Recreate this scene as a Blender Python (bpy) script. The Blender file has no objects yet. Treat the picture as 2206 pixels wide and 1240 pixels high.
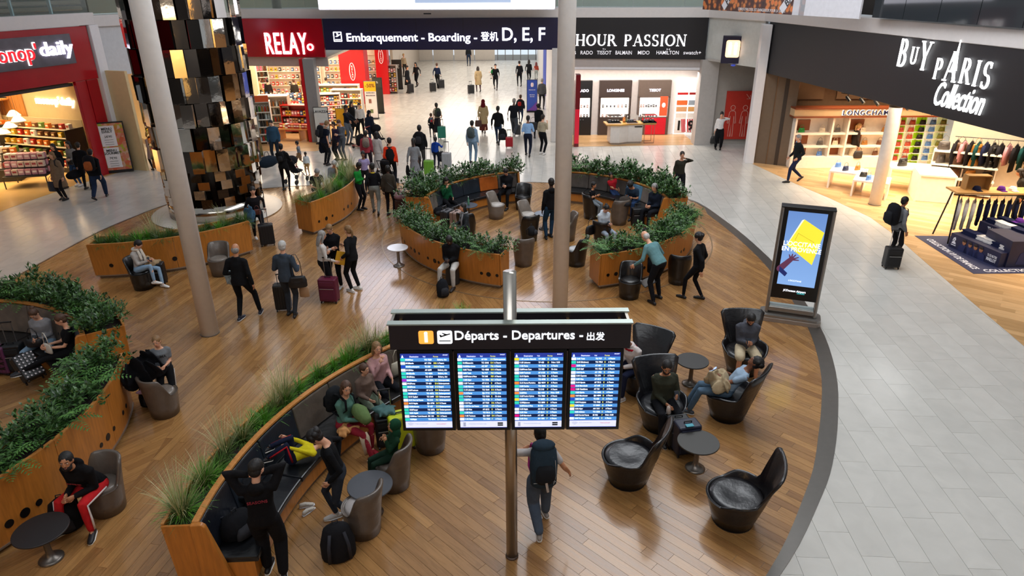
import bpy, math, random
from math import sin, cos, pi, radians as RAD, atan2, hypot, sqrt
from mathutils import Vector as V, Matrix, Euler
random.seed(7)
SC = bpy.context.scene
COL = SC.collection
# ---------------------------------------------------------------- camera, sky, light, exposure
CAMH, TH, RO, FPX = 6.8, RAD(24.2), RAD(0.4), 1471.0
FW = V((0, cos(TH), -sin(TH))); UPW = V((0, sin(TH), cos(TH))); RT = V((1, 0, 0))
AX = RT * cos(RO) - UPW * sin(RO); AY = RT * sin(RO) + UPW * cos(RO)
cd = bpy.data.cameras.new('camera'); cam = bpy.data.objects.new('camera', cd); COL.objects.link(cam)
cam.matrix_world = Matrix.Translation((0, 0, CAMH)) @ Matrix((AX, AY, -FW)).transposed().to_4x4()
cd.sensor_width = 36; cd.lens = FPX / 2206 * 36; cd.clip_end = 400
SC.camera = cam
w = bpy.data.worlds.new('sky'); SC.world = w; w.use_nodes = True
bg = w.node_tree.nodes['Background']; bg.inputs[0].default_value = (0.86, 0.93, 1.0, 1); bg.inputs[1].default_value = 0.36
def area(name, loc, size, power, col=(1, 1, 1), sy=None, rot=(0, 0, 0), spread=180):
    l = bpy.data.lights.new(name, 'AREA'); l.energy = power; l.color = col; l.shape = 'RECTANGLE'
    l.size = size; l.size_y = sy or size; l.spread = RAD(spread)
    o = bpy.data.objects.new(name, l); o.location = loc; o.rotation_euler = rot; COL.objects.link(o); return o
area('skylight', (4, 16, 13.5), 8, 1850, (0.93, 0.96, 1.0), 15)
area('rear_fill', (-2, -3, 12.5), 16, 800, (0.95, 0.97, 1.0), 5, (RAD(52), 0, 0))  # added fill from behind the camera, brightens columns and faces
area('rear_wall_fill', (-9, -1.5, 4.5), 6, 500, (1, 0.86, 0.66), 1, (RAD(-80), 0, 0))  # added lamp on the unseen rear wall, so the mirrors reflect brighter patches
area('rear_wall_fill_right', (7, -1.5, 4.5), 6, 500, (1, 0.92, 0.85), 1, (RAD(-80), 0, 0))  # second added lamp on the rear wall, right half
area('outdoor_fill', (0, 78, 9), 30, 5200, (0.92, 0.96, 1.0), 14)  # added lamp outdoors, brightens what shows through the glazed corridor end
area('supermarket_light', (-20.5, 26.5, 3.4), 5, 850, (1, 0.74, 0.42), 8, (0, 0, RAD(-18)), 110)
area('supermarket_light_deep', (-26, 30.5, 3.4), 6, 700, (1, 0.74, 0.42), 6, (0, 0, RAD(-18)))
area('bookshop_light', (-10.8, 37, 3.3), 5, 950, (1, 0.80, 0.58), 9)
area('bookshop_light_deep', (-13, 45, 3.3), 6, 850, (1, 0.80, 0.58), 8)
area('watch_shop_light', (5.5, 31.8, 3.1), 6, 230, (1, 0.92, 0.84), 1.6)
area('boutique_light', (14.2, 23, 3.4), 5, 900, (1, 0.80, 0.56), 7, (0, 0, 0), 120)
area('boutique_light_near', (14.8, 16.5, 3.4), 3, 300, (1, 0.80, 0.56), 6, (0, 0, 0), 120)
area('corridor_light', (-2.5, 50, 3.9), 7, 1500, (1, 0.94, 0.88), 30)
SC.view_settings.view_transform = 'Standard'; SC.view_settings.look = 'None'
SC.view_settings.exposure = 0.0; SC.view_settings.gamma = 1.0; SC.view_settings.use_curve_mapping = False

def ray(px, py):
    return FW * FPX + AX * (px - 1103) - AY * (py - 620)
def fl(px, py, z=0.0):                       # pixel of the photograph -> point on the level z
    d = ray(px, py); t = (z - CAMH) / d.z; p = d * t; return V((p.x, p.y, z))
def aty(px, py, y):                          # pixel -> point on the upright plane y
    d = ray(px, py); p = d * (y / d.y); return V((p.x, y, CAMH + p.z))

# ---------------------------------------------------------------- materials
_M = {}
def lin(c):
    if isinstance(c, str):
        c = [int(c[i:i + 2], 16) / 255 for i in (0, 2, 4)]
        return tuple(x / 12.92 if x <= 0.04045 else ((x + 0.055) / 1.055) ** 2.4 for x in c)
    return tuple(c)
def M(col, rough=0.6, metal=0.0, kind='', emit=0.0, sc=8.0, amt=0.04, bump=0.0, coat=0.0, spec=0.5):
    key = (str(col), rough, metal, kind, emit, sc, amt, bump, coat, spec)
    if key in _M: return _M[key]
    m = bpy.data.materials.new(kind or 'paint'); m.use_nodes = True
    nt = m.node_tree; N = nt.nodes; L = nt.links; b = N['Principled BSDF']
    c = lin(col)
    b.inputs['Roughness'].default_value = rough; b.inputs['Metallic'].default_value = metal
    b.inputs['Specular IOR Level'].default_value = spec
    if coat: b.inputs['Coat Weight'].default_value = coat; b.inputs['Coat Roughness'].default_value = 0.08
    if emit:
        b.inputs['Base Color'].default_value = (*c, 1)
        b.inputs['Emission Color'].default_value = (*c, 1); b.inputs['Emission Strength'].default_value = emit
        _M[key] = m; return m
    tc = N.new('ShaderNodeTexCoord'); mp = N.new('ShaderNodeMapping'); L.new(tc.outputs['Object'], mp.inputs[0])
    nz = N.new('ShaderNodeTexNoise'); nz.inputs['Scale'].default_value = sc; nz.inputs['Detail'].default_value = 4
    L.new(mp.outputs[0], nz.inputs[0])
    if kind == 'wood': mp.inputs['Scale'].default_value = (9, 9, 0.9)
    rm = N.new('ShaderNodeMapRange'); rm.inputs[1].default_value = 0.3; rm.inputs[2].default_value = 0.7
    rm.inputs[3].default_value = 1 - amt; rm.inputs[4].default_value = 1 + amt; L.new(nz.outputs[0], rm.inputs[0])
    mx = N.new('ShaderNodeVectorMath'); mx.operation = 'SCALE'; mx.inputs[0].default_value = c; L.new(rm.outputs[0], mx.inputs[3])
    L.new(mx.outputs[0], b.inputs['Base Color'])
    if bump:
        bp = N.new('ShaderNodeBump'); bp.inputs['Strength'].default_value = bump; bp.inputs['Distance'].default_value = 0.02
        L.new(nz.outputs[0], bp.inputs['Height']); L.new(bp.outputs[0], b.inputs['Normal'])
    _M[key] = m; return m
def cloth(col): return M(col, 0.9, kind='cloth', sc=14, amt=0.10, bump=0.55, spec=0.2)
def leather(col): return M(col, 0.30, kind='leather', sc=7, amt=0.14, bump=0.45, spec=0.6)
def tonemat(name, c1, c2, rough, grain=0.2, coat=0.0, ss=(1, 1, 1), sc=6, rv=0.1):
    """colour between c1 and c2 by the per-piece attribute 'tone', with grain"""
    m = bpy.data.materials.new(name); m.use_nodes = True; nt = m.node_tree; N = nt.nodes; L = nt.links; b = N['Principled BSDF']
    at = N.new('ShaderNodeAttribute'); at.attribute_name = 'tone'
    mix = N.new('ShaderNodeMix'); mix.data_type = 'RGBA'; mix.inputs[6].default_value = (*lin(c1), 1); mix.inputs[7].default_value = (*lin(c2), 1)
    L.new(at.outputs['Fac'], mix.inputs[0])
    uv = N.new('ShaderNodeUVMap'); mp = N.new('ShaderNodeMapping'); mp.inputs['Scale'].default_value = ss; L.new(uv.outputs[0], mp.inputs[0])
    nz = N.new('ShaderNodeTexNoise'); nz.inputs['Scale'].default_value = sc; nz.inputs['Detail'].default_value = 6; nz.inputs['Distortion'].default_value = 0.6
    L.new(mp.outputs[0], nz.inputs[0])
    rm = N.new('ShaderNodeMapRange'); rm.inputs[1].default_value = 0.3; rm.inputs[2].default_value = 0.7
    rm.inputs[3].default_value = 1 - grain; rm.inputs[4].default_value = 1 + grain; L.new(nz.outputs[0], rm.inputs[0])
    mx = N.new('ShaderNodeVectorMath'); mx.operation = 'SCALE'; L.new(mix.outputs[2], mx.inputs[0]); L.new(rm.outputs[0], mx.inputs[3])
    L.new(mx.outputs[0], b.inputs['Base Color'])
    r2 = N.new('ShaderNodeMapRange'); r2.inputs[3].default_value = rough - rv; r2.inputs[4].default_value = rough + rv
    L.new(nz.outputs[0], r2.inputs[0]); L.new(r2.outputs[0], b.inputs['Roughness'])
    if coat: b.inputs['Coat Weight'].default_value = coat; b.inputs['Coat Roughness'].default_value = 0.12
    return m
WOODP = M('B4702A', 0.42, kind='wood', sc=3.0, amt=0.16, coat=0.15)      # orange-brown veneer of the planters
STEEL = M('B9B2A8', 0.28, 1.0, 'steel', sc=30, amt=0.03)
GREYP = M('E8E5E2', 0.38, 0.0, 'painted_steel', amt=0.03)
WHITE = M('E4E2E4', 0.45, kind='white_paint', amt=0.02)
BLACK = M('0B0B0D', 0.35, kind='black_plastic', amt=0.05)
DARK = M('17161A', 0.5, kind='dark_plastic', amt=0.05)
CHROME = M('C8C8CC', 0.16, 1.0, 'chrome', amt=0.02)

# ---------------------------------------------------------------- mesh builder
class MB:
    def __init__(s): s.v = []; s.f = []; s.m = []; s.mat = 0
    def add(s, vs, fs):
        o = len(s.v); s.v += [tuple(p) for p in vs]; s.f += [tuple(i + o for i in f) for f in fs]; s.m += [s.mat] * len(fs); return s
    def box(s, c, d, rz=0.0, rot=None, taper=1.0):
        R = rot or Matrix.Rotation(rz, 3, 'Z'); c = V(c); vs = []
        for z in (-1, 1):
            t = 1.0 if z < 0 else taper
            for x, y in ((-1, -1), (1, -1), (1, 1), (-1, 1)):
                vs.append(c + R @ V((x * d[0] / 2 * t, y * d[1] / 2 * t, z * d[2] / 2)))
        return s.add(vs, [(3, 2, 1, 0), (4, 5, 6, 7), (0, 1, 5, 4), (1, 2, 6, 5), (2, 3, 7, 6), (3, 0, 4, 7)])
    def prism(s, poly, z0, z1):
        n = len(poly)
        return s.add([(x, y, z0) for x, y in poly] + [(x, y, z1) for x, y in poly],
                     [tuple(range(n - 1, -1, -1)), tuple(range(n, 2 * n))] + [(i, (i + 1) % n, n + (i + 1) % n, n + i) for i in range(n)])
    def xprism(s, poly, x0, x1):      # poly in (y,z)
        n = len(poly)
        return s.add([(x0, y, z) for y, z in poly] + [(x1, y, z) for y, z in poly],
                     [tuple(range(n - 1, -1, -1)), tuple(range(n, 2 * n))] + [(i, (i + 1) % n, n + (i + 1) % n, n + i) for i in range(n)])
    def yprism(s, poly, y0, y1):      # poly in (x,z)
        n = len(poly)
        return s.add([(x, y0, z) for x, z in poly] + [(x, y1, z) for x, z in poly],
                     [tuple(range(n)), tuple(range(2 * n - 1, n - 1, -1))] + [(n + i, n + (i + 1) % n, (i + 1) % n, i) for i in range(n)])
    def tube(s, pts, rad, n=8, fx=None, cap=True):
        """rad: number or list of numbers / (rx, ry) pairs; fx: side vector for ellipses"""
        pts = [V(p) for p in pts]; k = len(pts)
        if not isinstance(rad, (list, tuple)): rad = [rad] * k
        o = len(s.v); prev = None
        for i, p in enumerate(pts):
            t = (pts[min(i + 1, k - 1)] - pts[max(i - 1, 0)])
            t = t.normalized() if t.length > 1e-9 else V((0, 0, 1))
            if fx is not None: a = V(fx) - t * t.dot(V(fx))
            elif prev is not None: a = prev - t * t.dot(prev)
            else:
                a = V((0, 0, 1)).cross(t)
                if a.length < 1e-3: a = V((1, 0, 0)).cross(t)
            if a.length < 1e-4: a = V((0, 1, 0)).cross(t)
            a.normalize(); prev = a; b = t.cross(a)
            r = rad[i]; rx, ry = r if isinstance(r, (tuple, list)) else (r, r)
            for j in range(n):
                q = 2 * pi * j / n; s.v.append(tuple(p + a * (rx * cos(q)) + b * (ry * sin(q))))
        for i in range(k - 1):
            for j in range(n):
                s.f.append((o + i * n + j, o + i * n + (j + 1) % n, o + (i + 1) * n + (j + 1) % n, o + (i + 1) * n + j)); s.m.append(s.mat)
        if cap:
            s.f.append(tuple(o + j for j in range(n - 1, -1, -1))); s.f.append(tuple(o + (k - 1) * n + j for j in range(n))); s.m += [s.mat, s.mat]
        return s
    def limb(s, pts, rad, n=10, fx=None):     # tube with rounded ends
        pts = [V(p) for p in pts]; rad = list(rad)
        r0 = rad[0] if not isinstance(rad[0], tuple) else min(rad[0]); r1 = rad[-1] if not isinstance(rad[-1], tuple) else min(rad[-1])
        d0 = (pts[0] - pts[1]).normalized(); d1 = (pts[-1] - pts[-2]).normalized()
        sc_ = lambda r, k: tuple(x * k for x in r) if isinstance(r, tuple) else r * k
        P = [pts[0] + d0 * r0 * .95, pts[0] + d0 * r0 * .6] + pts + [pts[-1] + d1 * r1 * .6, pts[-1] + d1 * r1 * .95]
        R = [sc_(rad[0], .25), sc_(rad[0], .78)] + rad + [sc_(rad[-1], .78), sc_(rad[-1], .25)]
        return s.tube(P, R, n, fx)
    def lathe(s, prof, n=24, c=(0, 0, 0), cap=True):
        k = len(prof); o = len(s.v)
        for r, z in prof:
            for j in range(n):
                q = 2 * pi * j / n; s.v.append((c[0] + r * cos(q), c[1] + r * sin(q), c[2] + z))
        for i in range(k - 1):
            for j in range(n):
                s.f.append((o + i * n + j, o + i * n + (j + 1) % n, o + (i + 1) * n + (j + 1) % n, o + (i + 1) * n + j)); s.m.append(s.mat)
        if cap:
            s.f.append(tuple(o + j for j in range(n - 1, -1, -1))); s.f.append(tuple(o + (k - 1) * n + j for j in range(n))); s.m += [s.mat, s.mat]
        return s
    def ell(s, c, r, R=None, nu=12, nv=8):
        c = V(c); vs = []; R = R or Matrix.Identity(3)
        for i in range(1, nv):
            a = pi * i / nv
            for j in range(nu):
                q = 2 * pi * j / nu; vs.append(c + R @ V((r[0] * sin(a) * cos(q), r[1] * sin(a) * sin(q), r[2] * cos(a))))
        vs += [c + R @ V((0, 0, r[2])), c - R @ V((0, 0, r[2]))]; T = len(vs) - 2
        fs = []
        for i in range(nv - 2):
            for j in range(nu):
                fs.append((i * nu + j, (i + 1) * nu + j, (i + 1) * nu + (j + 1) % nu, i * nu + (j + 1) % nu))
        for j in range(nu):
            fs.append((T, j, (j + 1) % nu)); fs.append((T + 1, (nv - 2) * nu + (j + 1) % nu, (nv - 2) * nu + j))
        return s.add(vs, fs)
    def mesh(s, name, mats, smooth=False):
        me = bpy.data.meshes.new(name); me.from_pydata(s.v, [], s.f)
        for m in (mats if isinstance(mats, (list, tuple)) else [mats]): me.materials.append(m)
        if any(s.m): me.polygons.foreach_set('material_index', s.m)
        if smooth: me.polygons.foreach_set('use_smooth', [True] * len(s.f))
        me.update(); return me
    def build(s, name, mats, parent=None, smooth=False, loc=(0, 0, 0), rz=0.0, bev=0.0, seg=2):
        o = bpy.data.objects.new(name, s.mesh(name, mats, smooth)); COL.objects.link(o)
        o.location = loc; o.rotation_euler = (0, 0, rz)
        if parent: o.parent = parent
        if bev:
            md = o.modifiers.new('bevel', 'BEVEL'); md.width = bev; md.segments = seg; md.limit_method = 'ANGLE'
        return o
def tag(o, label=None, cat=None, group=None, kind=None):
    if label: o['label'] = label
    if cat: o['category'] = cat
    if group: o['group'] = group
    if kind: o['kind'] = kind
    return o
def thing(name, label, cat, loc=(0, 0, 0), rz=0.0, group=None):
    o = bpy.data.objects.new(name, None); COL.objects.link(o); o.location = loc; o.rotation_euler = (0, 0, rz)
    o.empty_display_size = 0.1
    return tag(o, label, cat, group)
def struct(name, mb, mat, **k):
    return tag(mb.build(name, mat, **k), kind='structure')
def dup(root, loc, rz=0.0, label=None, group=None, scale=None):
    r = root.copy(); COL.objects.link(r); r.location = loc; r.rotation_euler = (0, 0, rz)
    if label: r['label'] = label
    if group: r['group'] = group
    if scale: r.scale = (scale,) * 3 if not isinstance(scale, tuple) else scale
    for ch in list(root.children):
        c = ch.copy(); COL.objects.link(c); c.parent = r
        for g in list(ch.children):
            d = g.copy(); COL.objects.link(d); d.parent = c
    return r
def txt(name, body, size, mat, parent=None, loc=(0, 0, 0), rot=(pi / 2, 0, 0), ext=0.008, off=0.0, al='CENTER', sx=1.0, sp=1.0, shear=0.0, ls=1.0, label=None):
    c = bpy.data.curves.new(name, 'FONT'); c.body = body; c.size = size; c.extrude = ext; c.offset = off * size
    c.align_x = al; c.align_y = 'CENTER' if '\n' not in body else 'TOP'; c.space_character = sp; c.shear = shear; c.space_line = ls; c.resolution_u = 3
    t = bpy.data.objects.new(name, c); COL.objects.link(t)
    me = bpy.data.meshes.new_from_object(t.evaluated_get(bpy.context.evaluated_depsgraph_get()))
    bpy.data.objects.remove(t); bpy.data.curves.remove(c)
    me.materials.clear(); me.materials.append(mat); me.name = name
    o = bpy.data.objects.new(name, me); COL.objects.link(o); o.location = loc; o.rotation_euler = rot; o.scale = (sx, 1, 1)
    if parent: o.parent = parent
    if label: o['label'] = label
    return o
# drawn serif letters: strokes (x0,y0,x1,y1,width) or arcs in a 1-high cell, thin/thick
def arc(cx, cy, rx, ry, a0, a1, w0, w1, n=10):
    out = []
    for i in range(n):
        p = RAD(a0 + (a1 - a0) * i / n); q = RAD(a0 + (a1 - a0) * (i + 1) / n)
        wv = lambda t: w0 + (w1 - w0) * abs(cos(t))
        pi_, po = wv(p) / 2, wv(q) / 2
        out.append([(cx + (rx - pi_) * cos(p), cy + (ry - pi_) * sin(p)), (cx + (rx + pi_) * cos(p), cy + (ry + pi_) * sin(p)),
                    (cx + (rx + po) * cos(q), cy + (ry + po) * sin(q)), (cx + (rx - po) * cos(q), cy + (ry - po) * sin(q))])
    return out
def st(x0, y0, x1, y1, w):
    dx, dy = x1 - x0, y1 - y0
    if abs(dy) < 1e-6: return [[(x0, y0 - w / 2), (x1, y0 - w / 2), (x1, y0 + w / 2), (x0, y0 + w / 2)]]
    return [[(x0 - w / 2, y0), (x0 + w / 2, y0), (x1 + w / 2, y1), (x1 - w / 2, y1)]]
TK, TN = 0.15, 0.055
def sf(x, y): return st(x - .12, y, x + .12, y, .05)
GL = {
 'H': (.84, st(.15,0,.15,1,TK)+st(.69,0,.69,1,TK)+st(.15,.5,.69,.5,TN)+sf(.15,.02)+sf(.15,.98)+sf(.69,.02)+sf(.69,.98)),
 'O': (.88, arc(.44,.5,.35,.46,0,360,TN,TK,20)),
 'U': (.82, st(.15,.3,.15,1,TK)+st(.68,.3,.68,1,TN)+arc(.41,.32,.265,.28,180,360,TN,TK*.8)+sf(.15,.98)+sf(.68,.98)),
 'R': (.80, st(.15,0,.15,1,TK)+arc(.3,.74,.24,.23,-90,90,TN,TK)+st(.15,.97,.32,.97,TN)+st(.15,.51,.32,.51,TN)+st(.40,.5,.72,0,TK)[:1]+sf(.15,.02)+sf(.72,.02)),
 'P': (.70, st(.15,0,.15,1,TK)+arc(.3,.72,.26,.25,-90,90,TN,TK)+st(.15,.97,.32,.97,TN)+st(.15,.47,.32,.47,TN)+sf(.15,.02)),
 'B': (.74, st(.15,0,.15,1,TK)+arc(.3,.75,.22,.22,-90,90,TN,TK)+arc(.3,.27,.28,.25,-90,90,TN,TK)+st(.08,.97,.32,.97,TN)+st(.15,.52,.32,.52,TN)+st(.08,.02,.32,.02,TN)),
 'A': (.84, st(.42,1,.74,0,TK)+st(.40,1,.12,0,TN)+st(.22,.34,.62,.34,TN)+sf(.12,.02)+sf(.74,.02)),
 'S': (.62, arc(.31,.73,.2,.24,40,270,TN,TK*.9)+arc(.31,.25,.21,.24,-140,90,TN,TK*.9)+st(.48,.76,.48,.97,TN)+st(.1,.03,.1,.24,TN)),
 'I': (.36, st(.18,0,.18,1,TK)+sf(.18,.02)+sf(.18,.98)),
 'N': (.88, st(.14,0,.14,1,TN)+st(.72,0,.72,1,TN)+st(.16,1,.70,0,TK)+sf(.14,.02)+sf(.72,.98)+sf(.1,.98)),
 'Y': (.80, st(.40,0,.40,.45,TK)+st(.40,.42,.12,1,TK)+st(.42,.42,.68,1,TN)+sf(.40,.02)+sf(.12,.98)+sf(.68,.98)),
 ' ': (.5, []),
}
def serif(name, word, h, mat, parent, loc, sp=0.06, ext=0.02, heights=None, rot=(pi / 2, 0, 0), sx=1.0):
    mb = MB(); x = 0
    for i, ch in enumerate(word):
        wd, polys = GL[ch]; hh = h * (heights[i][0] if heights else 1); dy = h * (heights[i][1] if heights else 0)
        for p in polys: mb.prism([(x + a * hh * sx, dy + b * hh) for a, b in p], 0, ext)
        x += (wd + sp) * hh * sx
    mb.v = [(a - x / 2, b, c) for a, b, c in mb.v]
    o = mb.build(name, mat, parent, loc=loc); o.rotation_euler = rot; return o

def onpl(px, py, a, b, d=0.0):
    """pixel -> (distance along a->b, height) on the upright plane through a and b, moved d away from the atrium"""
    u = (b - a).normalized(); n = V((-u.y, u.x, 0)); q = ray(px, py); c = V((0, 0, CAMH)); o = V((a.x, a.y, 0)) + n * d
    t = (o - c).dot(n) / q.dot(n); p = c + q * t; return (V((p.x, p.y, 0)) - o).dot(u), p.z
def fit(o, x0, x1, z0=None, z1=None):
    """scale and move a flat text object so that it spans local x0..x1 (and z0..z1)"""
    xs = [v.co.x for v in o.data.vertices]; ys = [v.co.y for v in o.data.vertices]
    sx = (x1 - x0) / (max(xs) - min(xs)); sy = sx if z0 is None else (z1 - z0) / (max(ys) - min(ys))
    o.scale = (sx, sy, 1); o.location.x = x0 - min(xs) * sx
    if z0 is not None: o.location.z = z0 - min(ys) * sy
    return o
def fitpx(o, a, b, L_, T_, R_, B_, d=0.0):
    x0, _ = onpl(L_, (T_ + B_) / 2, a, b, d); x1, _ = onpl(R_, (T_ + B_) / 2, a, b, d)
    z1 = (onpl(L_, T_, a, b, d)[1] + onpl(R_, T_, a, b, d)[1]) / 2; z0 = (onpl(L_, B_, a, b, d)[1] + onpl(R_, B_, a, b, d)[1]) / 2
    return fit(o, x0, x1, z0, z1)
# ---------------------------------------------------------------- floors: slab, tiles and planks
def clip(poly, hull):
    """poly, hull: lists of (x,y); hull convex, counter-clockwise"""
    out = poly
    for i in range(len(hull)):
        ax, ay = hull[i]; bx, by = hull[(i + 1) % len(hull)]; inp = out; out = []
        if not inp: return []
        for j in range(len(inp)):
            p, q = inp[j - 1], inp[j]
            sp = (bx - ax) * (p[1] - ay) - (by - ay) * (p[0] - ax); sq = (bx - ax) * (q[1] - ay) - (by - ay) * (q[0] - ax)
            if (sp >= 0) != (sq >= 0):
                t = sp / (sp - sq); out.append((p[0] + t * (q[0] - p[0]), p[1] + t * (q[1] - p[1])))
            if sq >= 0: out.append(q)
    return out
def parea(p): return abs(sum(p[i - 1][0] * p[i][1] - p[i][0] * p[i - 1][1] for i in range(len(p)))) / 2
class Pieces:
    def __init__(s): s.p = []
    def grid(s, cx, cy, ang, w, L, Lv, ext, gap, z, hull=None, ok=None, region=None):
        a = RAD(ang); ux, uy = cos(a), sin(a); vx, vy = -uy, ux; nr = int(ext / w)
        for r in range(-nr, nr + 1):
            u = -ext + random.random() * L
            while u < ext:
                l = L * (1 + random.uniform(-Lv, Lv))
                q = [(u + gap / 2, r * w + gap / 2), (u + l - gap / 2, r * w + gap / 2), (u + l - gap / 2, (r + 1) * w - gap / 2), (u + gap / 2, (r + 1) * w - gap / 2)]
                W = [(cx + ux * p + vx * t, cy + uy * p + vy * t) for p, t in q]
                mx, my = (W[0][0] + W[2][0]) / 2, (W[0][1] + W[2][1]) / 2
                if (ok is None or ok(mx, my) or ((W[0][0]-W[2][0])**2 > 0 and any(ok(x_, y_) for x_, y_ in W))):
                    P = clip(W, hull) if hull else (clip(region, ccw(W)) if region else W)
                    if len(P) > 2 and parea(P) > 0.006:
                        s.p.append((P, z, (cx, cy, ux, uy), random.random(), random.random() * 50, (mx, my)))
                u += l
    def mesh(s, name, ps, mat, th=0.012):
        vs = []; fs = []; tone = []; uv = []
        for P, z, (cx, cy, ux, uy), t, ro, _ in ps:
            n = len(P); o = len(vs); vs += [(x, y, z) for x, y in P] + [(x, y, z - th) for x, y in P]
            U = [((x - cx) * ux + (y - cy) * uy + ro, -(x - cx) * uy + (y - cy) * ux + ro * 3) for x, y in P]
            fs.append(tuple(range(o, o + n))); tone.append(t); uv += U
            for i in range(n):
                j = (i + 1) % n; fs.append((o + j, o + i, o + n + i, o + n + j)); tone.append(t); uv += [U[j], U[i], U[i], U[j]]
        me = bpy.data.meshes.new(name); me.from_pydata(vs, [], fs); me.materials.append(mat)
        a = me.attributes.new('tone', 'FLOAT', 'FACE'); a.data.foreach_set('value', tone)
        l = me.uv_layers.new(name='UVMap'); l.data.foreach_set('uv', [c for p in uv for c in p]); me.update(); return me
    def build(s, name, rest, mat, parent, singles=300):
        s.p.sort(key=lambda q: (q[5][0]) ** 2 + (q[5][1]) ** 2 + (0 if q[5][1] > 5 else 900))
        for q in s.p[:singles]:
            o = bpy.data.objects.new(name, s.mesh(name, [q], mat)); COL.objects.link(o); o.parent = parent
        if s.p[singles:]:
            o = bpy.data.objects.new(rest, s.mesh(rest, s.p[singles:], mat)); COL.objects.link(o); o.parent = parent; o['kind'] = 'stuff'
def ccw(p):
    a = sum(p[i - 1][0] * p[i][1] - p[i][0] * p[i - 1][1] for i in range(len(p))); return p if a > 0 else p[::-1]
def inside(x, y, poly):
    c = False
    for i in range(len(poly)):
        x1, y1 = poly[i - 1]; x2, y2 = poly[i]
        if (y1 > y) != (y2 > y) and x < (x2 - x1) * (y - y1) / (y2 - y1) + x1: c = not c
    return c
WOODPX = [(360, 440), (280, 470), (210, 500), (150, 532), (100, 560), (50, 587)]
OUT = [tuple(fl(*p)[:2]) for p in WOODPX] + [(-12.66, 12), (-12.6, 2.6), (-4, 2.6), (-1.0, 3.3), (1.0, 4.3), (2.45, 5.45)] + \
      [tuple(fl(*p)[:2]) for p in [(1700, 1210), (1765, 1080), (1793, 1000), (1805, 900), (1800, 800), (1765, 700), (1700, 605), (1640, 540), (1560, 474), (1480, 427)]] + \
      [(4.1, 23.75), (1.52, 24.54), (-0.02, 24.68), (-3.47, 24.73), (-6.86, 24.5), (-8.9, 24.1), (-10.6, 23.3)]
def smoothpoly(P, k=3):
    out = []; n = len(P)
    for i in range(n):
        p0, p1, p2, p3 = [V((*P[(i + d) % n], 0)) for d in (-1, 0, 1, 2)]
        for j in range(k):
            t = j / k
            out.append(tuple((0.5 * ((2 * p1) + (p2 - p0) * t + (2 * p0 - 5 * p1 + 4 * p2 - p3) * t * t + (3 * p1 - p0 - 3 * p2 + p3) * t ** 3))[:2]))
    return out
OUT = ccw(OUT)
def hullify(P):
    P = sorted(set(P)); lo = []; up = []
    for L_, S_ in ((lo, P), (up, P[::-1])):
        for p in S_:
            while len(L_) > 1 and (L_[-1][0] - L_[-2][0]) * (p[1] - L_[-2][1]) - (L_[-1][1] - L_[-2][1]) * (p[0] - L_[-2][0]) <= 0: L_.pop()
            L_.append(p)
    return lo[:-1] + up[:-1]
OUTS = hullify(smoothpoly(OUT, 4))
slab = MB().box((-5, 32, -0.13), (62, 82, 0.2)).build('floor', M('4A4641', 0.8, kind='joint_mortar')); tag(slab, kind='structure')
WOODM = tonemat('oak_planks', '865E36', 'A67A48', 0.28, 0.17, 0.5, (0.7, 9, 1), 3.0, 0.10)
STONEM = tonemat('pale_stone', 'C0BDB6', 'C8C5BE', 0.20, 0.05, 0.0, (1.2, 1.2, 1), 2.2, 0.10)
WARMW = tonemat('shop_floor_planks', 'B08A5C', 'D0A878', 0.30, 0.12, 0.0, (0.7, 7, 1), 3.0, 0.05)
CIR = [(1.0, 19.08, 4.75, 58), (1.84, 6.5, 6.05, -45), (-10.4, 8.6, 4.75, 48)]
def cirpoly(cx, cy, r, n=56): return [(cx + r * cos(2 * pi * i / n), cy + r * sin(2 * pi * i / n)) for i in range(n)]
def notcir(x, y, m=0.1): return all(hypot(x - a, y - b) > r - m for a, b, r, _ in CIR)
wd = Pieces()
for a, b, r, d in CIR:
    h = clip(cirpoly(a, b, r), OUTS); wd.grid(a, b, d, 0.14, 1.5, 0.35, r + 1, 0.004, 0.008, ccw(h))
hl = clip([(-1.2, 0), (-1.2, 30), (-20, 30), (-20, 0)], OUTS); hr = clip([(-1.2, 30), (-1.2, 0), (20, 0), (20, 30)], OUTS)
wd.grid(-6, 14, 80, 0.14, 1.5, 0.35, 14, 0.004, 0.006, ccw(hl), lambda x, y: -14 < x < 0 and 2 < y < 26 and notcir(x, y))
wd.grid(3, 15, -68, 0.14, 1.5, 0.35, 13, 0.004, 0.006, ccw(hr), lambda x, y: -2.5 < x < 9 and 2 < y < 26 and notcir(x, y))
wd.build('plank', 'far_planks', WOODM, slab)
MON = [(-15.3, 27.05), (-16.2, 24.6), (-16.75, 21.9), (-17.0, 18), (-33, 18), (-33, 42), (-22, 42)]
REL = [(-13.2, 30.2), (-8.62, 30.0), (-7.9, 31.44), (-8.05, 37.5), (-9.3, 49), (-9.4, 54), (-22, 54), (-22, 36)]
HOU = [(2.5, 30.5), (8.35, 30.75), (8.35, 33.1), (2.5, 33.1)]
BUY = [(9.75, 27.2)] + [tuple(fl(*p)[:2]) for p in [(1710, 394), (1790, 428), (1875, 468), (1930, 508), (1971, 545), (2060, 622), (2206, 745)]] + [(10.2, 6), (22, 6), (22, 29), (11, 29)]
tl = Pieces()
def tok(x, y):
    if inside(x, y, OUTS) and inside(x - .4, y, OUTS) and inside(x + .4, y, OUTS) and inside(x, y + .5, OUTS) and inside(x, y - .5, OUTS): return False
    if y > 36 and (x < -11 or x > 3.2): return False
    if y < 3: return False
    return not any(inside(x, y, q) and inside(x - .3, y, q) and inside(x + .3, y, q) for q in (MON, REL, HOU, BUY))
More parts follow.
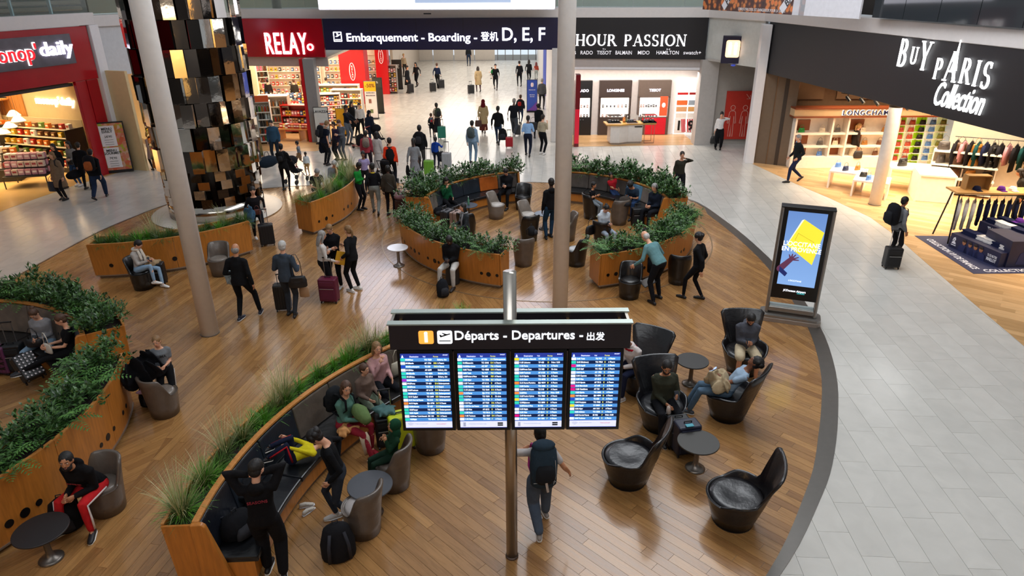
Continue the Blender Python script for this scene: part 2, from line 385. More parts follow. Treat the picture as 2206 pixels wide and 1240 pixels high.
tl.grid(-3, 32, 86, 0.42, 1.0, 0.0, 36, 0.004, 0.0, ccw([(-24, 3), (15, 3), (15, 34), (4, 67.2), (-13, 67.2), (-24, 44)]), tok)
tl.build('stone_tile', 'far_stone_tiles', STONEM, slab)
sw = Pieces()
for q, a in ((REL, 20), (HOU, 5), (BUY, -38)):
    xs = [p[0] for p in q]; ys = [p[1] for p in q]; cx, cy = (min(xs) + max(xs)) / 2, (min(ys) + max(ys)) / 2
    sw.grid(cx, cy, a, 0.2, 1.6, 0.3, max(max(xs) - min(xs), max(ys) - min(ys)) * .75, 0.004, 0.004, None, lambda x, y, b=(min(xs), max(xs), min(ys), max(ys)): b[0] - 1 < x < b[1] + 1 and b[2] - 1 < y < b[3] + 1, region=ccw(q))
sw.build('plank', 'shop_floor_planks', WARMW, slab, 0)
struct('trim_1', MB().prism(ccw(MON), -0.02, 0.005), M('C9A46A', 0.18, kind='glossy_floor', sc=1.2, amt=0.08), parent=slab)
for i_, q_ in enumerate((REL, HOU, BUY)): struct('trim_%d' % (10 + i_), MB().prism(ccw(q_), -0.02, 0.002), M('B08A5C', 0.3, kind='shop_floor_base'), parent=slab)
# metal edge band round the timber floor, wide on the right hand side
def strip(pts, wd_, z0, z1, mb):
    for i in range(len(pts) - 1):
        (x0, y0), (x1, y1) = pts[i], pts[i + 1]
        def off(k):
            a, b = pts[max(k - 1, 0)], pts[min(k + 1, len(pts) - 1)]; d = V((b[0] - a[0], b[1] - a[1], 0)).normalized(); return V((d.y, -d.x, 0)) * wd_(k)
        o0, o1 = off(i), off(i + 1)
        mb.prism([(x0, y0), (x0 + o0.x, y0 + o0.y), (x1 + o1.x, y1 + o1.y), (x1, y1)][::1], z0, z1)
E_ = ccw(OUTS)
rim = MB(); strip(E_ + [E_[0]], lambda k: -0.05 - 0.22 * max(0, min(1, (E_[k % len(E_)][0] - 2.2) / 3)) * (1 if E_[k % len(E_)][1] < 21 else 0.2), -0.01, 0.012, rim)
struct('trim_2', rim, M('77736E', 0.35, 0.8, 'metal_band'), parent=slab)
for i, (a, b, r, d) in enumerate(CIR[:1]):
    m_ = MB(); c_ = cirpoly(a, b, r, 72); strip(c_ + [c_[0]], lambda k: 0.03, 0, 0.013, m_); struct('trim_%d' % (3 + i), m_, M('9A8468', 0.35, 0.6), parent=slab)
struct('trim_4', MB().lathe([(1.98, 0), (2.0, 0.03), (1.5, 0.035)], 64, (-9.6, 21.5, 0)), M('C9C3B8', 0.2, kind='stone_ring'), parent=slab)

# ---------------------------------------------------------------- building shell
JB = V((-15.45, 27.15, 0)); PA = V((-12.16, 32.9, 0)); PB = V((-8.31, 32.4, 0)); PC = V((2.05, 31.75, 0)); PD = V((8.39, 30.9, 0)); PE = V((9.75, 27.9, 0)); PF = V((11.46, 16.0, 0))
ML = JB + V((-.31, -.95, 0)) * 13; PG = PF + (PF - PE).normalized() * 9
def seg(mb, a, b, z0, z1, th=0.15, d=0.0, s0=0.0, s1=0.0):
    """wall slab along a->b (seen from the atrium with a on the left); thickness goes away from the atrium"""
    u = (b - a).normalized(); n = V((-u.y, u.x, 0)); a = a - u * s0; b = b + u * s1
    P = [a + n * d, b + n * d, b + n * (d + th), a + n * (d + th)]
    return mb.prism([(p.x, p.y) for p in P], z0, z1)
BANDC = M('D9D4D2', 0.5, kind='fascia_white', amt=0.02)
nodes = [(ML, JB), (JB, PA), (PA, PC), (PC, PD), (PD, PE), (PE, PG)]
for i, (a, b) in enumerate(nodes):
    m_ = MB(); seg(m_, a, b, 5.34 + (.08 if i == 0 else 0), 5.74 + (.1 if i == 0 else 0), 0.5, -0.06, 0, 0.05); o = struct('trim_%d' % (20 + i), m_, BANDC, bev=0.02)
# white surround of the supermarket, lobby left, wall above the toilets recess
m_ = MB(); seg(m_, JB - V((.31, .95, 0)) * 0.3, JB, 0, 5.42, 0.5, -0.1, 0, .1); struct('wall_left', m_, WHITE, bev=0.02)
m_ = MB(); seg(m_, JB + V((.35, .9, 0)) * .1, PA, 3.55, 5.34, 0.15, 0.1); struct('wall_left_upper', m_, M('CFD2D6', 0.3, kind='glossy_white'))
CRM = M('CDBFA0', 0.55, kind='cream_wall', amt=0.03)
m_ = MB(); m_.box((-18.2, 33.1, 1.8), (7.0, 0.2, 3.6), rz=RAD(-44)); struct('wall_lobby', m_, CRM)
m_ = MB(); m_.box((-18.27, 32.98, 0.1), (6.9, 0.06, 0.2), rz=RAD(-44)); struct('baseboard_lobby', m_, M('8D7B66', 0.5))
m_ = MB(); m_.box((-17.5, 36.4, 1.8), (9, 0.2, 3.6)); struct('wall_lobby_back', m_, CRM)
m_ = MB(); seg(m_, PD, PE, 3.62, 5.34, 0.12, 0.02); struct('wall_recess_upper', m_, M('C8C9C4', 0.3, kind='glossy_white'))
# band of blank wall under the upper fascia of each shop and shop ceilings
CEI = M('8C857C', 0.8, kind='ceiling_board')
struct('ceiling_supermarket', MB().prism(ccw([tuple(p[:2]) for p in (ML + V((-.4, 0, 0)), JB + V((-.4, 0, 0)), V((-27.5, 37, 0)), V((-36, 24, 0)))]), 3.75, 3.85), CEI)
struct('ceiling_bookshop', MB().prism(ccw([(-13, 33.2), (-8.3, 32.7), (-8.3, 54), (-20, 54), (-20, 37)]), 3.6, 3.7), M('E5DFD5', 0.6))
struct('ceiling_corridor', MB().prism(ccw([(-8.25, 32.6), (2.2, 32), (2.8, 68), (-8.9, 68)]), 4.1, 4.2), M('D8D4CC', 0.6))
struct('ceiling_watch_shop', MB().prism(ccw([(2.3, 31.7), (8.5, 31), (8.6, 33.3), (2.3, 33.3)]), 3.2, 3.3), WHITE)
struct('ceiling_boutique', MB().prism(ccw([(10.2, 27.6), (11.9, 16), (12.8, 6), (24, 6), (24, 29)]), 4.3, 4.4), M('5A4534', 0.8))
struct('wall_rear_unseen', MB().box((0, -4.2, 6), (44, .3, 12)), M('2A2624', .6, kind='dark_wall'))  # unseen wall added to darken the pillar's reflections and cut low ambient light
struct('wall_rear_unseen_band', MB().box((0, -4.0, 5.2), (44, .2, .5)).box((0, -4.0, 11), (44, .2, 1.2)), BANDC)  # pale bands on the added rear wall
for i_, (x_, w_, c_) in enumerate(((-15, 5, '8A0A18'), (-8, 6, 'C8A060'), (0, 5, '17163C'), (7, 5, 'B8863C'), (13, 4, 'D8D0C8'))): struct('trim_%d' % (40 + i_), MB().box((x_, -4.0, 3.4), (w_, .12, 3.0)), M(c_, .4))  # invented coloured panels for the mirrored pillar to reflect
struct('wall_side_left_unseen', MB().box((-21.5, 7, 3), (.3, 22, 6)), M('4A3A30', .6)); struct('wall_side_right_unseen', MB().box((17.5, 2, 8), (.3, 18, 5)), M('5A544E', .6))  # unseen side walls, added with the rear wall to close off the sky
# corridor: side walls and the glazed end
m_ = MB(); m_.box((2.42, 49.6, 2.05), (0.25, 35.5, 4.1), rz=RAD(-0.6)); struct('wall_corridor_right', m_, M('D4D2D2', 0.4, kind='white_wall'))
m_ = MB(); m_.box((2.12, 31.75, 2.05), (0.55, 0.5, 4.1), rz=RAD(-5)); struct('wall_corridor_end', m_, M('D4CFCB', 0.4, kind='white_wall'), bev=0.02)
m_ = MB(); m_.box((-8.7, 60, 2.0), (0.2, 15, 4.0)); struct('wall_corridor_left', m_, M('B7ACA0', 0.6))
bw = thing('window_1', None, None, (0, 67.6, 0)); tag(bw, kind='structure')
BEI = M('C3BBB1', 0.5, kind='beige_panel', amt=0.03)
x = -9.2
while x < -1.4: MB().box((x + .95, 0, 2.05), (1.86, .12, 4.1)).build('wall_panel', BEI, bw); x += 1.95
for k in range(6): MB().box((-1.2 + k * .72, 0, 2.0), (0.07, .14, 4.0)).build('mullion', M('6E6C6E', .4, .6), bw)
MB().box((0.7, 0, 3.95), (4.3, .14, .25)).build('transom', M('6E6C6E', .4, .6), bw)
GLS = bpy.data.materials.new('glass'); GLS.use_nodes = True
g = GLS.node_tree.nodes['Principled BSDF']; g.inputs['Base Color'].default_value = (.93, .97, .96, 1); g.inputs['Roughness'].default_value = .03; g.inputs['Transmission Weight'].default_value = 1; g.inputs['IOR'].default_value = 1.02
for k in range(5): MB().box((-.84 + k * .72, 0, 1.95), (0.65, .02, 3.8)).build('pane', GLS, bw)
struct('floor_outside', MB().box((0, 85, -0.2), (90, 34, 0.1)), M('9FA3A8', .8, kind='apron')); struct('wall_outside_added', MB().box((0, 98, 5), (90, .4, 10)), M('D0D4D8', .7))  # the white wall is added to make the glazed end look brighter
# ---------------------------------------------------------------- upper level: balustrades, louvres, screen, banner
GLG = bpy.data.materials.new('tinted_glass'); GLG.use_nodes = True
g = GLG.node_tree.nodes['Principled BSDF']; g.inputs['Base Color'].default_value = (.80, .88, .82, 1); g.inputs['Roughness'].default_value = .04; g.inputs['Transmission Weight'].default_value = .9; g.inputs['IOR'].default_value = 1.1
GLD = bpy.data.materials.new('dark_glass'); GLD.use_nodes = True
g = GLD.node_tree.nodes['Principled BSDF']; g.inputs['Base Color'].default_value = (.03, .035, .04, 1); g.inputs['Roughness'].default_value = .05
def balus(a, b, n, mat, z=5.76, h=1.15, d=.12, post=None):
    u = (b - a); L = u.length; r = atan2(u.y, u.x); t = thing('glass_balustrade', None, None, a, r); tag(t, kind='structure')
    for k in range(n):
        MB().box((L * (k + .5) / n, d, z + h / 2), (L / n - .02, .02, h)).build('glass_panel', mat, t)
        if post: MB().box((L * (k + .02) / n, d + .12, z + h / 2), (.06, .12, h)).build('post', post, t)
    MB().box((L / 2, d, z + h + .02), (L, .05, .04)).build('handrail', STEEL, t)
    return t
balus(ML, JB, 9, GLG, z=5.84, post=M('8FA6B4', .3, .5)); balus(JB, PA, 5, GLG); balus(PA, PB, 5, GLG); balus(PC, PD, 6, GLG, z=5.76)
t = balus(fl(1870, 40, 5.75) * 1, PG, 12, GLD, z=5.78, post=M('A88F66', .35, .6))
t.location.z = 0
def upperwall(name, a, b, mat, d=2.6, z0=5.7, z1=9.0, slat=None):
    m = MB(); seg(m, a, b, z0, z1, .2, d, 1.5, 1.5); struct(name, m, mat)
upperwall('wall_upper_back', PA, PC, M('C3CBBE', .6, kind='pale_green_wall')); upperwall('wall_upper_right', PC, PD, M('B9C0BC', .6))
upperwall('wall_upper_far_right', PE, PG, M('241F1C', .6), d=1.6); upperwall('wall_upper_lobby', JB, PA, M('8A8578', .6))
upperwall('wall_upper_left', ML, JB, M('1D1B1A', .6), d=1.7)
lv = thing('louvre_wall', None, None, ML, atan2(.95, .31)); tag(lv, kind='structure')
sl = MB().box((7, 0, 0), (14, .10, .12)).build('slat', M('6A5B4C', .6), lv); sl.location = (0, 1.55, 5.95); sl.rotation_euler = (RAD(-25), 0, 0)
for k in range(1, 8): c_ = sl.copy(); COL.objects.link(c_); c_.parent = lv; c_.location = (0, 1.55, 5.95 + k * .21)
for p_ in ((-10.6, 33.6), (-6.4, 33.2)):
    struct('trim_30', MB().lathe([(.2, 0), (.2, 3.2)], 20, (p_[0], p_[1], 5.6)), M('8B8C90', .4, .3), smooth=True)
SCREENW = M('F4F2FF', .4, emit=4.0)
sa, sb = fl(686, 22, 5.72), fl(1196, 21, 5.72); u = sb - sa; r = atan2(u.y, u.x)
t = thing('video_screen', 'huge white lit video screen above the dark blue boarding sign', 'screen', sa, r)
MB().box((u.length / 2, .15, 2.0), (u.length, .24, 4.0)).build('housing', M('C8C8CC', .5), t)
MB().box((u.length / 2, .02, 2.0), (u.length - .06, .03, 3.92)).build('lit_panel', SCREENW, t)
SKYB = M('9AA9C2', .5, emit=1.0)
MB().box((u.length * .62, -.005, .62), (u.length * .40, .03, .7)).build('picture_of_street', SKYB, t)
MB().box((-.6 + u.length / 2 + 0.3, -.03, -.14), (.32, .02, .05)).build('maker_plate', DARK, t)
# pizza banner
pa, pb, pc = fl(1527, 20, 5.74), fl(1650, 28, 5.74), fl(1862, 40, 5.74)
BN = bpy.data.materials.new('food_print'); BN.use_nodes = True; nt = BN.node_tree; N = nt.nodes; L = nt.links
tc = N.new('ShaderNodeTexCoord'); vo = N.new('ShaderNodeTexVoronoi'); vo.inputs['Scale'].default_value = 5; L.new(tc.outputs['Object'], vo.inputs[0])
cr = N.new('ShaderNodeValToRGB'); cr.color_ramp.elements[0].color = (.75, .12, .03, 1); cr.color_ramp.elements[1].color = (.03, .02, .02, 1)
e = cr.color_ramp.elements.new(.35); e.color = (.62, .22, .06, 1); e = cr.color_ramp.elements.new(.55); e.color = (.10, .03, .02, 1)
L.new(vo.outputs['Distance'], cr.inputs[0]); L.new(cr.outputs[0], N['Principled BSDF'].inputs['Base Color'])
u = pc - pa; r = atan2(u.y, u.x); Lb = u.length
t = thing('restaurant_banner', 'restaurant banner with food photos above the toilets recess reading PIZZ and BAR', 'banner', pa + V((-.25, -.1, 0)), r)
MB().box((Lb * .36, 0, .6), (Lb * .72, .05, 1.2)).build('food_picture', BN, t)
MB().box((Lb * .83, 0.005, .6), (Lb * .36, .06, 1.2)).build('white_panel', M('DADAE0', .5), t)
for xx, wd_ in ((Lb * .22, 'PIZZERIA'), (Lb * .63, 'BAR')):
    m_ = MB().box((0, 0, 0), (1.5, .02, .26)); o = m_.build('diagonal_stripe', M('DADAE0', .5), t); o.location = (xx + .12, -.035, .66); o.rotation_euler = (0, -RAD(48), 0)
    if wd_ == 'BAR': txt('lettering', 'BAR', .32, BLACK, t, (xx + .02, -.05, .50), (pi / 2, -RAD(48), 0), .004, .01)
    else: txt('lettering', 'PIZZ', .32, BLACK, t, (xx + .02, -.05, .50), (pi / 2, -RAD(48), 0), .004, .01)
txt('health_warning', "L'ABUS D'ALCOOL EST DANGEREUX POUR LA SANTÉ", .13, WHITE, t, (Lb * .45, -.04, .09), ext=.003, sx=.82)

# ---------------------------------------------------------------- shop fascias
def fasc(name, label, a, b, z0, z1, mat, th=.14, d=0.0, col='sign'):
    u = b - a; r = atan2(u.y, u.x)
    t = thing(name, label, col, (a.x, a.y, 0), r)
    MB().box((u.length / 2, th / 2 + d, (z0 + z1) / 2), (u.length, th, z1 - z0)).build('panel', mat, t, bev=.01); return t, u.length
LIT = M('FFFFFF', .4, emit=3.0); LITV = M('E9E2FF', .4, emit=3.5)
RED = M('A80A1C', 0.16, kind='red_gloss', sc=2, amt=.06); REDS = M('C2101A', 0.3, kind='red_panel', amt=.04)
# supermarket
JR = JB + V((-.31, -.95, 0)) * .35
t, L1 = fasc('supermarket_sign', 'glossy red supermarket fascia with a grey lettered plate, far left', ML, JR, 3.55, 5.40, RED)
q0, q1 = onpl(-30, 118, ML, JR)[0], onpl(156, 113, ML, JR)[0]; zc = onpl(60, 115, ML, JR)[1]
MB().box(((q0 + q1) / 2, -.05, zc + .02), (q1 - q0, .06, 1.0)).build('name_plate', M('55525A', .35, kind='dark_wood_plate', sc=4, amt=.2), t)
fitpx(txt('lettering_red', "monop'", .80, M('E01020', .4, emit=1.2), t, (0, -.13, 4.55), ext=.03, off=.008, label='red lit letters with a white edge'), ML, JR, -44, 97, 76, 145)
fitpx(txt('lettering_red_edge', "monop'", .80, LIT, t, (0, -.10, 4.55), ext=.02, off=.03), ML, JR, -45, 95, 77, 146)
fitpx(txt('lettering_white', 'daily', .80, LITV, t, (0, -.12, 4.55), ext=.03, off=.012), ML, JR, 80, 88, 153, 128)
# red frame: jamb and lintel, dark soffit
th_ = RAD(72)
fr = thing('shopfront_frame', 'glossy red upright frame of the supermarket entrance', 'shopfront', JR, th_)
for k, (x0, x1) in enumerate(((-1.0, -.55), (-.52, -.03))): MB().box(((x0 + x1) / 2, .1, 1.77), (x1 - x0, .14, 3.54)).build('jamb_panel', RED, fr, bev=.01)
struct('ceiling_soffit', MB().box((0, 0, 0), (11, .9, .10)), M('3A342F', .6), loc=(JR.x - 6.5 * .31 - .6, JR.y - 6.5 * .95 + .2, 3.44), rz=RAD(72))
# menu board
mbt = fl(236, 365); t = thing('menu_board', 'tall menu board with food pictures at the supermarket entrance', 'sign', fl(254, 372), RAD(22))
MB().box((0, 0, 1.0), (1.15, .08, 1.95)).build('frame', DARK, t)
FOOD = bpy.data.materials.new('salad_print'); FOOD.use_nodes = True; nt = FOOD.node_tree; N = nt.nodes; L = nt.links
tc = N.new('ShaderNodeTexCoord'); vo = N.new('ShaderNodeTexVoronoi'); vo.inputs['Scale'].default_value = 9; L.new(tc.outputs['Object'], vo.inputs[0])
hs = N.new('ShaderNodeValToRGB'); hs.color_ramp.elements[0].color = (.3, .5, .03, 1); hs.color_ramp.elements[1].color = (.6, .5, .35, 1); e = hs.color_ramp.elements.new(.5); e.color = (.6, .1, .04, 1)
L.new(vo.outputs['Color'], hs.inputs[0]); L.new(hs.outputs[0], N['Principled BSDF'].inputs['Base Color'])
MB().box((0, -.045, 1.03), (1.08, .02, 1.8)).build('food_picture', FOOD, t)
for k, (zz, a_, b_) in enumerate(((1.45, 'MENU\nDAILY', '5€90'), (.62, 'MENU\nGOURMET', '7€90'))):
    MB().box((-.02, -.06, zz), (.52, .015, .78)).build('white_panel', M('E8E4E6', .6), t)
    txt('lettering', a_, .13, BLACK, t, (-.02, -.072, zz + .34), ext=.002, off=.02, ls=.8); txt('price', b_, .12, BLACK, t, (-.02, -.072, zz - .02), ext=.002)
    for q in range(3): MB().box((-.02, -.07, zz - .14 - q * .09), (.3, .004, .012)).build('print_line', M('55504E', .7), t)
# bookshop
t, L1 = fasc('bookshop_sign', 'glossy red fascia of the bookshop left of the boarding sign', PA, PB, 3.72, 5.34, RED, d=-.10)
fitpx(txt('lettering', 'RELAY', .98, LIT, t, (0, -.14, 4.44), ext=.03, off=.004, sp=1.12, label='white lit capitals'), PA, PB, 575, 70, 664, 116)
dx_, dz_ = onpl(671, 101, PA, PB)
m_ = MB().lathe([(.09, 0), (.15, 0), (.15, .05), (.09, .05), (.09, 0)], 20, cap=False).build('full_stop_ring', LIT, t, loc=(dx_, -.12, dz_)); m_.rotation_euler = (pi / 2, 0, 0)
m_ = MB(); seg(m_, PA, PB, 3.3, 3.72, .1, .1); struct('wall_bookshop_lintel', m_, M('A69D98', .5))
# boarding sign
t, L1 = fasc('boarding_sign', 'long dark blue boarding sign across the corridor with white lit letters', PB + V((.03, 0, 0)), PC + V((.05, 0, 0)), 4.03, 5.34, M('17163C', .35, kind='navy_panel', amt=.04), d=-.10)
for k in range(1, 5): MB().box((L1 * k / 5, -.101, 4.69), (.02, .01, 1.3)).build('joint', M('0B0B20', .5), t)
PC_ = PC + V((.05, 0, 0))
fitpx(txt('lettering', 'Embarquement - Boarding -', .52, LIT, t, (1.02, -.12, 4.57), ext=.01, off=.012), PB, PC_, 747, 71, 1027, 94)
fitpx(txt('chinese_lettering', '登机', .46, LIT, t, (6.95, -.12, 4.57), ext=.01, off=.008), PB, PC_, 1035, 68, 1072, 88)
fitpx(txt('gate_letters', 'D, E, F', .80, LIT, t, (7.9, -.12, 4.66), ext=.01, off=.012), PB, PC_, 1081, 59, 1173, 92)
ic = MB()
for a, b, c, d in ((.62, 4.78, .36, .035), (.62, 4.40, .36, .035), (.45, 4.59, .035, .38), (.79, 4.59, .035, .38), (.62, 4.47, .24, .03)): ic.box((a, -.11, b), (c, .02, d))
ic.yprism([(.50, 4.60), (.54, 4.60), (.60, 4.63), (.58, 4.74), (.62, 4.74), (.68, 4.665), (.76, 4.71), (.75, 4.67), (.60, 4.58)], -.12, -.10)
ic.build('boarding_pass_icon', LIT, t)
# watch shop
t, L1 = fasc('watch_shop_sign', 'matt black fascia of the watch shop with white serif capitals', PC + V((.1, 0, 0)), PD, 3.66, 5.34, M('131116', .5, kind='black_panel', amt=.04), d=-.06)
PC_ = PC + V((.1, 0, 0))
fitpx(serif('lettering', 'HOUR PASSION', .56, LIT, t, (3.35, -.08, 4.36), .07, .02), PC_, PD, 1241, 74, 1478, 99)
for wd_, a_, b_ in (('B', 1236, 1241), ('RADO', 1251, 1277), ('TISSOT', 1286, 1317), ('BALMAIN', 1326, 1361), ('MIDO', 1374, 1399), ('HAMILTON', 1414, 1462), ('swatch+', 1472, 1510)):
    fitpx(txt('brand_lettering', wd_, .2, M('DDDADF', .5, emit=.8), t, (0, -.07, 4.02), ext=.004, off=.004), PC_, PD, a_, 109, b_, 117)
for wd_, a_ in (('T+', 1301), ('H', 1439)): fitpx(txt('brand_symbol', wd_, .12, M('DDDADF', .5, emit=.8), t, (0, -.07, 4.19), ext=.004), PC_, PD, a_ - 3, 104, a_ + 4, 107.5)
m_ = MB(); seg(m_, PC + V((.4, -.3, 0)), PD + V((-.05, -.1, 0)), 3.18, 3.66, .12, .25); struct('wall_watch_lintel', m_, M('B3A9A4', .5))
# boutique
t, L1 = fasc('boutique_sign', 'black fascia of the fashion boutique on the right with white lit letters', PE + V((.12, -.3, 0)), PG, 3.5, 5.34, M('141318', .5, kind='black_panel', amt=.04), d=-.06)
LITB = M('FFFFFF', .4, emit=3.2)
PE_ = PE + V((.12, -.3, 0))
fitpx(serif('lettering', 'BUY PARIS', .86, LITB, t, (0, -.10, 4.05), .22, .03, heights=[(1.0, .22), (.62, .36), (1.0, .22), (.35, 0), (.72, .0), (1.0, .0), (.82, .02), (.82, .0), (.85, -.02)]), PE_, PG, 1942, 92, 2152, 175)
o = COL.objects[-1] if False else None
e0, e1 = onpl(2062, 140, PE_, PG); MB().yprism([(-.10, -.1), (.10, -.1), (.03, .25), (.0, .62), (-.03, .25)], -.015, .015).build('tower_spire', LITB, t, loc=(e0 + .05, -.11, e1 - .02))
q0 = onpl(2026, 190, PE_, PG); q1 = onpl(2130, 218, PE_, PG)
o = txt('script_lettering', 'Collection', .60, LITB, t, (0, -.10, 0), ext=.015, off=.004, shear=.35); fit(o, q0[0], q1[0], (q0[1] + q1[1]) / 2 - .38, (q0[1] + q1[1]) / 2 + .22)
# ---------------------------------------------------------------- columns, departures board, totem, mirrored pillar
def column(name, label, px, py, r, z1, mat, base=None, collar=None):
    p = fl(px, py); t = thing(name, label, 'column', p)
    MB().lathe([(r, 0.0), (r, z1)], 32).build('shaft', mat, t, smooth=True)
    MB().lathe([(r + .012, 0), (r + .012, .02), (r, .021)], 32).build('base_ring', M('6E665C', .4, .5), t)
    if collar: MB().lathe([(r + .004, collar), (r + .004, z1)], 32).build('dark_collar', BLACK, t, smooth=True)
column('steel_column', 'tall grey steel column in front of the mirrored pillar on the left', 453, 718, .182, 14, GREYP)
column('steel_column', 'tall grey steel column behind the departures board', 1206, 670, .172, 14, GREYP)
column('shop_column', 'white round column with a dark top inside the boutique entrance', 1884, 440, .19, 4.3, M('E2DFDD', .4, kind='white_column'), collar=3.15)

# departures board
BP = fl(1103, 1198); NAVY = M('1B1B44', .4, emit=.55); PB1 = M('4C92DC', .4, emit=.78); PB2 = M('0E2350', .4, emit=.6); WTX = M('F4F8FF', .4, emit=1.3)
BRN = M('241F24', .45, kind='sign_dark', amt=.04)
t = thing('departures_board', 'large departures board of four lit screens on a round steel pole', 'information board', BP)
BRUSH = M('B58E70', 0.27, 1.0, 'brushed_steel', sc=40, amt=.05)
MB().lathe([(.072, 0.0), (.072, 4.0)], 28).build('pole', STEEL, t, smooth=True)
MB().lathe([(.083, 0), (.083, .03), (.073, .04)], 28).build('pole_foot', M('5A4A40', .5, .5), t)
for side, y0 in ((-1, -.33), (1, .33)):
    MB().box((0, y0, 3.42), (2.52, .07, .30)).build('header', BRN, t, bev=.004)
    MB().box((0, y0, 3.578), (2.55, .09, .016)).build('header_top_rail', M('B9C4BC', .3, .6), t)
for x in (-1.24, 1.24): MB().box((x, 0, 3.50), (.03, .60, .14)).build('end_cap', STEEL, t)
for x in (-1.17, 1.17, -.62, .62): MB().box((x, 0, 3.46), (.03, .60, .10)).build('cross_bar', M('C8A070', .3, .9), t)
MB().box((0, 0, 3.34), (2.4, .58, .03)).build('inner_tray', M('5A5C5C', .35, .5), t)
YF = -.33 - .036
fit(txt('lettering', 'Départs - Departures -', .165, WTX, t, (-.555, YF - .006, 3.425), ext=.003, off=.012), -.575, .76, 3.358, 3.50)
fit(txt('chinese_lettering', '出发', .145, WTX, t, (.775, YF - .006, 3.425), ext=.003, off=.008), .80, .985, 3.375, 3.475)
def rrect(w, h, r, n=5):
    P = []
    for cx, cy, a in ((w / 2 - r, h / 2 - r, 0), (-w / 2 + r, h / 2 - r, 90), (-w / 2 + r, -h / 2 + r, 180), (w / 2 - r, -h / 2 + r, 270)):
        P += [(cx + r * cos(RAD(a + 90 * i / n)), cy + r * sin(RAD(a + 90 * i / n))) for i in range(n + 1)]
    return P
def rplate(name, mat, parent, loc, w, h, r, d=.01):
    m = MB(); P = [(a, b) for a, b in rrect(w, h, r)]
    m.yprism(P, -d / 2, d / 2); return m.build(name, mat, parent, loc=loc)
rplate('info_icon', M('F0A040', .4, emit=1.1), t, (-.875, YF - .004, 3.425), .155, .155, .02)
txt('info_letter', 'i', .17, WTX, t, (-.875, YF - .012, 3.43), ext=.003, off=.05)
rplate('plane_icon', WTX, t, (-.68, YF - .004, 3.425), .155, .155, .02)
pm = MB().yprism([(-.055, .028), (-.045, .03), (-.03, .018), (.0, .028), (-.03, .048), (-.018, .05), (.022, .036), (.055, .045), (.06, .036), (-.045, -.002)], -.003, .003).box((0, 0, -.045), (.12, .006, .009))
pm.build('plane_shape', BLACK, t, loc=(-.68, YF - .012, 3.43))
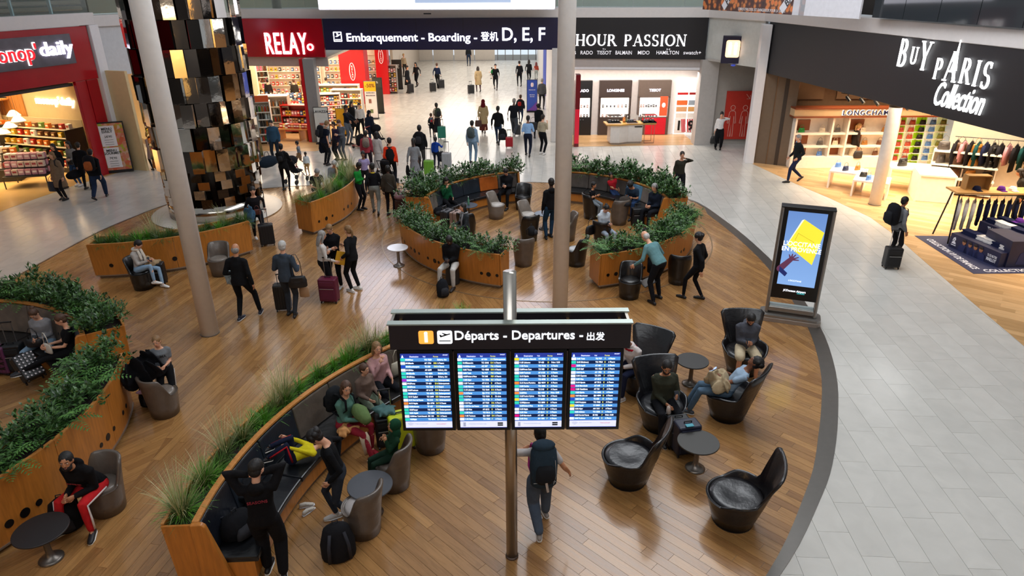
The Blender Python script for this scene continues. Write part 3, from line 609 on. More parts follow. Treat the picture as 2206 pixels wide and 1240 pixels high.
ROWS = [
 [('T', '09:30Oran', 'TO 7220', '', 'Embarq. clos'), ('W', '09:35Berlin', 'AF 1734', 'E18', "A l'heure"), ('B', '09:35Southampton', 'T2 520', 'D63', "A l'heure"), ('W', '09:35Nice', 'AF 6299', '', 'Embarq. clos'), ('T', '09:40Seville', 'TO 4650', '', 'Embarq. clos'), ('T', '09:45Palma', 'TO 4714', '', 'Embarq. clos'), ('M', '09:50Valencia', 'WK 1234', 'E12', 'Embarquement'), ('W', '09:55Porto', 'TP 453', 'D16', 'Embarquement'), ('T', '09:55Porto', 'TO 7660', 'D15', 'Retard'), ('W', '10:00Toulouse', 'AF 6113', 'E14', 'Embarquement'), ('T', '10:05Madrid', 'TO 4672', 'E22', 'Embarquement'), ('T', '10:10 Cagliari', 'TO 3499', 'E20', 'Embarquement'), ('W', '10:15 Fort de France', 'TX 510', 'F21', 'Embarquement'), ('O', '10:15 Naples', 'EJU 4798', 'D17', "A l'heure"), ('W', '10:20Lisbonne', 'TP 437', 'D15', 'Embarquement'), ('T', '10:20Tanger', 'TO 3072', 'D07', 'Embarquement'), ('T', '10:25 Agadir', 'TO 3001', 'E23', 'Embarquement'), ('W', '10:30New York-Newark', 'BX 100', 'F31', "A l'heure"), ('T', '10:35Split', 'TO 4314', 'E24', "A l'heure")],
 [('W', '10:35Lausanne', 'AF 904', 'D19', 'Embarquement'), ('T', '10:40Essaouira', 'TO 3048', 'E14', "A l'heure"), ('W', '10:40Milan-Linate', 'AZ 357', 'F26', "A l'heure"), ('T', '10:45 Tirana', 'TO 4058', 'E18', "A l'heure"), ('W', '10:50 Tunis', 'TU 717', 'F24', "A l'heure"), ('W', '10:55Pointe à Pitre', 'TX 540', 'F29', "A l'heure"), ('T', '11:00 Alger', 'TO 7006', 'E21', "A l'heure"), ('W', '11:00 Toulouse', 'AF 6116', 'E', "A l'heure"), ('T', '11:05 Palerme', 'TO 4655', 'E17', "A l'heure"), ('T', '11:10 Lisbonne', 'TO 7644', 'E16', "A l'heure"), ('O', '11:15 Porto', 'EJU 7713', 'D17', 'On time'), ('T', '11:15 Faro', 'TO 7604', 'E', 'On time'), ('T', '11:20 Fez', 'TO 7126', 'F', "A l'heure"), ('W', '11:25 Figari', 'AF 7550', 'E16', "A l'heure"), ('W', '11:30 Fort de France', 'AF 840', 'E19', "A l'heure"), ('W', '11:35 Nice', 'AF 6212', 'E', "A l'heure"), ('T', '11:35 Porto', 'TO 7616', 'E', "A l'heure"), ('O', '11:40 Toulouse', 'EJU 4069', 'E14', "A l'heure"), ('W', '11:45 Dakar', 'TO 7500', 'F', "A l'heure")],
 [('Y', '11:50 London-Gatwick', 'VY 8950', 'D', "A l'heure"), ('W', '11:55 Lisbonne', 'TP 433', 'D', 'Prévu 13:30'), ('T', '11:55 Porto', 'TO 7616', 'E', "A l'heure"), ('W', '12:00Punta Cana', 'TX 908', 'F', 'On time'), ('W', '12:00 Toulouse', 'AF 6120', 'E', "A l'heure"), ('T', '12:10 Djerba', 'TO 7300', 'E', "A l'heure"), ('T', '12:15 Oran', 'TO 4790', 'E', "A l'heure"), ('O', '12:15 Rome-Fiumicino', 'EJU 4819', 'D', "A l'heure"), ('T', '12:20 Corfou', 'TO 4800', 'E', "A l'heure"), ('W', '12:20Fort de France', 'TX 510', 'F', "A l'heure"), ('O', '12:25Nice', 'EJU 4431', 'D', 'Prévu 12:45'), ('T', '12:25Toulon-Hyères', 'TO 7880', 'E', "A l'heure"), ('Y', '12:25Dublin', 'VY 8470', 'D', "A l'heure"), ('T', '12:30Mykonos', 'TO 3890', 'E', "A l'heure"), ('B', '12:35Pointe à Pitre', 'SS 925', 'F', "A l'heure"), ('W', '12:35 Bejaïa', 'AH 1015', 'F', "A l'heure"), ('W', '12:35 Nice', 'AF 6214', 'E', "A l'heure"), ('P', '12:40 Marrakech', 'AT 649', 'F', "A l'heure"), ('W', '12:45 Oran', 'AH 1001', 'F', "A l'heure")],
 [('W', '12:45 Tunis', 'TU 719', 'F', "A l'heure"), ('T', '12:45 Edimbourg', 'TO 7924', 'E', "A l'heure"), ('P', '12:50 Agadir', 'AT 661', 'F', "A l'heure"), ('T', '12:55 Sétif', 'TO 7220', 'E', "A l'heure"), ('W', '13:00 Berlin', 'AF 1702', 'E', "A l'heure"), ('W', '13:00 Cayenne', 'TX 570', 'F', "A l'heure"), ('W', '13:05 Nice', 'AF 6215', 'E', "A l'heure"), ('W', '13:10 Ajaccio', 'AF 7512', 'E', "A l'heure"), ('P', '13:15 Marrakech', 'AT 649', 'F', "A l'heure"), ('P', '13:20 Casablanca', 'AT 761', 'F', "A l'heure"), ('T', '13:25 Djerba', 'TO 3602', 'E', "A l'heure"), ('O', '13:35 Manchester', 'EJU 4099', 'D', "A l'heure"), ('B', '13:35 Cardiff', 'T2 528', 'D', "A l'heure"), ('T', '13:40 Perpignan', 'TO 7083', 'E', "A l'heure"), ('Y', '13:45 Agadir', 'VY 8009', 'D', "A l'heure"), ('W', '13:50 Alger', 'AH 1011', 'F', "A l'heure"), ('T', '13:55 Athènes', 'TO 3530', 'E', "A l'heure"), ('B', '14:00 Fort de France', 'SS 932', 'F', 'Prévu 15:00'), ('W', '14:00 Toulouse', 'AF 6122', 'E', "A l'heure")]]
TLS = 1.0
LOGO = {'T': '2FD0B4', 'W': 'F2F2F8', 'B': '1A44B8', 'M': '9A28B8', 'O': 'F08A3C', 'Y': 'E8D828', 'P': 'D8107C'}
for k in range(4):
    x0 = -1.185 + .604 * k; cx = x0 + .28; y = YF + .012
    MB().box((cx, y + .03, 2.735), (.585, .075, 1.05)).build('screen_frame', BLACK, t, bev=.004)
    sc_ = MB().box((cx, y - .010, 2.735), (.515, .006, .97)).build('screen', M('2A3DA0', .4, emit=.6), t)
    zt = 3.170; rh = .0432
    MB().box((cx, y - .0138, zt - .0), (.515, .001, .0)).v
    l = MB(); d = MB()
    for i in range(19): (l if i % 2 == 0 else d).box((cx, y - .0150, zt - rh * (i + .5)), (.515, .002, rh))
    l.build('light_rows', PB1, sc_).matrix_parent_inverse = Matrix(); d.build('dark_rows', PB2, sc_)
    MB().box((cx, y - .015, 2.300), (.515, .002, .082)).build('footer', M('DDE2F8', .4, emit=.8), sc_)
    for c_ in set(r_[0] for r_ in ROWS[k]):
        m_ = MB()
        for i, r_ in enumerate(ROWS[k]):
            if r_[0] == c_: m_.box((x0 + .045, y - .0165, zt - rh * (i + .5)), (.048, .002, rh * .72))
        m_.build('airline_logos', M(LOGO[c_], .4, emit=.9), sc_)['kind'] = 'stuff'
    yt = y - .0175
    for nm, xx, ix, al in (('destinations', .074, 1, 'LEFT'), ('flight_numbers', .275, 2, 'LEFT'), ('gates', .372, 3, 'LEFT'), ('remarks', .412, 4, 'LEFT')):
        for i, r_ in enumerate(ROWS[k]):
            pass
        txt(nm, '\n'.join(r_[ix] or ' ' for r_ in ROWS[k]), .0262, M('F6F060', .4, emit=1.1) if nm == 'gates' else WTX, sc_, (x0 + xx, yt, zt - .008), ext=.0006, off=.02, al=al, ls=rh / .0262 / TLS, sx=.72 if nm in ('remarks', 'destinations') else .80)
    txt('column_heads', 'Destination        Vol', .024, WTX, sc_, (x0 + .12, yt, zt + .018), ext=.0006, al='LEFT', sx=.85)
    txt('column_head', 'Portes', .024, M('F6F060', .4, emit=1.1), sc_, (x0 + .37, yt, zt + .018), ext=.0006, al='LEFT', sx=.85)
    txt('clock', '09:45:07', .018, WTX, sc_, (cx + .245, yt, zt + .037), ext=.0006, al='RIGHT', sx=.85)
    MB().yprism([(-.012, 0), (.012, 0), (.002, .03), (-.002, .03)], -.001, .001).build('tower_logo', WTX, sc_, loc=(x0 + .045, yt, zt + .006))
    if k in (0, 3):
        txt('footer_text', 'Free unlimited wifi', .018, M('8A90B0', .5, emit=.5), sc_, (x0 + .13, yt, 2.312), ext=.0005, al='LEFT'); txt('footer_text', '*WIFI AIRPORT', .021, M('C06078', .5, emit=.6), sc_, (x0 + .36, yt, 2.307), ext=.0005, al='LEFT', sx=.8)
        m_ = MB()
        for q in range(3): m_.add([(x0 + .08 + (.012 + .014 * q) * cos(a), yt, 2.283 + (.012 + .014 * q) * sin(a)) for a in [RAD(40 + 20 * j) for j in range(6)]] + [(x0 + .08 + (.016 + .014 * q) * cos(a), yt, 2.283 + (.016 + .014 * q) * sin(a)) for a in [RAD(140 - 20 * j) for j in range(6)]], [tuple(range(12))])
        m_.build('wifi_symbol', M('8A90B0', .5, emit=.5), sc_)
    else:
        txt('footer_text', 'Download the airport app', .018, M('8A90B0', .5, emit=.5), sc_, (x0 + .12, yt, 2.307), ext=.0005, al='LEFT')
        MB().box((x0 + .465, yt, 2.314), (.06, .002, .018)).box((x0 + .465, yt, 2.288), (.06, .002, .018)).build('store_badges', BLACK, sc_)
        MB().box((x0 + .07, yt, 2.300), (.028, .001, .056)).build('phone_symbol', M('AEB4D0', .5, emit=.6), sc_)
    if k < 3: MB().box((x0 + .582 , -.33, 2.72), (.012, .03, 1.02)).build('divider', M('6A5A52', .4, .6), t)
MB().box((0, .33, 2.70), (2.42, .075, 1.06)).build('rear_screens', BLACK, t)

for ch in list(t.children):
    if ch.name.startswith('pole'): continue
    ys = [v.co.y for v in ch.data.vertices]; my = (min(ys) + max(ys)) / 2 + ch.location.y
    if abs(my) > .1: ch.location.y += .19 if my < 0 else -.19
    else: ch.scale.y = .45
    ch.location.z -= .105; ch.location.x *= 1.03; ch.scale.x *= 1.03

# advertising totem
ta, tb = fl(1645, 688), fl(1756, 704); r = atan2(tb.y - ta.y, tb.x - ta.x); c = (ta + tb) / 2; W_ = (tb - ta).length
t = thing('advertising_totem', 'upright grey advertising totem with a lit screen showing a yellow envelope', 'sign', c + V((.05, .15, 0)), r)
W_ = 1.04; SIL = M('8F8B86', .3, .7, 'silver_paint')
m_ = MB(); m_.prism(rrect(1.26, .46, .12), 0, .10); m_.build('base_plinth', M('9A8E84', .4, .4), t, bev=.01)
m_ = MB(); m_.prism([(a, b) for a, b in rrect(1.24, .44, .12)], .10, .16); m_.prism(rrect(1.12, .34, .1), .155, .165); m_.build('base_lip', SIL, t, bev=.01)
for s_ in (-1, 1):
    m_ = MB(); m_.box((s_ * (W_ / 2 - .035), 0, 1.36), (.07, .24, 2.4)); m_.build('side_post', SIL, t, bev=.03, seg=3)
m_ = MB(); m_.box((0, 0, .27), (W_ - .10, .24, .12)); m_.build('bottom_bar', SIL, t, bev=.03, seg=3)
MB().box((0, 0, .335), (W_ - .16, .20, .012)).build('tray', M('C4D2D2', .3, .3), t)
MB().box((0, 0, 2.565), (W_, .24, .03)).build('top_cap', BLACK, t, bev=.008)
MB().box((0, -.01, 1.55), (W_ - .13, .20, 2.02)).build('black_housing', BLACK, t, bev=.006)
SCR = bpy.data.materials.new('screen_sky'); SCR.use_nodes = True; nt = SCR.node_tree; N = nt.nodes; L = nt.links
tc = N.new('ShaderNodeTexCoord'); sp = N.new('ShaderNodeSeparateXYZ'); L.new(tc.outputs['Generated'], sp.inputs[0])
cr = N.new('ShaderNodeValToRGB'); cr.color_ramp.elements[0].color = (*lin('8CB6F0'), 1); cr.color_ramp.elements[1].color = (*lin('6C92D2'), 1); L.new(sp.outputs['Z'], cr.inputs[0])
b = N['Principled BSDF']; L.new(cr.outputs[0], b.inputs['Emission Color']); b.inputs['Emission Strength'].default_value = 1.0; b.inputs['Base Color'].default_value = (0, 0, 0, 1)
MB().box((0, -.115, 1.68), (.74, .01, 1.62)).build('screen', SCR, t)
YEL = M('E8D436', .5, emit=.95)
m_ = MB().yprism([(-.30, .08), (.24, -.30), (.36, .42), (-.05, .66)], -.004, .004); o = m_.build('yellow_envelope', YEL, t, loc=(.0, -.125, 1.68))
MB().yprism([(-.33, .03), (-.30, .08), (-.05, .66), (-.09, .64)], -.003, .003).build('envelope_edge', M('F4F0D0', .5, emit=.9), t, loc=(0, -.126, 1.68))
m_ = MB()
for a, b_ in (((-.12, .32), (.2, .16)), ((-.12, .32), (-.16, .16)), ((-.16, .16), (.16, 0)), ((.2, .16), (.16, 0))): m_.tube([(a[0], 0, a[1]), (b_[0], 0, b_[1])], .004, 4)
m_.build('envelope_frame', M('B0A028', .5, emit=.5), t, loc=(0, -.132, 1.72))
serif_ = [txt('lettering', "L'OCCITANE", .135, M('FFFFFF', .4, emit=1.4), t, (-.02, -.137, 1.80), ext=.002, sx=.93, off=.005), txt('lettering', 'EN PROVENCE', .135, M('FFFFFF', .4, emit=1.4), t, (-.01, -.137, 1.68), ext=.002, sx=.86, off=.005)]
HND = M('6A3A58', .5, emit=.45)
m_ = MB(); m_.limb([(-.36, 0, -.28), (-.18, 0, -.05)], [.07, .05], 8)
for i, (dx, dz) in enumerate(((.02, .12), (.08, .11), (.14, .06), (.15, 0), (-.04, .10))): m_.limb([(-.18, 0, -.05), (-.18 + dx, 0, -.05 + dz)], [.025, .013], 6)
m_.v = [(a, b_ * .06, z) for a, b_, z in m_.v]; m_.build('hand_picture', HND, t, loc=(0, -.128, 1.50)); MB().yprism([(-.37, -.14), (-.24, -.24), (-.20, -.16), (-.37, -.02)], -.002, .002).build('sleeve_picture', M('1E2A68', .5, emit=.6), t, loc=(0, -.135, 1.30))
txt('small_lettering', "L'OCCITANE", .045, WTX, t, (-.03, -.13, .98), ext=.002); txt('maker_lettering', 'JCDecaux Airport', .06, WTX, t, (0, -.125, .745), ext=.002, off=.02); MB().box((.13, -.122, .705), (.15, .004, .035)).build('maker_strip', M('3A9AA0', .5, emit=.5), t)

# mirrored pillar
MC = V((-9.6, 21.5, 0)); t = thing('mirrored_pillar', 'huge round pillar clad in staggered mirror boxes', 'art pillar', MC)
MIR = M('E4DED6', .045, 1.0, 'mirror', sc=2.5, amt=.05, bump=.10); MIRD = M('5A5450', .05, 1.0, 'dark_mirror', sc=2.5, amt=.05, bump=.10)
MB().lathe([(1.38, 0), (1.38, 10)], 48).build('core', M('3A3532', .2, .9, 'dark_steel'), t, smooth=True)
MB().lathe([(1.46, 0.03), (1.46, .5)], 48).build('polished_foot', M('B8AFA4', .12, 1.0, 'polished_steel'), t, smooth=True)
rows = [.5, .78, 1.05, 1.32, 1.62, 2.29, 2.96, 3.63, 4.36, 5.12, 5.89, 6.6]; base_m = {}
random.seed(3); cnt = 0
for i in range(len(rows) - 1):
    nn = 28; hh = rows[i + 1] - rows[i]
    for k in range(nn):
        a = 2 * pi * (k + (i % 2) * .5) / nn; d_ = (cos(a), sin(a))
        if d_[0] * .40 + d_[1] * -.92 < -.12: continue
        low = i < 4
        if low and (k + i) % 2: continue
        w_ = 2 * pi * 1.5 / nn * (.98 if not low else .95); dep = .10 if low else (.26 if (k + i) % 2 == 0 else .13)
        key = (round(hh, 2), dep, random.randint(0, 2))
        if key not in base_m:
            rx = .04 + .05 * random.random(); q = MB(); q.box((dep / 2, 0, hh / 2), (dep, w_, hh * .985)); me = q.mesh('mirror_panel', [MIR if key[2] else MIRD]); base_m[key] = me
        o = bpy.data.objects.new('mirror_panel', base_m[key]); COL.objects.link(o); o.parent = t; o.location = (1.36 * d_[0], 1.36 * d_[1], rows[i])
        o.rotation_euler = (0, random.uniform(-.03, .03), a + random.uniform(-.16, .16)); cnt += 1
def wallsign(name, label, cat, loc, rz): return thing(name, label, cat, loc, rz)
# toilets sign and red panel
p = V((9.05, 29.35, 0)); t = thing('toilets_sign', 'dark square toilets sign with a glowing orange pictogram on the white wall', 'sign', p, RAD(-14))
MB().box((0, -.12, 4.2), (.82, .30, 1.06)).build('housing', M('1A1634', .4), t, bev=.02)
rplate('lit_panel', M('FFC890', .4, emit=2.2), t, (0, -.28, 4.24), .54, .66, .08)
m_ = MB()
for s_ in (-1, 1): m_.ell((s_ * .11, 0, .2), (.05, .006, .05), None, 10, 6).yprism([(s_ * .11 - .06, .14), (s_ * .11 + .06, .14), (s_ * .11 + .04, -.22), (s_ * .11 - .04, -.22)], -.004, .004)
m_.build('pictogram', M('FFFFFF', .4, emit=4), t, loc=(0, -.292, 4.24))
MB().lathe([(.02, 0), (.09, .02), (.09, .06), (.02, .08)], 14, (.1, -.1, 3.55)).build('small_lamp', M('4050B8', .4, emit=.6), t)
struct('wall_recess_back', MB().box((10.1, 31.0, 1.83), (2.2, .15, 3.66)), M('ABA59D', .5))
m_ = MB(); m_.box((8.62, 30.98, 1.83), (.75, .6, 3.66)); struct('wall_watch_side', m_, M('B5AFAA', .5))
struct('ceiling_recess', MB().prism(ccw([(8.4, 30.8), (9.8, 28), (12, 28), (12, 31.5), (8.5, 31.5)]), 3.64, 3.72), M('B5AFAA', .5))
m_ = MB(); m_.box((9.72, 27.62, 2.6), (.34, .7, 5.3), rz=RAD(-12)); struct('trim_31', m_, WHITE, bev=.015)
m_ = MB(); m_.box((10.35, 27.2, 1.8), (.16, 1.5, 3.6), rz=RAD(60)); struct('wall_boutique_jamb', m_, M('6E5C4A', .45, kind='bronze_panel'))
m_ = MB(); m_.box((10.6, 26.98, 1.8), (.06, .14, 3.6), rz=RAD(60)); struct('trim_32', m_, M('3A2E24', .45))
ps = thing('pictogram_sign', 'red panel with outlined man and woman pictograms and an arrow', 'sign', (10.12, 30.86, 0), RAD(-2))
MB().box((0, 0, 1.28), (1.2, .08, 2.1)).build('red_panel', M('C23020', .5), ps)
ln = MB(); LW = .018
for s_ in (-1, 1):
    cx = s_ * .27; ring = [(cx + .1 * cos(a), -.05, 1.62 + .1 * sin(a)) for a in [2 * pi * i / 14 for i in range(15)]]; ln.tube(ring, LW * .6, 4)
    body = [(cx - .19, .95), (cx - .13, 1.42), (cx - .08, 1.48), (cx + .08, 1.48), (cx + .13, 1.42), (cx + .19, .95), (cx + .14, .93), (cx + .08, 1.25), (cx + .10, .35), (cx + .02, .35), (cx, .85), (cx - .02, .35), (cx - .10, .35), (cx - .08, 1.25), (cx - .14, .93), (cx - .19, .95)]
    ln.tube([(a, -.05, z) for a, z in body], LW * .6, 4)
ln.tube([(.25, -.05, 2.2), (.42, -.05, 2.0)], LW * .6, 4).tube([(.28, -.05, 2.0), (.42, -.05, 2.0), (.42, -.05, 2.16)], LW * .6, 4)
ln.build('pictogram_lines', M('E8B8A8', .5), ps)
# ---------------------------------------------------------------- planters, benches, plants
def smart_leaf(m, p, d, up, L, w):
    d = d.normalized(); s_ = d.cross(up)
    if s_.length < 1e-3: s_ = V((1, 0, 0))
    s_.normalize(); n_ = s_.cross(d)
    o = len(m.v); m.v += [tuple(p), tuple(p + d * L * .45 + s_ * w / 2 + n_ * w * .12), tuple(p + d * L - n_ * L * .12), tuple(p + d * L * .45 - s_ * w / 2 + n_ * w * .12), tuple(p + d * L * .5)]
    m.f += [(o, o + 1, o + 4), (o + 1, o + 2, o + 4), (o, o + 4, o + 3), (o + 4, o + 2, o + 3)]; m.m += [m.mat] * 4
def leafmat(c1, c2, rough=.4):
    m = bpy.data.materials.new('leaf'); m.use_nodes = True; nt = m.node_tree; N = nt.nodes; L = nt.links; b = N['Principled BSDF']
    g_ = N.new('ShaderNodeNewGeometry'); mix = N.new('ShaderNodeMix'); mix.data_type = 'RGBA'
    mix.inputs[6].default_value = (*lin(c1), 1); mix.inputs[7].default_value = (*lin(c2), 1); L.new(g_.outputs['Random Per Island'], mix.inputs[0])
    L.new(mix.outputs[2], b.inputs['Base Color']); b.inputs['Roughness'].default_value = rough; b.inputs['Subsurface Weight'].default_value = 0.0; return m
LF_D = leafmat('1F3A1C', '4C7436', .34); LF_F = leafmat('2E5A26', '5C8A3C', .5); LF_G = leafmat('3C7A1C', '6AA832', .5); LF_T = leafmat('7E8A4A', 'C8BE90', .7); LF_B = leafmat('2E4A1C', '56762C', .5)
def shrub_mesh(seed, R=.30, n=330):
    random.seed(seed); m = MB()
    for i in range(26):
        a = random.uniform(0, 2 * pi); e = random.uniform(.1, 1.4); q = V((cos(a) * cos(e), sin(a) * cos(e), sin(e))) * R * random.uniform(.65, 1.1); q.z += .02
        for k in range(n // 26):
            b_ = random.uniform(0, 2 * pi); f = random.uniform(-.3, 1.2); d = V((cos(b_) * cos(f), sin(b_) * cos(f), sin(f)))
            smart_leaf(m, q + d * .02 + q.normalized() * random.uniform(-.12, .05), (d + q.normalized() * .4), V((0, 0, 1)), random.uniform(.055, .085), random.uniform(.028, .042))
    return m.mesh('foliage', LF_D)
def fern_mesh(seed, L=.42, n=15):
    random.seed(seed); m = MB()
    for i in range(n):
        a = 2 * pi * i / n + random.uniform(-.2, .2); el = random.uniform(.5, 1.2); l = L * random.uniform(.75, 1.1); p = V((0, 0, .02)); d = V((cos(a) * cos(el), sin(a) * cos(el), sin(el)))
        N_ = 11
        for k in range(N_):
            q = p + d * l / N_; d = (d + V((0, 0, -.13))).normalized(); s_ = d.cross(V((0, 0, 1))).normalized(); w_ = .085 * sin(pi * (k + 1.2) / (N_ + 1)) + .015
            for sg in (-1, 1): smart_leaf(m, q, s_ * sg + d * .35, V((0, 0, 1)), w_, .022)
            p = q
    return m.mesh('fronds', LF_F)
def grass_mesh(seed, L, n, mat, spread, w=.006, plume=False):
    random.seed(seed); m = MB()
    for i in range(n):
        a = random.uniform(0, 2 * pi); el = random.uniform(spread, 1.5); l = L * random.uniform(.6, 1.1); p = V((cos(a) * .05 * random.random(), sin(a) * .05 * random.random(), 0)); d = V((cos(a) * cos(el), sin(a) * cos(el), sin(el))); s_ = V((-sin(a), cos(a), 0))
        pts = []; N_ = 5; drop = random.uniform(.05, .32)
        for k in range(N_ + 1): pts.append(p.copy()); p = p + d * l / N_; d = (d + V((0, 0, -drop))).normalized()
        o = len(m.v)
        for k, q in enumerate(pts):
            ww = w * (1 - .85 * k / N_) * (1.6 if plume and k > 2 else 1); m.v += [tuple(q - s_ * ww), tuple(q + s_ * ww)]
        for k in range(N_): m.f.append((o + 2 * k, o + 2 * k + 1, o + 2 * k + 3, o + 2 * k + 2)); m.m.append(m.mat)
    return m.mesh('blades', mat)
PM = {'shrub': [('foliage', [shrub_mesh(s) for s in (1, 2, 3)])], 'fern': [('fronds', [fern_mesh(s) for s in (4, 5, 6)])],
      'grass': [('blades', [grass_mesh(s, .34, 150, LF_G, .3, .006) for s in (7, 8)])],
      'low': [('foliage', [grass_mesh(s, .26, 170, LF_B, .1, .007) for s in (9, 10)])],
      'tall': [('blades', [grass_mesh(s, .30, 130, LF_B, .2, .005) for s in (11, 12)]), ('plumes', [grass_mesh(s, .62, 70, LF_T, 1.0, .0035, True) for s in (13, 14)])]}
PNAME = {'shrub': ('leafy_shrub', 'dark glossy leafy shrub', 'shrub'), 'fern': ('fern', 'green feathery fern', 'fern'), 'grass': ('grass_clump', 'bright green grass', 'grass'),
         'low': ('low_plant', 'low dark green plant', 'plant'), 'tall': ('feather_grass', 'pale plumed feather grass', 'grass')}
ORD = ['first', 'second', 'third', 'fourth', 'fifth', 'sixth', 'seventh', 'eighth', 'ninth', 'tenth', 'eleventh', 'twelfth', 'thirteenth', 'fourteenth', 'fifteenth', 'sixteenth', 'seventeenth', 'eighteenth', 'nineteenth', 'twentieth', 'twenty-first', 'twenty-second', 'twenty-third', 'twenty-fourth', 'twenty-fifth', 'twenty-sixth', 'twenty-seventh', 'twenty-eighth', 'twenty-ninth', 'thirtieth'] + ['thirty-' + w_ for w_ in ('first', 'second', 'third', 'fourth', 'fifth', 'sixth', 'seventh', 'eighth', 'ninth')] + ['fortieth', 'forty-first', 'forty-second']
def plant(kind, x, y, z, s, where, pos=''):
    nm, lb, ct = PNAME[kind]; t = thing(nm, lb + ', ' + pos + where, ct, (x, y, z), random.uniform(0, 6.28), lb + 's in ' + where)
    for part_, ms in PM[kind]:
        o = bpy.data.objects.new(part_, random.choice(ms)); COL.objects.link(o); o.parent = t; o['kind'] = 'stuff'
    t.scale = (s, s, s * random.uniform(.9, 1.15)); return t
def P2(c, r, a): return (c[0] + r * cos(a), c[1] + r * sin(a))
def arcprism(m, c, r0, r1, a0, a1, z0, z1, n):
    A = [a0 + (a1 - a0) * i / n for i in range(n + 1)]
    for i in range(n):
        m.prism(ccw([P2(c, r0, A[i]), P2(c, r1, A[i]), P2(c, r1, A[i + 1]), P2(c, r0, A[i + 1])]), z0, z1)
def arcwall(m, c, r0, r1, a0, a1, z0, z1, n):
    """closed curved slab, one shell; r may lean: r0,r1 pairs (bottom, top)"""
    R0 = r0 if isinstance(r0, tuple) else (r0, r0); R1 = r1 if isinstance(r1, tuple) else (r1, r1); o = len(m.v)
    for i in range(n + 1):
        a = a0 + (a1 - a0) * i / n
        for r, z in ((R0[0], z0), (R1[0], z0), (R1[1], z1), (R0[1], z1)): m.v.append((*P2(c, r, a), z))
    for i in range(n):
        for k in range(4):
            m.f.append((o + 4 * i + k, o + 4 * i + (k + 1) % 4, o + 4 * i + 4 + (k + 1) % 4, o + 4 * i + 4 + k)); m.m.append(m.mat)
    m.f += [(o + 3, o + 2, o + 1, o), (o + 4 * n, o + 4 * n + 1, o + 4 * n + 2, o + 4 * n + 3)]; m.m += [m.mat] * 2
    return m
SOIL = M('241B14', .95, kind='soil', sc=40, bump=.6); PLINTH = M('8C7A68', .35, .5, 'plinth_metal'); WOODL = M('C08040', .42, kind='wood', sc=3.0, amt=.14, coat=.15)
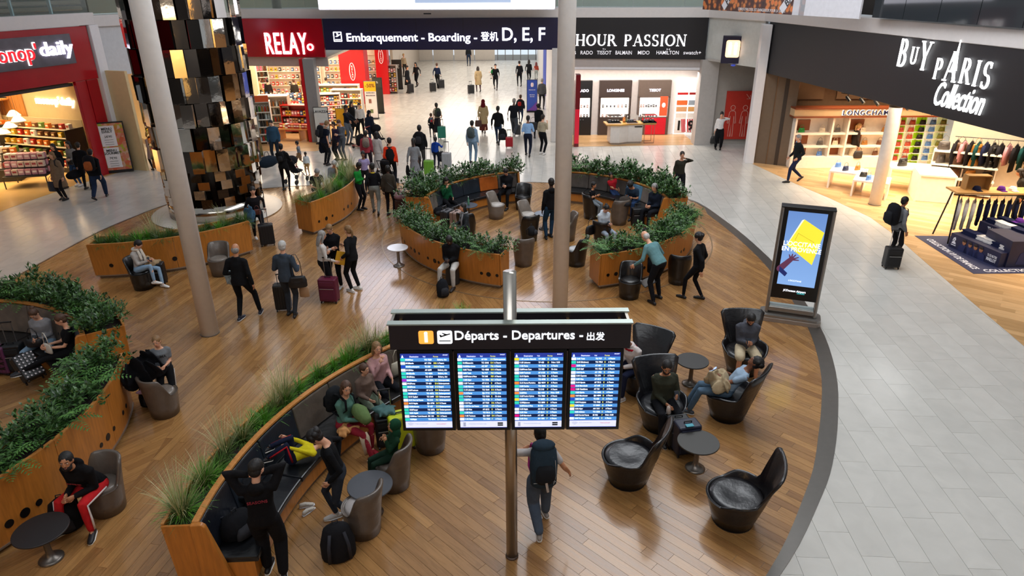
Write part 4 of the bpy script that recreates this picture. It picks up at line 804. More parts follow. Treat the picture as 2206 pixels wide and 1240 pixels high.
def planter(name, label, cat, c, ri, ro, a0, a1, h, panel=1.25, vents=(), plants=None, where='', outer=True, bench=None, lean=0.05, zb=.10, rev=False):
    """curved planter; angles in degrees; bench: dict(side -1 inner, depth, seats=[colours])"""
    a0, a1 = RAD(a0), RAD(a1); org = (c[0], c[1], 0); t = thing(name, label, cat, org); C = (0, 0); rm = (ri + ro) / 2; nseg = lambda r, b0, b1: max(2, int(abs(b1 - b0) * r / .16))
    np_ = max(1, round(abs(a1 - a0) * ro / panel))
    for k in range(np_):       # outer and inner skins in panels with recessed joints
        g = .004 / ro; b0 = a0 + (a1 - a0) * k / np_ + g; b1 = a0 + (a1 - a0) * (k + 1) / np_ - g; n = nseg(ro, b0, b1)
        arcwall(MB(), C, (ro - .03 - lean, ro - .03), (ro - lean, ro), b0, b1, zb, h, n).build('wood_panel', WOODP, t, smooth=False)
        if not (bench and bench.get('side') == 1): arcwall(MB(), C, ri, ri + .03, b0, b1, zb, h, n).build('wood_panel', WOODP, t)
    for a in (a0, a1):
        m = MB(); s_ = 1 if a == a1 else -1; u = V((-sin(a), cos(a), 0)) * s_; rr = V((cos(a), sin(a), 0)); e = .03
        P = [rr * ri, rr * (ro - lean), rr * (ro - lean) + u * e, rr * ri + u * e]; Q = [rr * ri, rr * ro, rr * ro + u * e, rr * ri + u * e]
        m.add([(*p[:2], zb) for p in P] + [(*p[:2], h) for p in Q], [(3, 2, 1, 0), (4, 5, 6, 7), (0, 1, 5, 4), (1, 2, 6, 5), (2, 3, 7, 6), (3, 0, 4, 7)]); m.build('end_panel', WOODP, t, bev=.008)
    arcwall(MB(), C, ro - .035, ro + .004, a0, a1, h, h + .02, nseg(ro, a0, a1)).build('top_edge', WOODL, t)
    arcwall(MB(), C, ri - .004, ri + .035, a0, a1, h, h + .02, nseg(ro, a0, a1)).build('top_edge', WOODL, t)
    arcwall(MB(), C, ri + .06, ro - lean - .06, a0 + .01, a1 - .01, 0.005, zb + .01, nseg(ro, a0, a1)).build('plinth', PLINTH, t)
    arcwall(MB(), C, ro - lean - .04, ro - lean + .015, a0, a1, zb - .025, zb, nseg(ro, a0, a1)).build('skirting', M('A8A098', .3, .8), t)
    arcwall(MB(), C, ri + .028, ro - .028, a0, a1, h - .12, h - .07, nseg(ro, a0, a1)).build('soil', SOIL, t)
    for vx, vy, rr in vents:
            zz = .36; pv = fl(vx, vy, zz); a = atan2(pv.y - c[1], pv.x - c[0])
            m = MB().lathe([(rr, 0), (rr, .012), (rr * .7, .013)], 16); o = m.build('air_vent', BLACK, t); fr_ = (zz - zb) / (h - zb); r_ = ro - lean * (1 - fr_) - .006
            o.location = (*P2(C, r_, a), zz); o.rotation_euler = (0, pi / 2, a)
    if bench:
        dep = bench['depth']; rs1 = ri; rs0 = ri - dep; sh = .44; b0, b1 = a0 + bench.get('in0', .0), a1 - bench.get('in1', 0.0)
        arcwall(MB(), C, rs0 + .05, rs1, b0, b1, .10, sh - .08, nseg(ri, a0, a1)).build('bench_base', WOODP, t)
        arcwall(MB(), C, rs0 + .10, rs1, b0, b1, .004, .10, nseg(ri, a0, a1)).build('bench_plinth', PLINTH, t)
        cs = bench['cols']; n_ = len(cs)
        for k, (cb, cseat) in enumerate(cs):
            g = .006 / ri; q0 = b0 + (b1 - b0) * k / n_ + g; q1 = b0 + (b1 - b0) * (k + 1) / n_ - g; n = nseg(ri, q0, q1)
            arcwall(MB(), C, rs0, rs1, q0, q1, sh - .09, sh, n).build('seat_cushion', leather(cseat), t, smooth=False, bev=.02)
            arcwall(MB(), C, (ri - .13, ri - .05), (ri - .004, ri - .004), q0, q1, sh + .005, h - .03, n).build('back_cushion', leather(cb), t, smooth=False, bev=.02)
        arcwall(MB(), C, ri - .045, ri + .035, a0, a1, h, h + .028, nseg(ro, a0, a1)).build('top_rail', WOODL, t)
        for a, s_ in ((a0, -1), (a1, 1)):
            m = MB(); u = V((-sin(a), cos(a), 0)) * s_; rr = V((cos(a), sin(a), 0)); e = .07
            prof = [(ri - .36, .0), (ri + .04, .0), (ri + .04, h + .03), (ri - .09, h + .03), (ri - .13, h - .01)]
            vs = [(*(rr * x_)[:2], z) for x_, z in prof] + [(*(rr * x_ + u * e)[:2], z) for x_, z in prof]; k = len(prof)
            m.add(vs, [tuple(range(k)), tuple(range(2 * k - 1, k - 1, -1))] + [(i, k + i, k + (i + 1) % k, (i + 1) % k) for i in range(k)]); m.build('end_cheek', WOODP, t, bev=.015)
    if plants:
        L_ = abs(a1 - a0) * rm; kinds, step, s0, two = plants; n = int(L_ / step)
        for i in range(n + 1):
            a = a0 + (a1 - a0) * (i + .3) / (n + .6)
            for dr in ((-.13, .13) if two else (.04,)):
                row_ = ('' if not two else ('inner row, ' if dr < 0 else 'outer row, ')) + ORD[n - i if rev else i] + ' from left, '
                r = rm + dr + random.uniform(-.04, .04); p = P2(c, r, a + random.uniform(-.03, .03)); k = kinds[(i * (2 if two else 1) + (dr > 0) + random.randint(0, 1)) % len(kinds)]
                plant(k, p[0], p[1], h - .08, s0 * random.uniform(.85, 1.15), where, row_)
    return t
def deg(c, p): return math.degrees(atan2(p[1] - c[1], p[0] - c[0]))
def VT(q): return [(int(a), int(b), int(r) / 100) for a, b, r in (x.split(',') for x in q.split())]
v3 = [(-.32, .045), (0, .06), (.32, .045)]; v2 = [(-.2, .045), (.2, .045)]; v4 = [(-.5, .04), (-.2, .045), (.1, .06), (.45, .04)]
DG = ('33373D', '141518'); GR = ('6E665E', '1A1816'); NV = ('20272F', '14161A'); OR = ('A8561F', '17171A'); BR = ('4A4440', '171616'); SB = ('5E8AA8', '171616'); TP = ('837870', '201C1A')
# central ring
RC = (1.0, 19.08)
A1 = deg(RC, fl(872, 538)); A2 = deg(RC, fl(1086, 622)); A1 = A1 + 360 if A1 < 0 else A1; A2 = A2 + 360
planter('planter', 'curved timber planter at the left front of the central lounge ring', 'planter', RC, 3.62, 4.27, A1 - 4, A2 - 1, .90, vents=VT('1035,590,4 1051,592,6 1069,595,4 923,555,4 935,562,6 947,564,4 889,533,4 896,539,6 905,545,4 868,512,4 873,520,5'), plants=(['shrub', 'shrub', 'fern', 'shrub'], .42, 1.2, True), where='left front ring planter')
B1 = deg(RC, fl(1286, 622)) ; B2 = deg(RC, fl(1493, 532)) + 8
planter('planter', 'curved timber planter at the right front of the central lounge ring', 'planter', RC, 3.62, 4.27, B1 + .5, B2 - 1, .90, vents=VT('1312,594,4 1329,591,5 1464,541,4 1473,537,5 1383,574,4'), plants=(['shrub', 'fern', 'shrub', 'shrub'], .42, 1.2, True), where='right front ring planter')
planter('planter_bench', 'curved upholstered bench with planter behind at the back left of the central ring', 'bench', RC, 3.62, 4.25, 103, 170, .92, bench=dict(depth=.62, cols=[BR, OR, NV, NV, DG, GR]), plants=(['shrub', 'shrub', 'shrub', 'low'], .45, 1.5, True), where='back left ring bench', rev=True)
planter('planter_bench', 'curved dark upholstered bench with planter behind at the back right of the central ring', 'bench', RC, 3.62, 4.25, 6, 75, .92, bench=dict(depth=.62, cols=[TP, TP, SB, BR, BR, BR]), plants=(['shrub', 'fern', 'shrub', 'low'], .45, 1.5, True), where='back right ring bench', rev=True)
# ring round the mirrored pillar
c1 = (-10.62, 20.24)
planter('planter', 'curved timber planter behind the woman in the white scarf', 'planter', c1, 3.80, 4.43, deg(c1, fl(215, 602)) - 1, deg(c1, fl(542, 548)) + 1, .93, panel=1.7, vents=VT('235,576,5 377,560,6'), plants=(['low', 'low', 'grass', 'tall', 'low'], .34, 1.1, True), where='planter before mirrored pillar')
c2 = (-9.64, 21.5)
planter('planter', 'curved timber planter right of the mirrored pillar', 'planter', c2, 3.92, 4.60, deg(c2, fl(676, 506)) , 24, 1.0, panel=1.6, vents=VT('689,477,4 702,470,6 715,464,4 737,450,4 745,444,6 753,438,4'), plants=(['grass', 'tall', 'low', 'grass', 'tall'], .42, 1.05, True), where='planter right of mirrored pillar')
# left ring
c3 = (-10.43, 8.47)
planter('planter', 'curved timber planter at the lower left beside the man in red trousers', 'planter', c3, 3.50, 4.16, -44, 24, 1.06, vents=VT('274,873,4 266,888,4 248,922,4 237,940,6 223,958,4 95,1084,5 65,1107,7 32,1132,6'), plants=(['shrub', 'fern', 'shrub', 'shrub'], .42, 1.25, True), where='lower left planter')
planter('planter_bench', 'curved grey upholstered bench with planter behind at the left edge', 'bench', (-10.55, 8.9), 3.45, 4.12, 35, 112, 1.05, bench=dict(depth=.6, cols=[('5C6470', '1D1A19'), ('6A5E54', '1D1A19'), ('6A5E54', '1D1A19'), ('6A5E54', '1D1A19')]), plants=(['shrub', 'shrub', 'fern', 'shrub'], .42, 1.3, True), where='left edge bench', rev=True)
# front bench
c4 = (1.84, 6.5)
planter('planter_bench', 'long curved leather bench with grasses planted along its back, in front', 'bench', c4, 5.60, 5.99, 116, 183.0, 1.0, bench=dict(depth=.64, cols=[NV, ('3E4A56', '171616'), ('5E554C', '171616'), ('5E554C', '171616'), ('5E554C', '171616'), NV, NV, ('171A22', '101114')]), plants=(['tall', 'low', 'grass', 'low', 'tall', 'grass'], .19, 1.0, False), where='long front bench planter', rev=True)
# ---------------------------------------------------------------- chairs and tables
def ss(x): x = max(0, min(1, x)); return x * x * (3 - 2 * x)
def shell(name, mat, parent, topf, rb, rs, flare, th, sh, n=40, zf=.0):
    """tub shell: the back is at +y local, top height topf(angle from the back)"""
    m = MB(); o = 0; K = 8
    for j in range(n):
        q = 2 * pi * j / n; a = abs((q + pi) % (2 * pi) - pi); zt = topf(a); k = max(0, zt - sh)
        d = (sin(q), cos(q)); ro = rs + flare * k; 
        P = [(rb, 0.01), (rb + (rs - rb) * .5, sh * .5), (rs, sh), (rs + flare * k * .55, sh + k * .6), (ro, zt - .015), (ro - th * .5, zt), (ro - th, zt - .02), (rs - th, sh - .03)]
        for i_, (r, z) in enumerate(P):
            kx = 1 + (1.15 * max(0, z - sh - .22) if zf else 0); m.v.append((d[0] * r * kx, d[1] * r, z))
    for j in range(n):
        for i in range(K - 1):
            a_, b_ = j * K + i, ((j + 1) % n) * K + i; m.f.append((a_, a_ + 1, b_ + 1, b_)); m.m.append(0)
    m.f.append(tuple(j * K for j in range(n))); m.m.append(0)
    return m.build(name, mat, parent, smooth=True)
def chair(kind, body, seat, label, pos, face, group):
    """face: heading of the sitter (degrees, 0 = away from the camera, 90 = left)"""
    t = thing('wing_armchair' if kind == 'wing' else 'tub_chair', label, 'armchair', (pos[0], pos[1], 0.006), RAD(face + 180), group)
    if kind == 'tub':
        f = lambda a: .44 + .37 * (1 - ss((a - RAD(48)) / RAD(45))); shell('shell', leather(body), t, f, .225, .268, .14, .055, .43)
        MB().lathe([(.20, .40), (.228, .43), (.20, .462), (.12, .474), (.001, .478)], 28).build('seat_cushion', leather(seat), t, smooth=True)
        MB().lathe([(.215, 0), (.222, .012)], 28).build('base_ring', DARK, t)
    else:
        f = lambda a: .455 + .10 * (1 - ss((a - RAD(85)) / RAD(40))) + .52 * (1 - ss((a - RAD(28)) / RAD(22))); shell('shell', leather(body), t, f, .27, .395, .26, .045, .43, 56, 1.0)
        MB().lathe([(.30, .36), (.358, .42), (.345, .452), (.28, .462), (.15, .448), (.001, .436)], 32).build('seat_cushion', leather(seat), t, smooth=True)
        m = MB(); m.tube([(0, .285, .02), (0, .392, .43), (0, .50, .80), (0, .56, 1.07)], .004, 5); m.build('back_seam', M('6A6460', .5), t)
        MB().lathe([(.272, 0), (.278, .012)], 28).build('base_ring', M('6A6560', .3, .8), t)
    return t
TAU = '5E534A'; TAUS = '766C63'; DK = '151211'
def fc(px, py): return fl(px, py)
CH = {}
def ch(key, kind, px, py, face, col, seat, label, dy=0.22):
    p = fl(px, py); p.y += dy if kind == 'tub' else .27; CH[key] = (p, face)
    return chair(kind, col, seat, label, p, face, 'dark leather wing armchairs' if kind == 'wing' else 'leather tub chairs')
ch('A', 'wing', 1357, 1060, 62, '131012', '100E12', 'empty dark wing armchair turned left, below the departures board')
ch('B', 'wing', 1590, 1150, 72, '131012', '100E12', 'empty dark wing armchair nearest the bottom right')
ch('C', 'wing', 1428, 938, 188, '121216', '121216', 'dark wing armchair under the man in the olive jumper')
ch('D', 'wing', 1575, 915, 48, '111014', '111014', 'dark wing armchair seen from behind with a reclining traveller')
ch('E', 'wing', 1607, 815, 176, '141112', '141112', 'dark wing armchair under the man in beige shorts')
ch('F', 'wing', 1385, 858, 148, '111114', '111114', 'dark wing armchair of the traveller in the black cap')
ch('G', 'tub', 345, 906, 335, TAU, TAUS, 'taupe tub chair beside the boy in the grey shirt')
ch('H', 'tub', 470, 598, 185, TAU, TAUS, 'empty taupe tub chair in front of the mirrored pillar planter')
ch('I', 'tub', 302, 628, 250, DK, DK, 'dark tub chair under the woman in the white scarf')
ch('J', 'tub', 217, 1120, 165, TAU, TAUS, 'taupe tub chair under the man in red trousers')
ch('K', 'tub', 925, 983, 20, TAU, TAUS, 'taupe tub chair just below the left end of the departures board')
ch('L', 'tub', 845, 1066, 75, TAU, TAUS, 'taupe tub chair under the child in the green hood')
ch('M', 'tub', 778, 1168, 60, TAU, 'A09A98', 'taupe tub chair beside the dark round table in front')
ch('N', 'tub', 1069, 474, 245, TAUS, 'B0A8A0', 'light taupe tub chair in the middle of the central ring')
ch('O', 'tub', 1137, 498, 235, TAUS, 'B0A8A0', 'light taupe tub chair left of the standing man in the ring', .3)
ch('P', 'tub', 1140, 523, 20, DK, DK, 'dark tub chair with a plastic bag in the central ring')
ch('Q', 'tub', 1128, 577, 10, TAU, TAUS, 'taupe tub chair at the open front of the ring, left of the column')
ch('R', 'tub', 1243, 577, 60, DK, 'A8A8A8', 'dark tub chair just right of the grey column')
ch('S', 'tub', 1127, 455, 170, DK, DK, 'dark tub chair beside the end of the back left ring bench')
ch('T', 'tub', 1335, 487, 10, TAU, TAUS, 'taupe tub chair in front of the family in the ring')
ch('U', 'tub', 1275, 474, 290, DK, DK, 'dark tub chair under the boy in the black shirt')
ch('V', 'tub', 1222, 522, 95, TAU, TAUS, 'taupe tub chair half hidden by the grey column')
ch('W', 'tub', 1358, 648, 165, DK, DK, 'dark tub chair left of the bending man')
ch('X', 'tub', 1464, 616, 350, DK, DK, 'dark tub chair behind the bending man, right')
ch('Y', 'tub', 1302, 545, 330, DK, DK, 'dark tub chair under the woman in the white hoodie', .5)
ch('Z', 'tub', 1005, 520, 350, DK, DK, 'dark tub chair under the woman in the striped scarf', .35)
def table(px, py, topc, pole, label, h=.50, r=.29, rough=.5):
    p = fl(px, py); p.y += .14; t = thing('side_table', label, 'table', (p.x, p.y, .006), 0, 'small round side tables')
    MB().lathe([(r - .01, h - .028), (r, h - .02), (r, h - .004), (r - .004, h)], 40).build('table_top', M(topc, rough, kind='table_top', amt=.04), t)
    MB().lathe([(.145, 0), (.15, .012), (.12, .03), (.06, .06), (.040, .12), (.036, h - .10), (.05, h - .035), (.05, h - .028)], 28).build('pedestal', M(pole, .35, .7, 'cast_metal'), t, smooth=True)
    return t
table(1490, 836, '2E2C2A', '6E665E', 'dark round side table between the armchairs, upper right')
table(1502, 1022, '34322E', '7E766E', 'dark round side table beside the navy suitcase', .50, .31)
table(800, 1120, '4A4C52', '5A4E46', 'grey round side table in front of the green hooded child', .50, .31)
table(858, 577, 'E4E2E6', '8A8480', 'round side table with a top white from reflection, alone on the floor, centre left', .52, .27, .2)  # the reflection on the top is put into its white colour
table(97, 1222, '1E1C1E', '6A645E', 'black round side table by the red trousered man', .50, .32)
table(1010, 478, '3E4450', '6E665E', 'dark round table with a bottle on it in the central ring', .50, .28, .3)
table(1172, 497, '7E8694', '6E665E', 'round table reflecting light beside the standing man in the ring', .50, .28, .2)
# ---------------------------------------------------------------- people
SKIN = {'l': 'D9A182', 'm': 'B97F5C', 'b': '7C4E36', 'd': '4A2E22'}
HAIRC = {'black': '14100F', 'dark': '231812', 'brown': '4A3020', 'light': '80603C', 'blond': 'B08A54', 'grey': '8A8784', 'white': 'B8B6B2', 'red': '6A2A30'}
DG_ = bpy.context.evaluated_depsgraph_get
def remesh(mb, name, mat, parent, vox, smooth=3):
    me = mb.mesh(name, mat); o = bpy.data.objects.new(name, me); COL.objects.link(o)
    md = o.modifiers.new('r', 'REMESH'); md.mode = 'VOXEL'; md.voxel_size = vox; md.use_smooth_shade = True
    if smooth: m2 = o.modifiers.new('s', 'SMOOTH'); m2.iterations = smooth; m2.factor = .5
    new = bpy.data.meshes.new_from_object(o.evaluated_get(DG_()), depsgraph=DG_()); o.modifiers.clear(); o.data = new; bpy.data.meshes.remove(me); new.name = name
    if not new.materials: new.materials.append(mat)
    if parent: o.parent = parent
    return o
def ik(a, b, l1, l2, hint):
    d = b - a; L_ = d.length; mx = (l1 + l2) * .998
    if L_ > mx: b = a + d * (mx / L_); d = b - a; L_ = mx
    x = (l1 * l1 - l2 * l2 + L_ * L_) / (2 * L_); h = sqrt(max(0, l1 * l1 - x * x)); u = d.normalized(); hh = hint - u * hint.dot(u)
    if hh.length < 1e-4: hh = V((0, -1, 0))
    return a + u * x + hh.normalized() * h, b
def lerp(a, b, t): return a + (b - a) * t
class P: pass
PRE = {
 'stand': dict(ph=.93, LF=(-.11, .02, 0), RF=(.11, -.03, 0), LH=(-.23, .05, -.10), RH=(.23, .05, -.10)),
 'walk': dict(ph=.90, LF=(-.09, .26, 0), RF=(.09, -.30, .07), LH=(-.24, -.16, -.06), RH=(.22, .18, -.04), lean=4),
 'walk2': dict(ph=.90, LF=(-.09, -.30, .07), RF=(.09, .26, 0), LH=(-.22, .18, -.04), RH=(.24, -.16, -.06), lean=4),
 'sit': dict(ph=.53, LF=(-.13, .46, 0), RF=(.13, .46, 0), LH=(-.14, .34, .12), RH=(.14, .34, .12), lean=2, sit=1),
}
def person(px, py, face, h, label, top=('tee', '101014'), bot=('trousers', '16181E'), shoe='101010', skin='l', hair=('short', 'dark'), pre='stand', vox=None, z0=0.0, group=None, pos=None, child=False, acc=(), **kw):
    q = dict(PRE[pre]); q.update(kw); s = h / 1.75; g = lambda k, d=0: q.get(k, d)
    p0 = pos if pos is not None else fl(px, py)
    dist = hypot(p0.x, p0.y); vox = vox or (.016 if dist < 12 else .020 if dist < 19 else .028 if dist < 30 else .040)
    near = dist < 14
    t = thing('person', label, 'person', (p0.x, p0.y, z0 + .009), RAD(face)); r = P(); r.root = t; r.s = s
    hs = 1.0 + (.18 if h < 1.35 else .08 if h < 1.55 else 0)      # heads of children
    kk = s; K = lambda v: V(v) * kk
    sit = g('sit'); pel = V((g('ox'), g('oy'), g('ph') if sit else g('ph') * s)); 
    lean, sl, tw = RAD(g('lean')), RAD(g('side')), RAD(g('twist'))
    R = Matrix.Rotation(-lean, 3, 'X') @ Matrix.Rotation(sl, 3, 'Y'); RT_ = R @ Matrix.Rotation(tw, 3, 'Z')
    if 'pitchback' in q: pass
    neck = pel + R @ K((0, 0, .50)); mid = pel + R @ K((0, .01, .20)); che = pel + R @ K((0, .015, .36))
    fat = g('fat', 1.0); SWd = .168 * (.92 if g('fem') else 1.0)
    sh = {-1: neck + RT_ @ K((-SWd, -.01, -.080)), 1: neck + RT_ @ K((SWd, -.01, -.080))}
    HR = Euler((-RAD(g('hd')), RAD(g('ht', 0)), RAD(g('hy')))).to_matrix(); HR = R @ HR if g('hrel', 1) else HR
    headc = neck + (R @ V((0, .02, .055)) + HR @ V((0, .02, .115))) * s
    r.head, r.HR, r.neck, r.pel, r.R, r.che = headc, HR, neck, pel, R, che
    r.chest = Matrix.Translation(che) @ RT_.to_4x4()
    arm = {}; leg = {}
    for sd, k in ((-1, 'L'), (1, 'R')):
        hand = pel + K(q[k + 'H']); hint = V(g(k + 'E', (sd * .35, -.8, -.4))); el, ha = ik(sh[sd], hand, .285 * s, .255 * s, hint); arm[sd] = (sh[sd], el, ha)
        hip = pel + K((sd * .095, 0, -.03)); fo = V(q[k + 'F']); ft = V((fo.x * s, fo.y * (s if not sit else s), .085 * s + fo.z * (s if not sit else 1)))
        kn, an = ik(hip, ft, .435 * s, .425 * s, V(g(k + 'K', (sd * .12, 1, .15 if not sit else .9)))); leg[sd] = (hip, kn, an)
    r.arm, r.leg = arm, leg
    # body: one continuous skin surface, with separate fingers
    sk = M(SKIN[skin], .5, kind='skin', sc=20, amt=.04)
    b = MB(); X = RT_ @ V((1, 0, 0))
    fr = lambda v, f=1.0: (v[0] * s * f, v[1] * s * f)
    b.limb([pel + R @ K((0, 0, .0)), pel + R @ K((0, 0, .05)), mid, che, neck + R @ K((0, 0, -.06))], [fr((.125, .085)), fr((.135, .095)), fr((.115, .085)), fr((.135, .095)), fr((.12, .065))], 12, fx=X)
    b.limb([neck + R @ K((0, 0, -.07)), neck + R @ K((0, .004, .0)), headc + HR @ K((0, -.012, -.05))], [.075 * s, .052 * s, .052 * s], 10)
    hsz = s * hs
    b.ell(headc + HR @ V((0, -.004, .018)) * hsz, (.074 * hsz, .094 * hsz, .100 * hsz), HR, 14, 10); b.ell(headc + HR @ V((0, .022, -.050)) * hsz, (.056 * hsz, .064 * hsz, .066 * hsz), HR, 12, 8)
    b.ell(headc + HR @ V((0, .092, -.012)) * hsz, (.012 * hsz, .020 * hsz, .024 * hsz), HR, 8, 6)
    for sd in (-1, 1): b.ell(headc + HR @ V((sd * .077, -.004, -.005)) * hsz, (.012 * hsz, .018 * hsz, .030 * hsz), HR, 8, 6)
    for sd in (-1, 1):
        a, e, w_ = arm[sd]; b.limb([a, lerp(a, e, .5), e, lerp(e, w_, .4), w_], [.046 * s, .042 * s, .036 * s, .036 * s, .024 * s], 8)
        hp, kn, an = leg[sd]; b.limb([hp, lerp(hp, kn, .5), kn, lerp(kn, an, .35), an], [.078 * s, .068 * s, .050 * s, .050 * s, .032 * s], 8)
        fa = RAD(g('LY' if sd < 0 else 'RY', -sd * 9)); fd = V((sin(fa), cos(fa), 0)); b.limb([an + V((0, 0, -.01)) * s, an + fd * .10 * s + V((0, 0, -.045)) * s], [.032 * s, .026 * s], 6)
    body = remesh(b, 'body', sk, t, vox, 2)
    hb = MB()
    for sd in (-1, 1):
        a, e, w_ = arm[sd]; d = (w_ - e).normalized(); hd_ = V(g('LD' if sd < 0 else 'RD', tuple(d))); d = (d * .5 + hd_.normalized()).normalized()
        pn = V((sd, 0, 0)) - d * d.dot(V((sd, 0, 0)))
        if pn.length < .2: pn = V((0, 0, 1)) - d * d.z
        pn.normalize(); sdv = d.cross(pn) * sd        # pn: back of hand, sdv: towards the thumb
        if sdv.y < 0 and abs(sdv.y) > abs(sdv.z): sdv = -sdv
        hs_ = s * (1.0 if h > 1.3 else .95); hb.tube([w_ - d * .01 * hs_, w_ + d * .03 * hs_, w_ + d * .085 * hs_], [(.024 * hs_, .019 * hs_), (.038 * hs_, .015 * hs_), (.038 * hs_, .012 * hs_)], 8, fx=sdv)
        cu = g('curl', .5)
        for i in range(4):
            o_ = w_ + d * .082 * hs_ + sdv * (.029 - .0195 * i) * hs_; l_ = (.068, .076, .070, .054)[i] * hs_; d1 = (d - pn * cu * .5).normalized(); d2 = (d - pn * cu * 1.5).normalized()
            p1 = o_ + d1 * l_ * .5; hb.tube([o_, p1, p1 + d2 * l_ * .5], [.0088 * hs_, .008 * hs_, .006 * hs_], 5)
        o_ = w_ + d * .025 * hs_ + sdv * .028 * hs_; d1 = (d * .7 + sdv * .7 - pn * .2).normalized(); p1 = o_ + d1 * .035 * hs_; hb.tube([o_, p1, p1 + (d - pn * .4).normalized() * .03 * hs_], [.011 * hs_, .0095 * hs_, .007 * hs_], 5)
    r.hand = {sd: t.matrix_basis @ (arm[sd][2] + (arm[sd][2] - arm[sd][1]).normalized() * .07 * s) for sd in (-1, 1)}
    me = body.data; o0 = len(me.vertices); import bmesh
    bm = bmesh.new(); bm.from_mesh(me); vv = [bm.verts.new(v) for v in hb.v]
    for f in hb.f:
        try: bm.faces.new([vv[i] for i in f]).smooth = True
        except ValueError: pass
    bm.to_mesh(me); bm.free()
    # clothes
    ty, tc = top[0], top[1]; mt = top[2] if len(top) > 2 else cloth(tc); inf = {'tee': .014, 'long': .016, 'tank': .010, 'hoodie': .028, 'jacket': .030, 'coat': .034, 'shirt': .016}.get(ty, .018) * s
    m = MB(); hem = {'coat': -.04, 'jacket': -.10, 'hoodie': -.06, 'tee': -.08, 'shirt': -.05}.get(ty, -.05)
    I = lambda v, f=1.0: tuple((c + inf) * 1.0 * (f if n_ else fat) for n_, c in enumerate((v[0] * s, v[1] * s)))
    rings = [pel + R @ K((0, 0, hem)), pel + R @ K((0, 0, .03)), mid, che, neck + R @ K((0, -.002, -.075)), neck + R @ K((0, 0, -.028))]
    rad = [I((.140, .100)), I((.138, .100)), I((.122, .092)), I((.142, .100)), I((.148, .064)), I((.075, .055))]
    m.tube([tuple(x) for x in rings], [(a * fat, b_ * (1 + (fat - 1) * 1.2)) for a, b_ in rad], 14, fx=X)
    nsl = ty in ('tank', 'vest')
    for sd in (-1, 1):
        a, e, w_ = arm[sd]; A = .046 * s + inf * .75; B_ = .038 * s + inf * .6; Cc = .027 * s + inf * .5; ins = a + (neck - a) * .25
        if ty == 'tee': m.limb([ins, a, lerp(a, e, .62)], [A * .92, A, A * .96], 10)
        elif nsl: m.limb([ins, lerp(ins, a, .8)], [A * .8, A * .8], 8)
        else: m.limb([ins, a, lerp(a, e, .5), e, lerp(e, w_, .45), lerp(e, w_, .93 if g('cuff', 1) == 1 else .4)], [A * .92, A, B_ * 1.02, B_, (B_ + Cc) / 2, Cc], 10)
    if ty == 'coat':
        L_ = g('coatlen', .42); m.tube([pel + R @ K((0, 0, .06)), pel + R @ K((0, 0, -.10)), pel + V((0, 0, -L_)) * s], [(.15 * s + inf, .11 * s + inf), (.175 * s + inf, .135 * s + inf), (.215 * s + inf, .175 * s + inf)], 14, fx=X)
    if ty in ('jacket', 'coat', 'hoodie'): m.tube([neck + R @ K((0, -.01, -.05)), neck + R @ K((0, -.012, .02))], [(.088 * s, .078 * s), (.080 * s, .072 * s)], 12, fx=X)
    if ty == 'hoodie' and not g('hood'): m.ell(neck + R @ K((0, -.085, -.02)), (.095 * s, .055 * s, .075 * s), R, 12, 8)
    remesh(m, {'tee': 't_shirt', 'long': 'jumper', 'tank': 'top', 'shirt': 'shirt', 'vest': 'vest'}.get(ty, ty), mt, t, vox, 2)
    bt, bc = bot[0], bot[1]; mb_ = cloth(bc)
    m = MB(); m.tube([pel + R @ K((0, 0, .10)), pel + R @ K((0, -.005, .03)), pel + R @ K((0, 0, -.03)), pel + (R @ K((0, 0, -.10)) + K((0, 0, -.10))) / 2], [((.132 * s + .008) * fat, .096 * s + .008), ((.144 * s + .008) * fat, .110 * s + .008), ((.150 * s + .008) * fat, .112 * s + .008), (.13 * s, .095 * s)], 14, fx=V((1, 0, 0)))
    for sd in (-1, 1):
        hp, kn, an = leg[sd]; wd_ = {'wide': 1.35, 'trousers': 1.0, 'slim': .86, 'skirt': 1, 'shorts': 1.25}.get(bt, 1); hp = hp + V((0, 0, .01))
        T = [.096 * s, .084 * s * (1 + (wd_ - 1) * .6), .066 * s * wd_, .058 * s * wd_, .048 * s * wd_]
        if bt == 'shorts': m.limb([hp, lerp(hp, kn, .5), lerp(hp, kn, .92)], [T[0], T[1] * 1.05, T[2] * 1.15], 10)
        elif bt != 'skirt' or sit: m.limb([hp, lerp(hp, kn, .5), kn, lerp(kn, an, .45), lerp(kn, an, .94)], [T[0], T[1], T[2], T[3], T[4]], 10)
    if bt == 'skirt' and not sit: m.tube([pel + K((0, 0, -.02)), pel + K((0, .01, -.30)), pel + K((0, .01, -g('skirt', .62)))], [(.15 * s, .11 * s), (.19 * s, .16 * s), (.23 * s, .20 * s)], 14, fx=V((1, 0, 0)))
    remesh(m, bt if bt in ('skirt', 'shorts') else 'trousers', mb_, t, vox, 2)
    if g('stripe'):
        for sd in (-1, 1):
            hp, kn, an = leg[sd]; m = MB(); o_ = V((sd, 0, 0)); off = [.098, .090, .074, .066, .054]
            m.tube([lerp(hp, kn, .1) + o_ * off[0] * s, lerp(hp, kn, .5) + o_ * off[1] * s, kn + o_ * off[2] * s, lerp(kn, an, .5) + o_ * off[3] * s, lerp(kn, an, .92) + o_ * off[4] * s], (.008, .022), 6, fx=o_) if 0 else m.tube([lerp(hp, kn, .1) + o_ * off[0] * s, lerp(hp, kn, .5) + o_ * off[1] * s, kn + o_ * off[2] * s, lerp(kn, an, .5) + o_ * off[3] * s, lerp(kn, an, .92) + o_ * off[4] * s], [(.006, .016)] * 5, 6, fx=o_)
            m.build('side_stripe', cloth(g('stripe')), t, smooth=True)
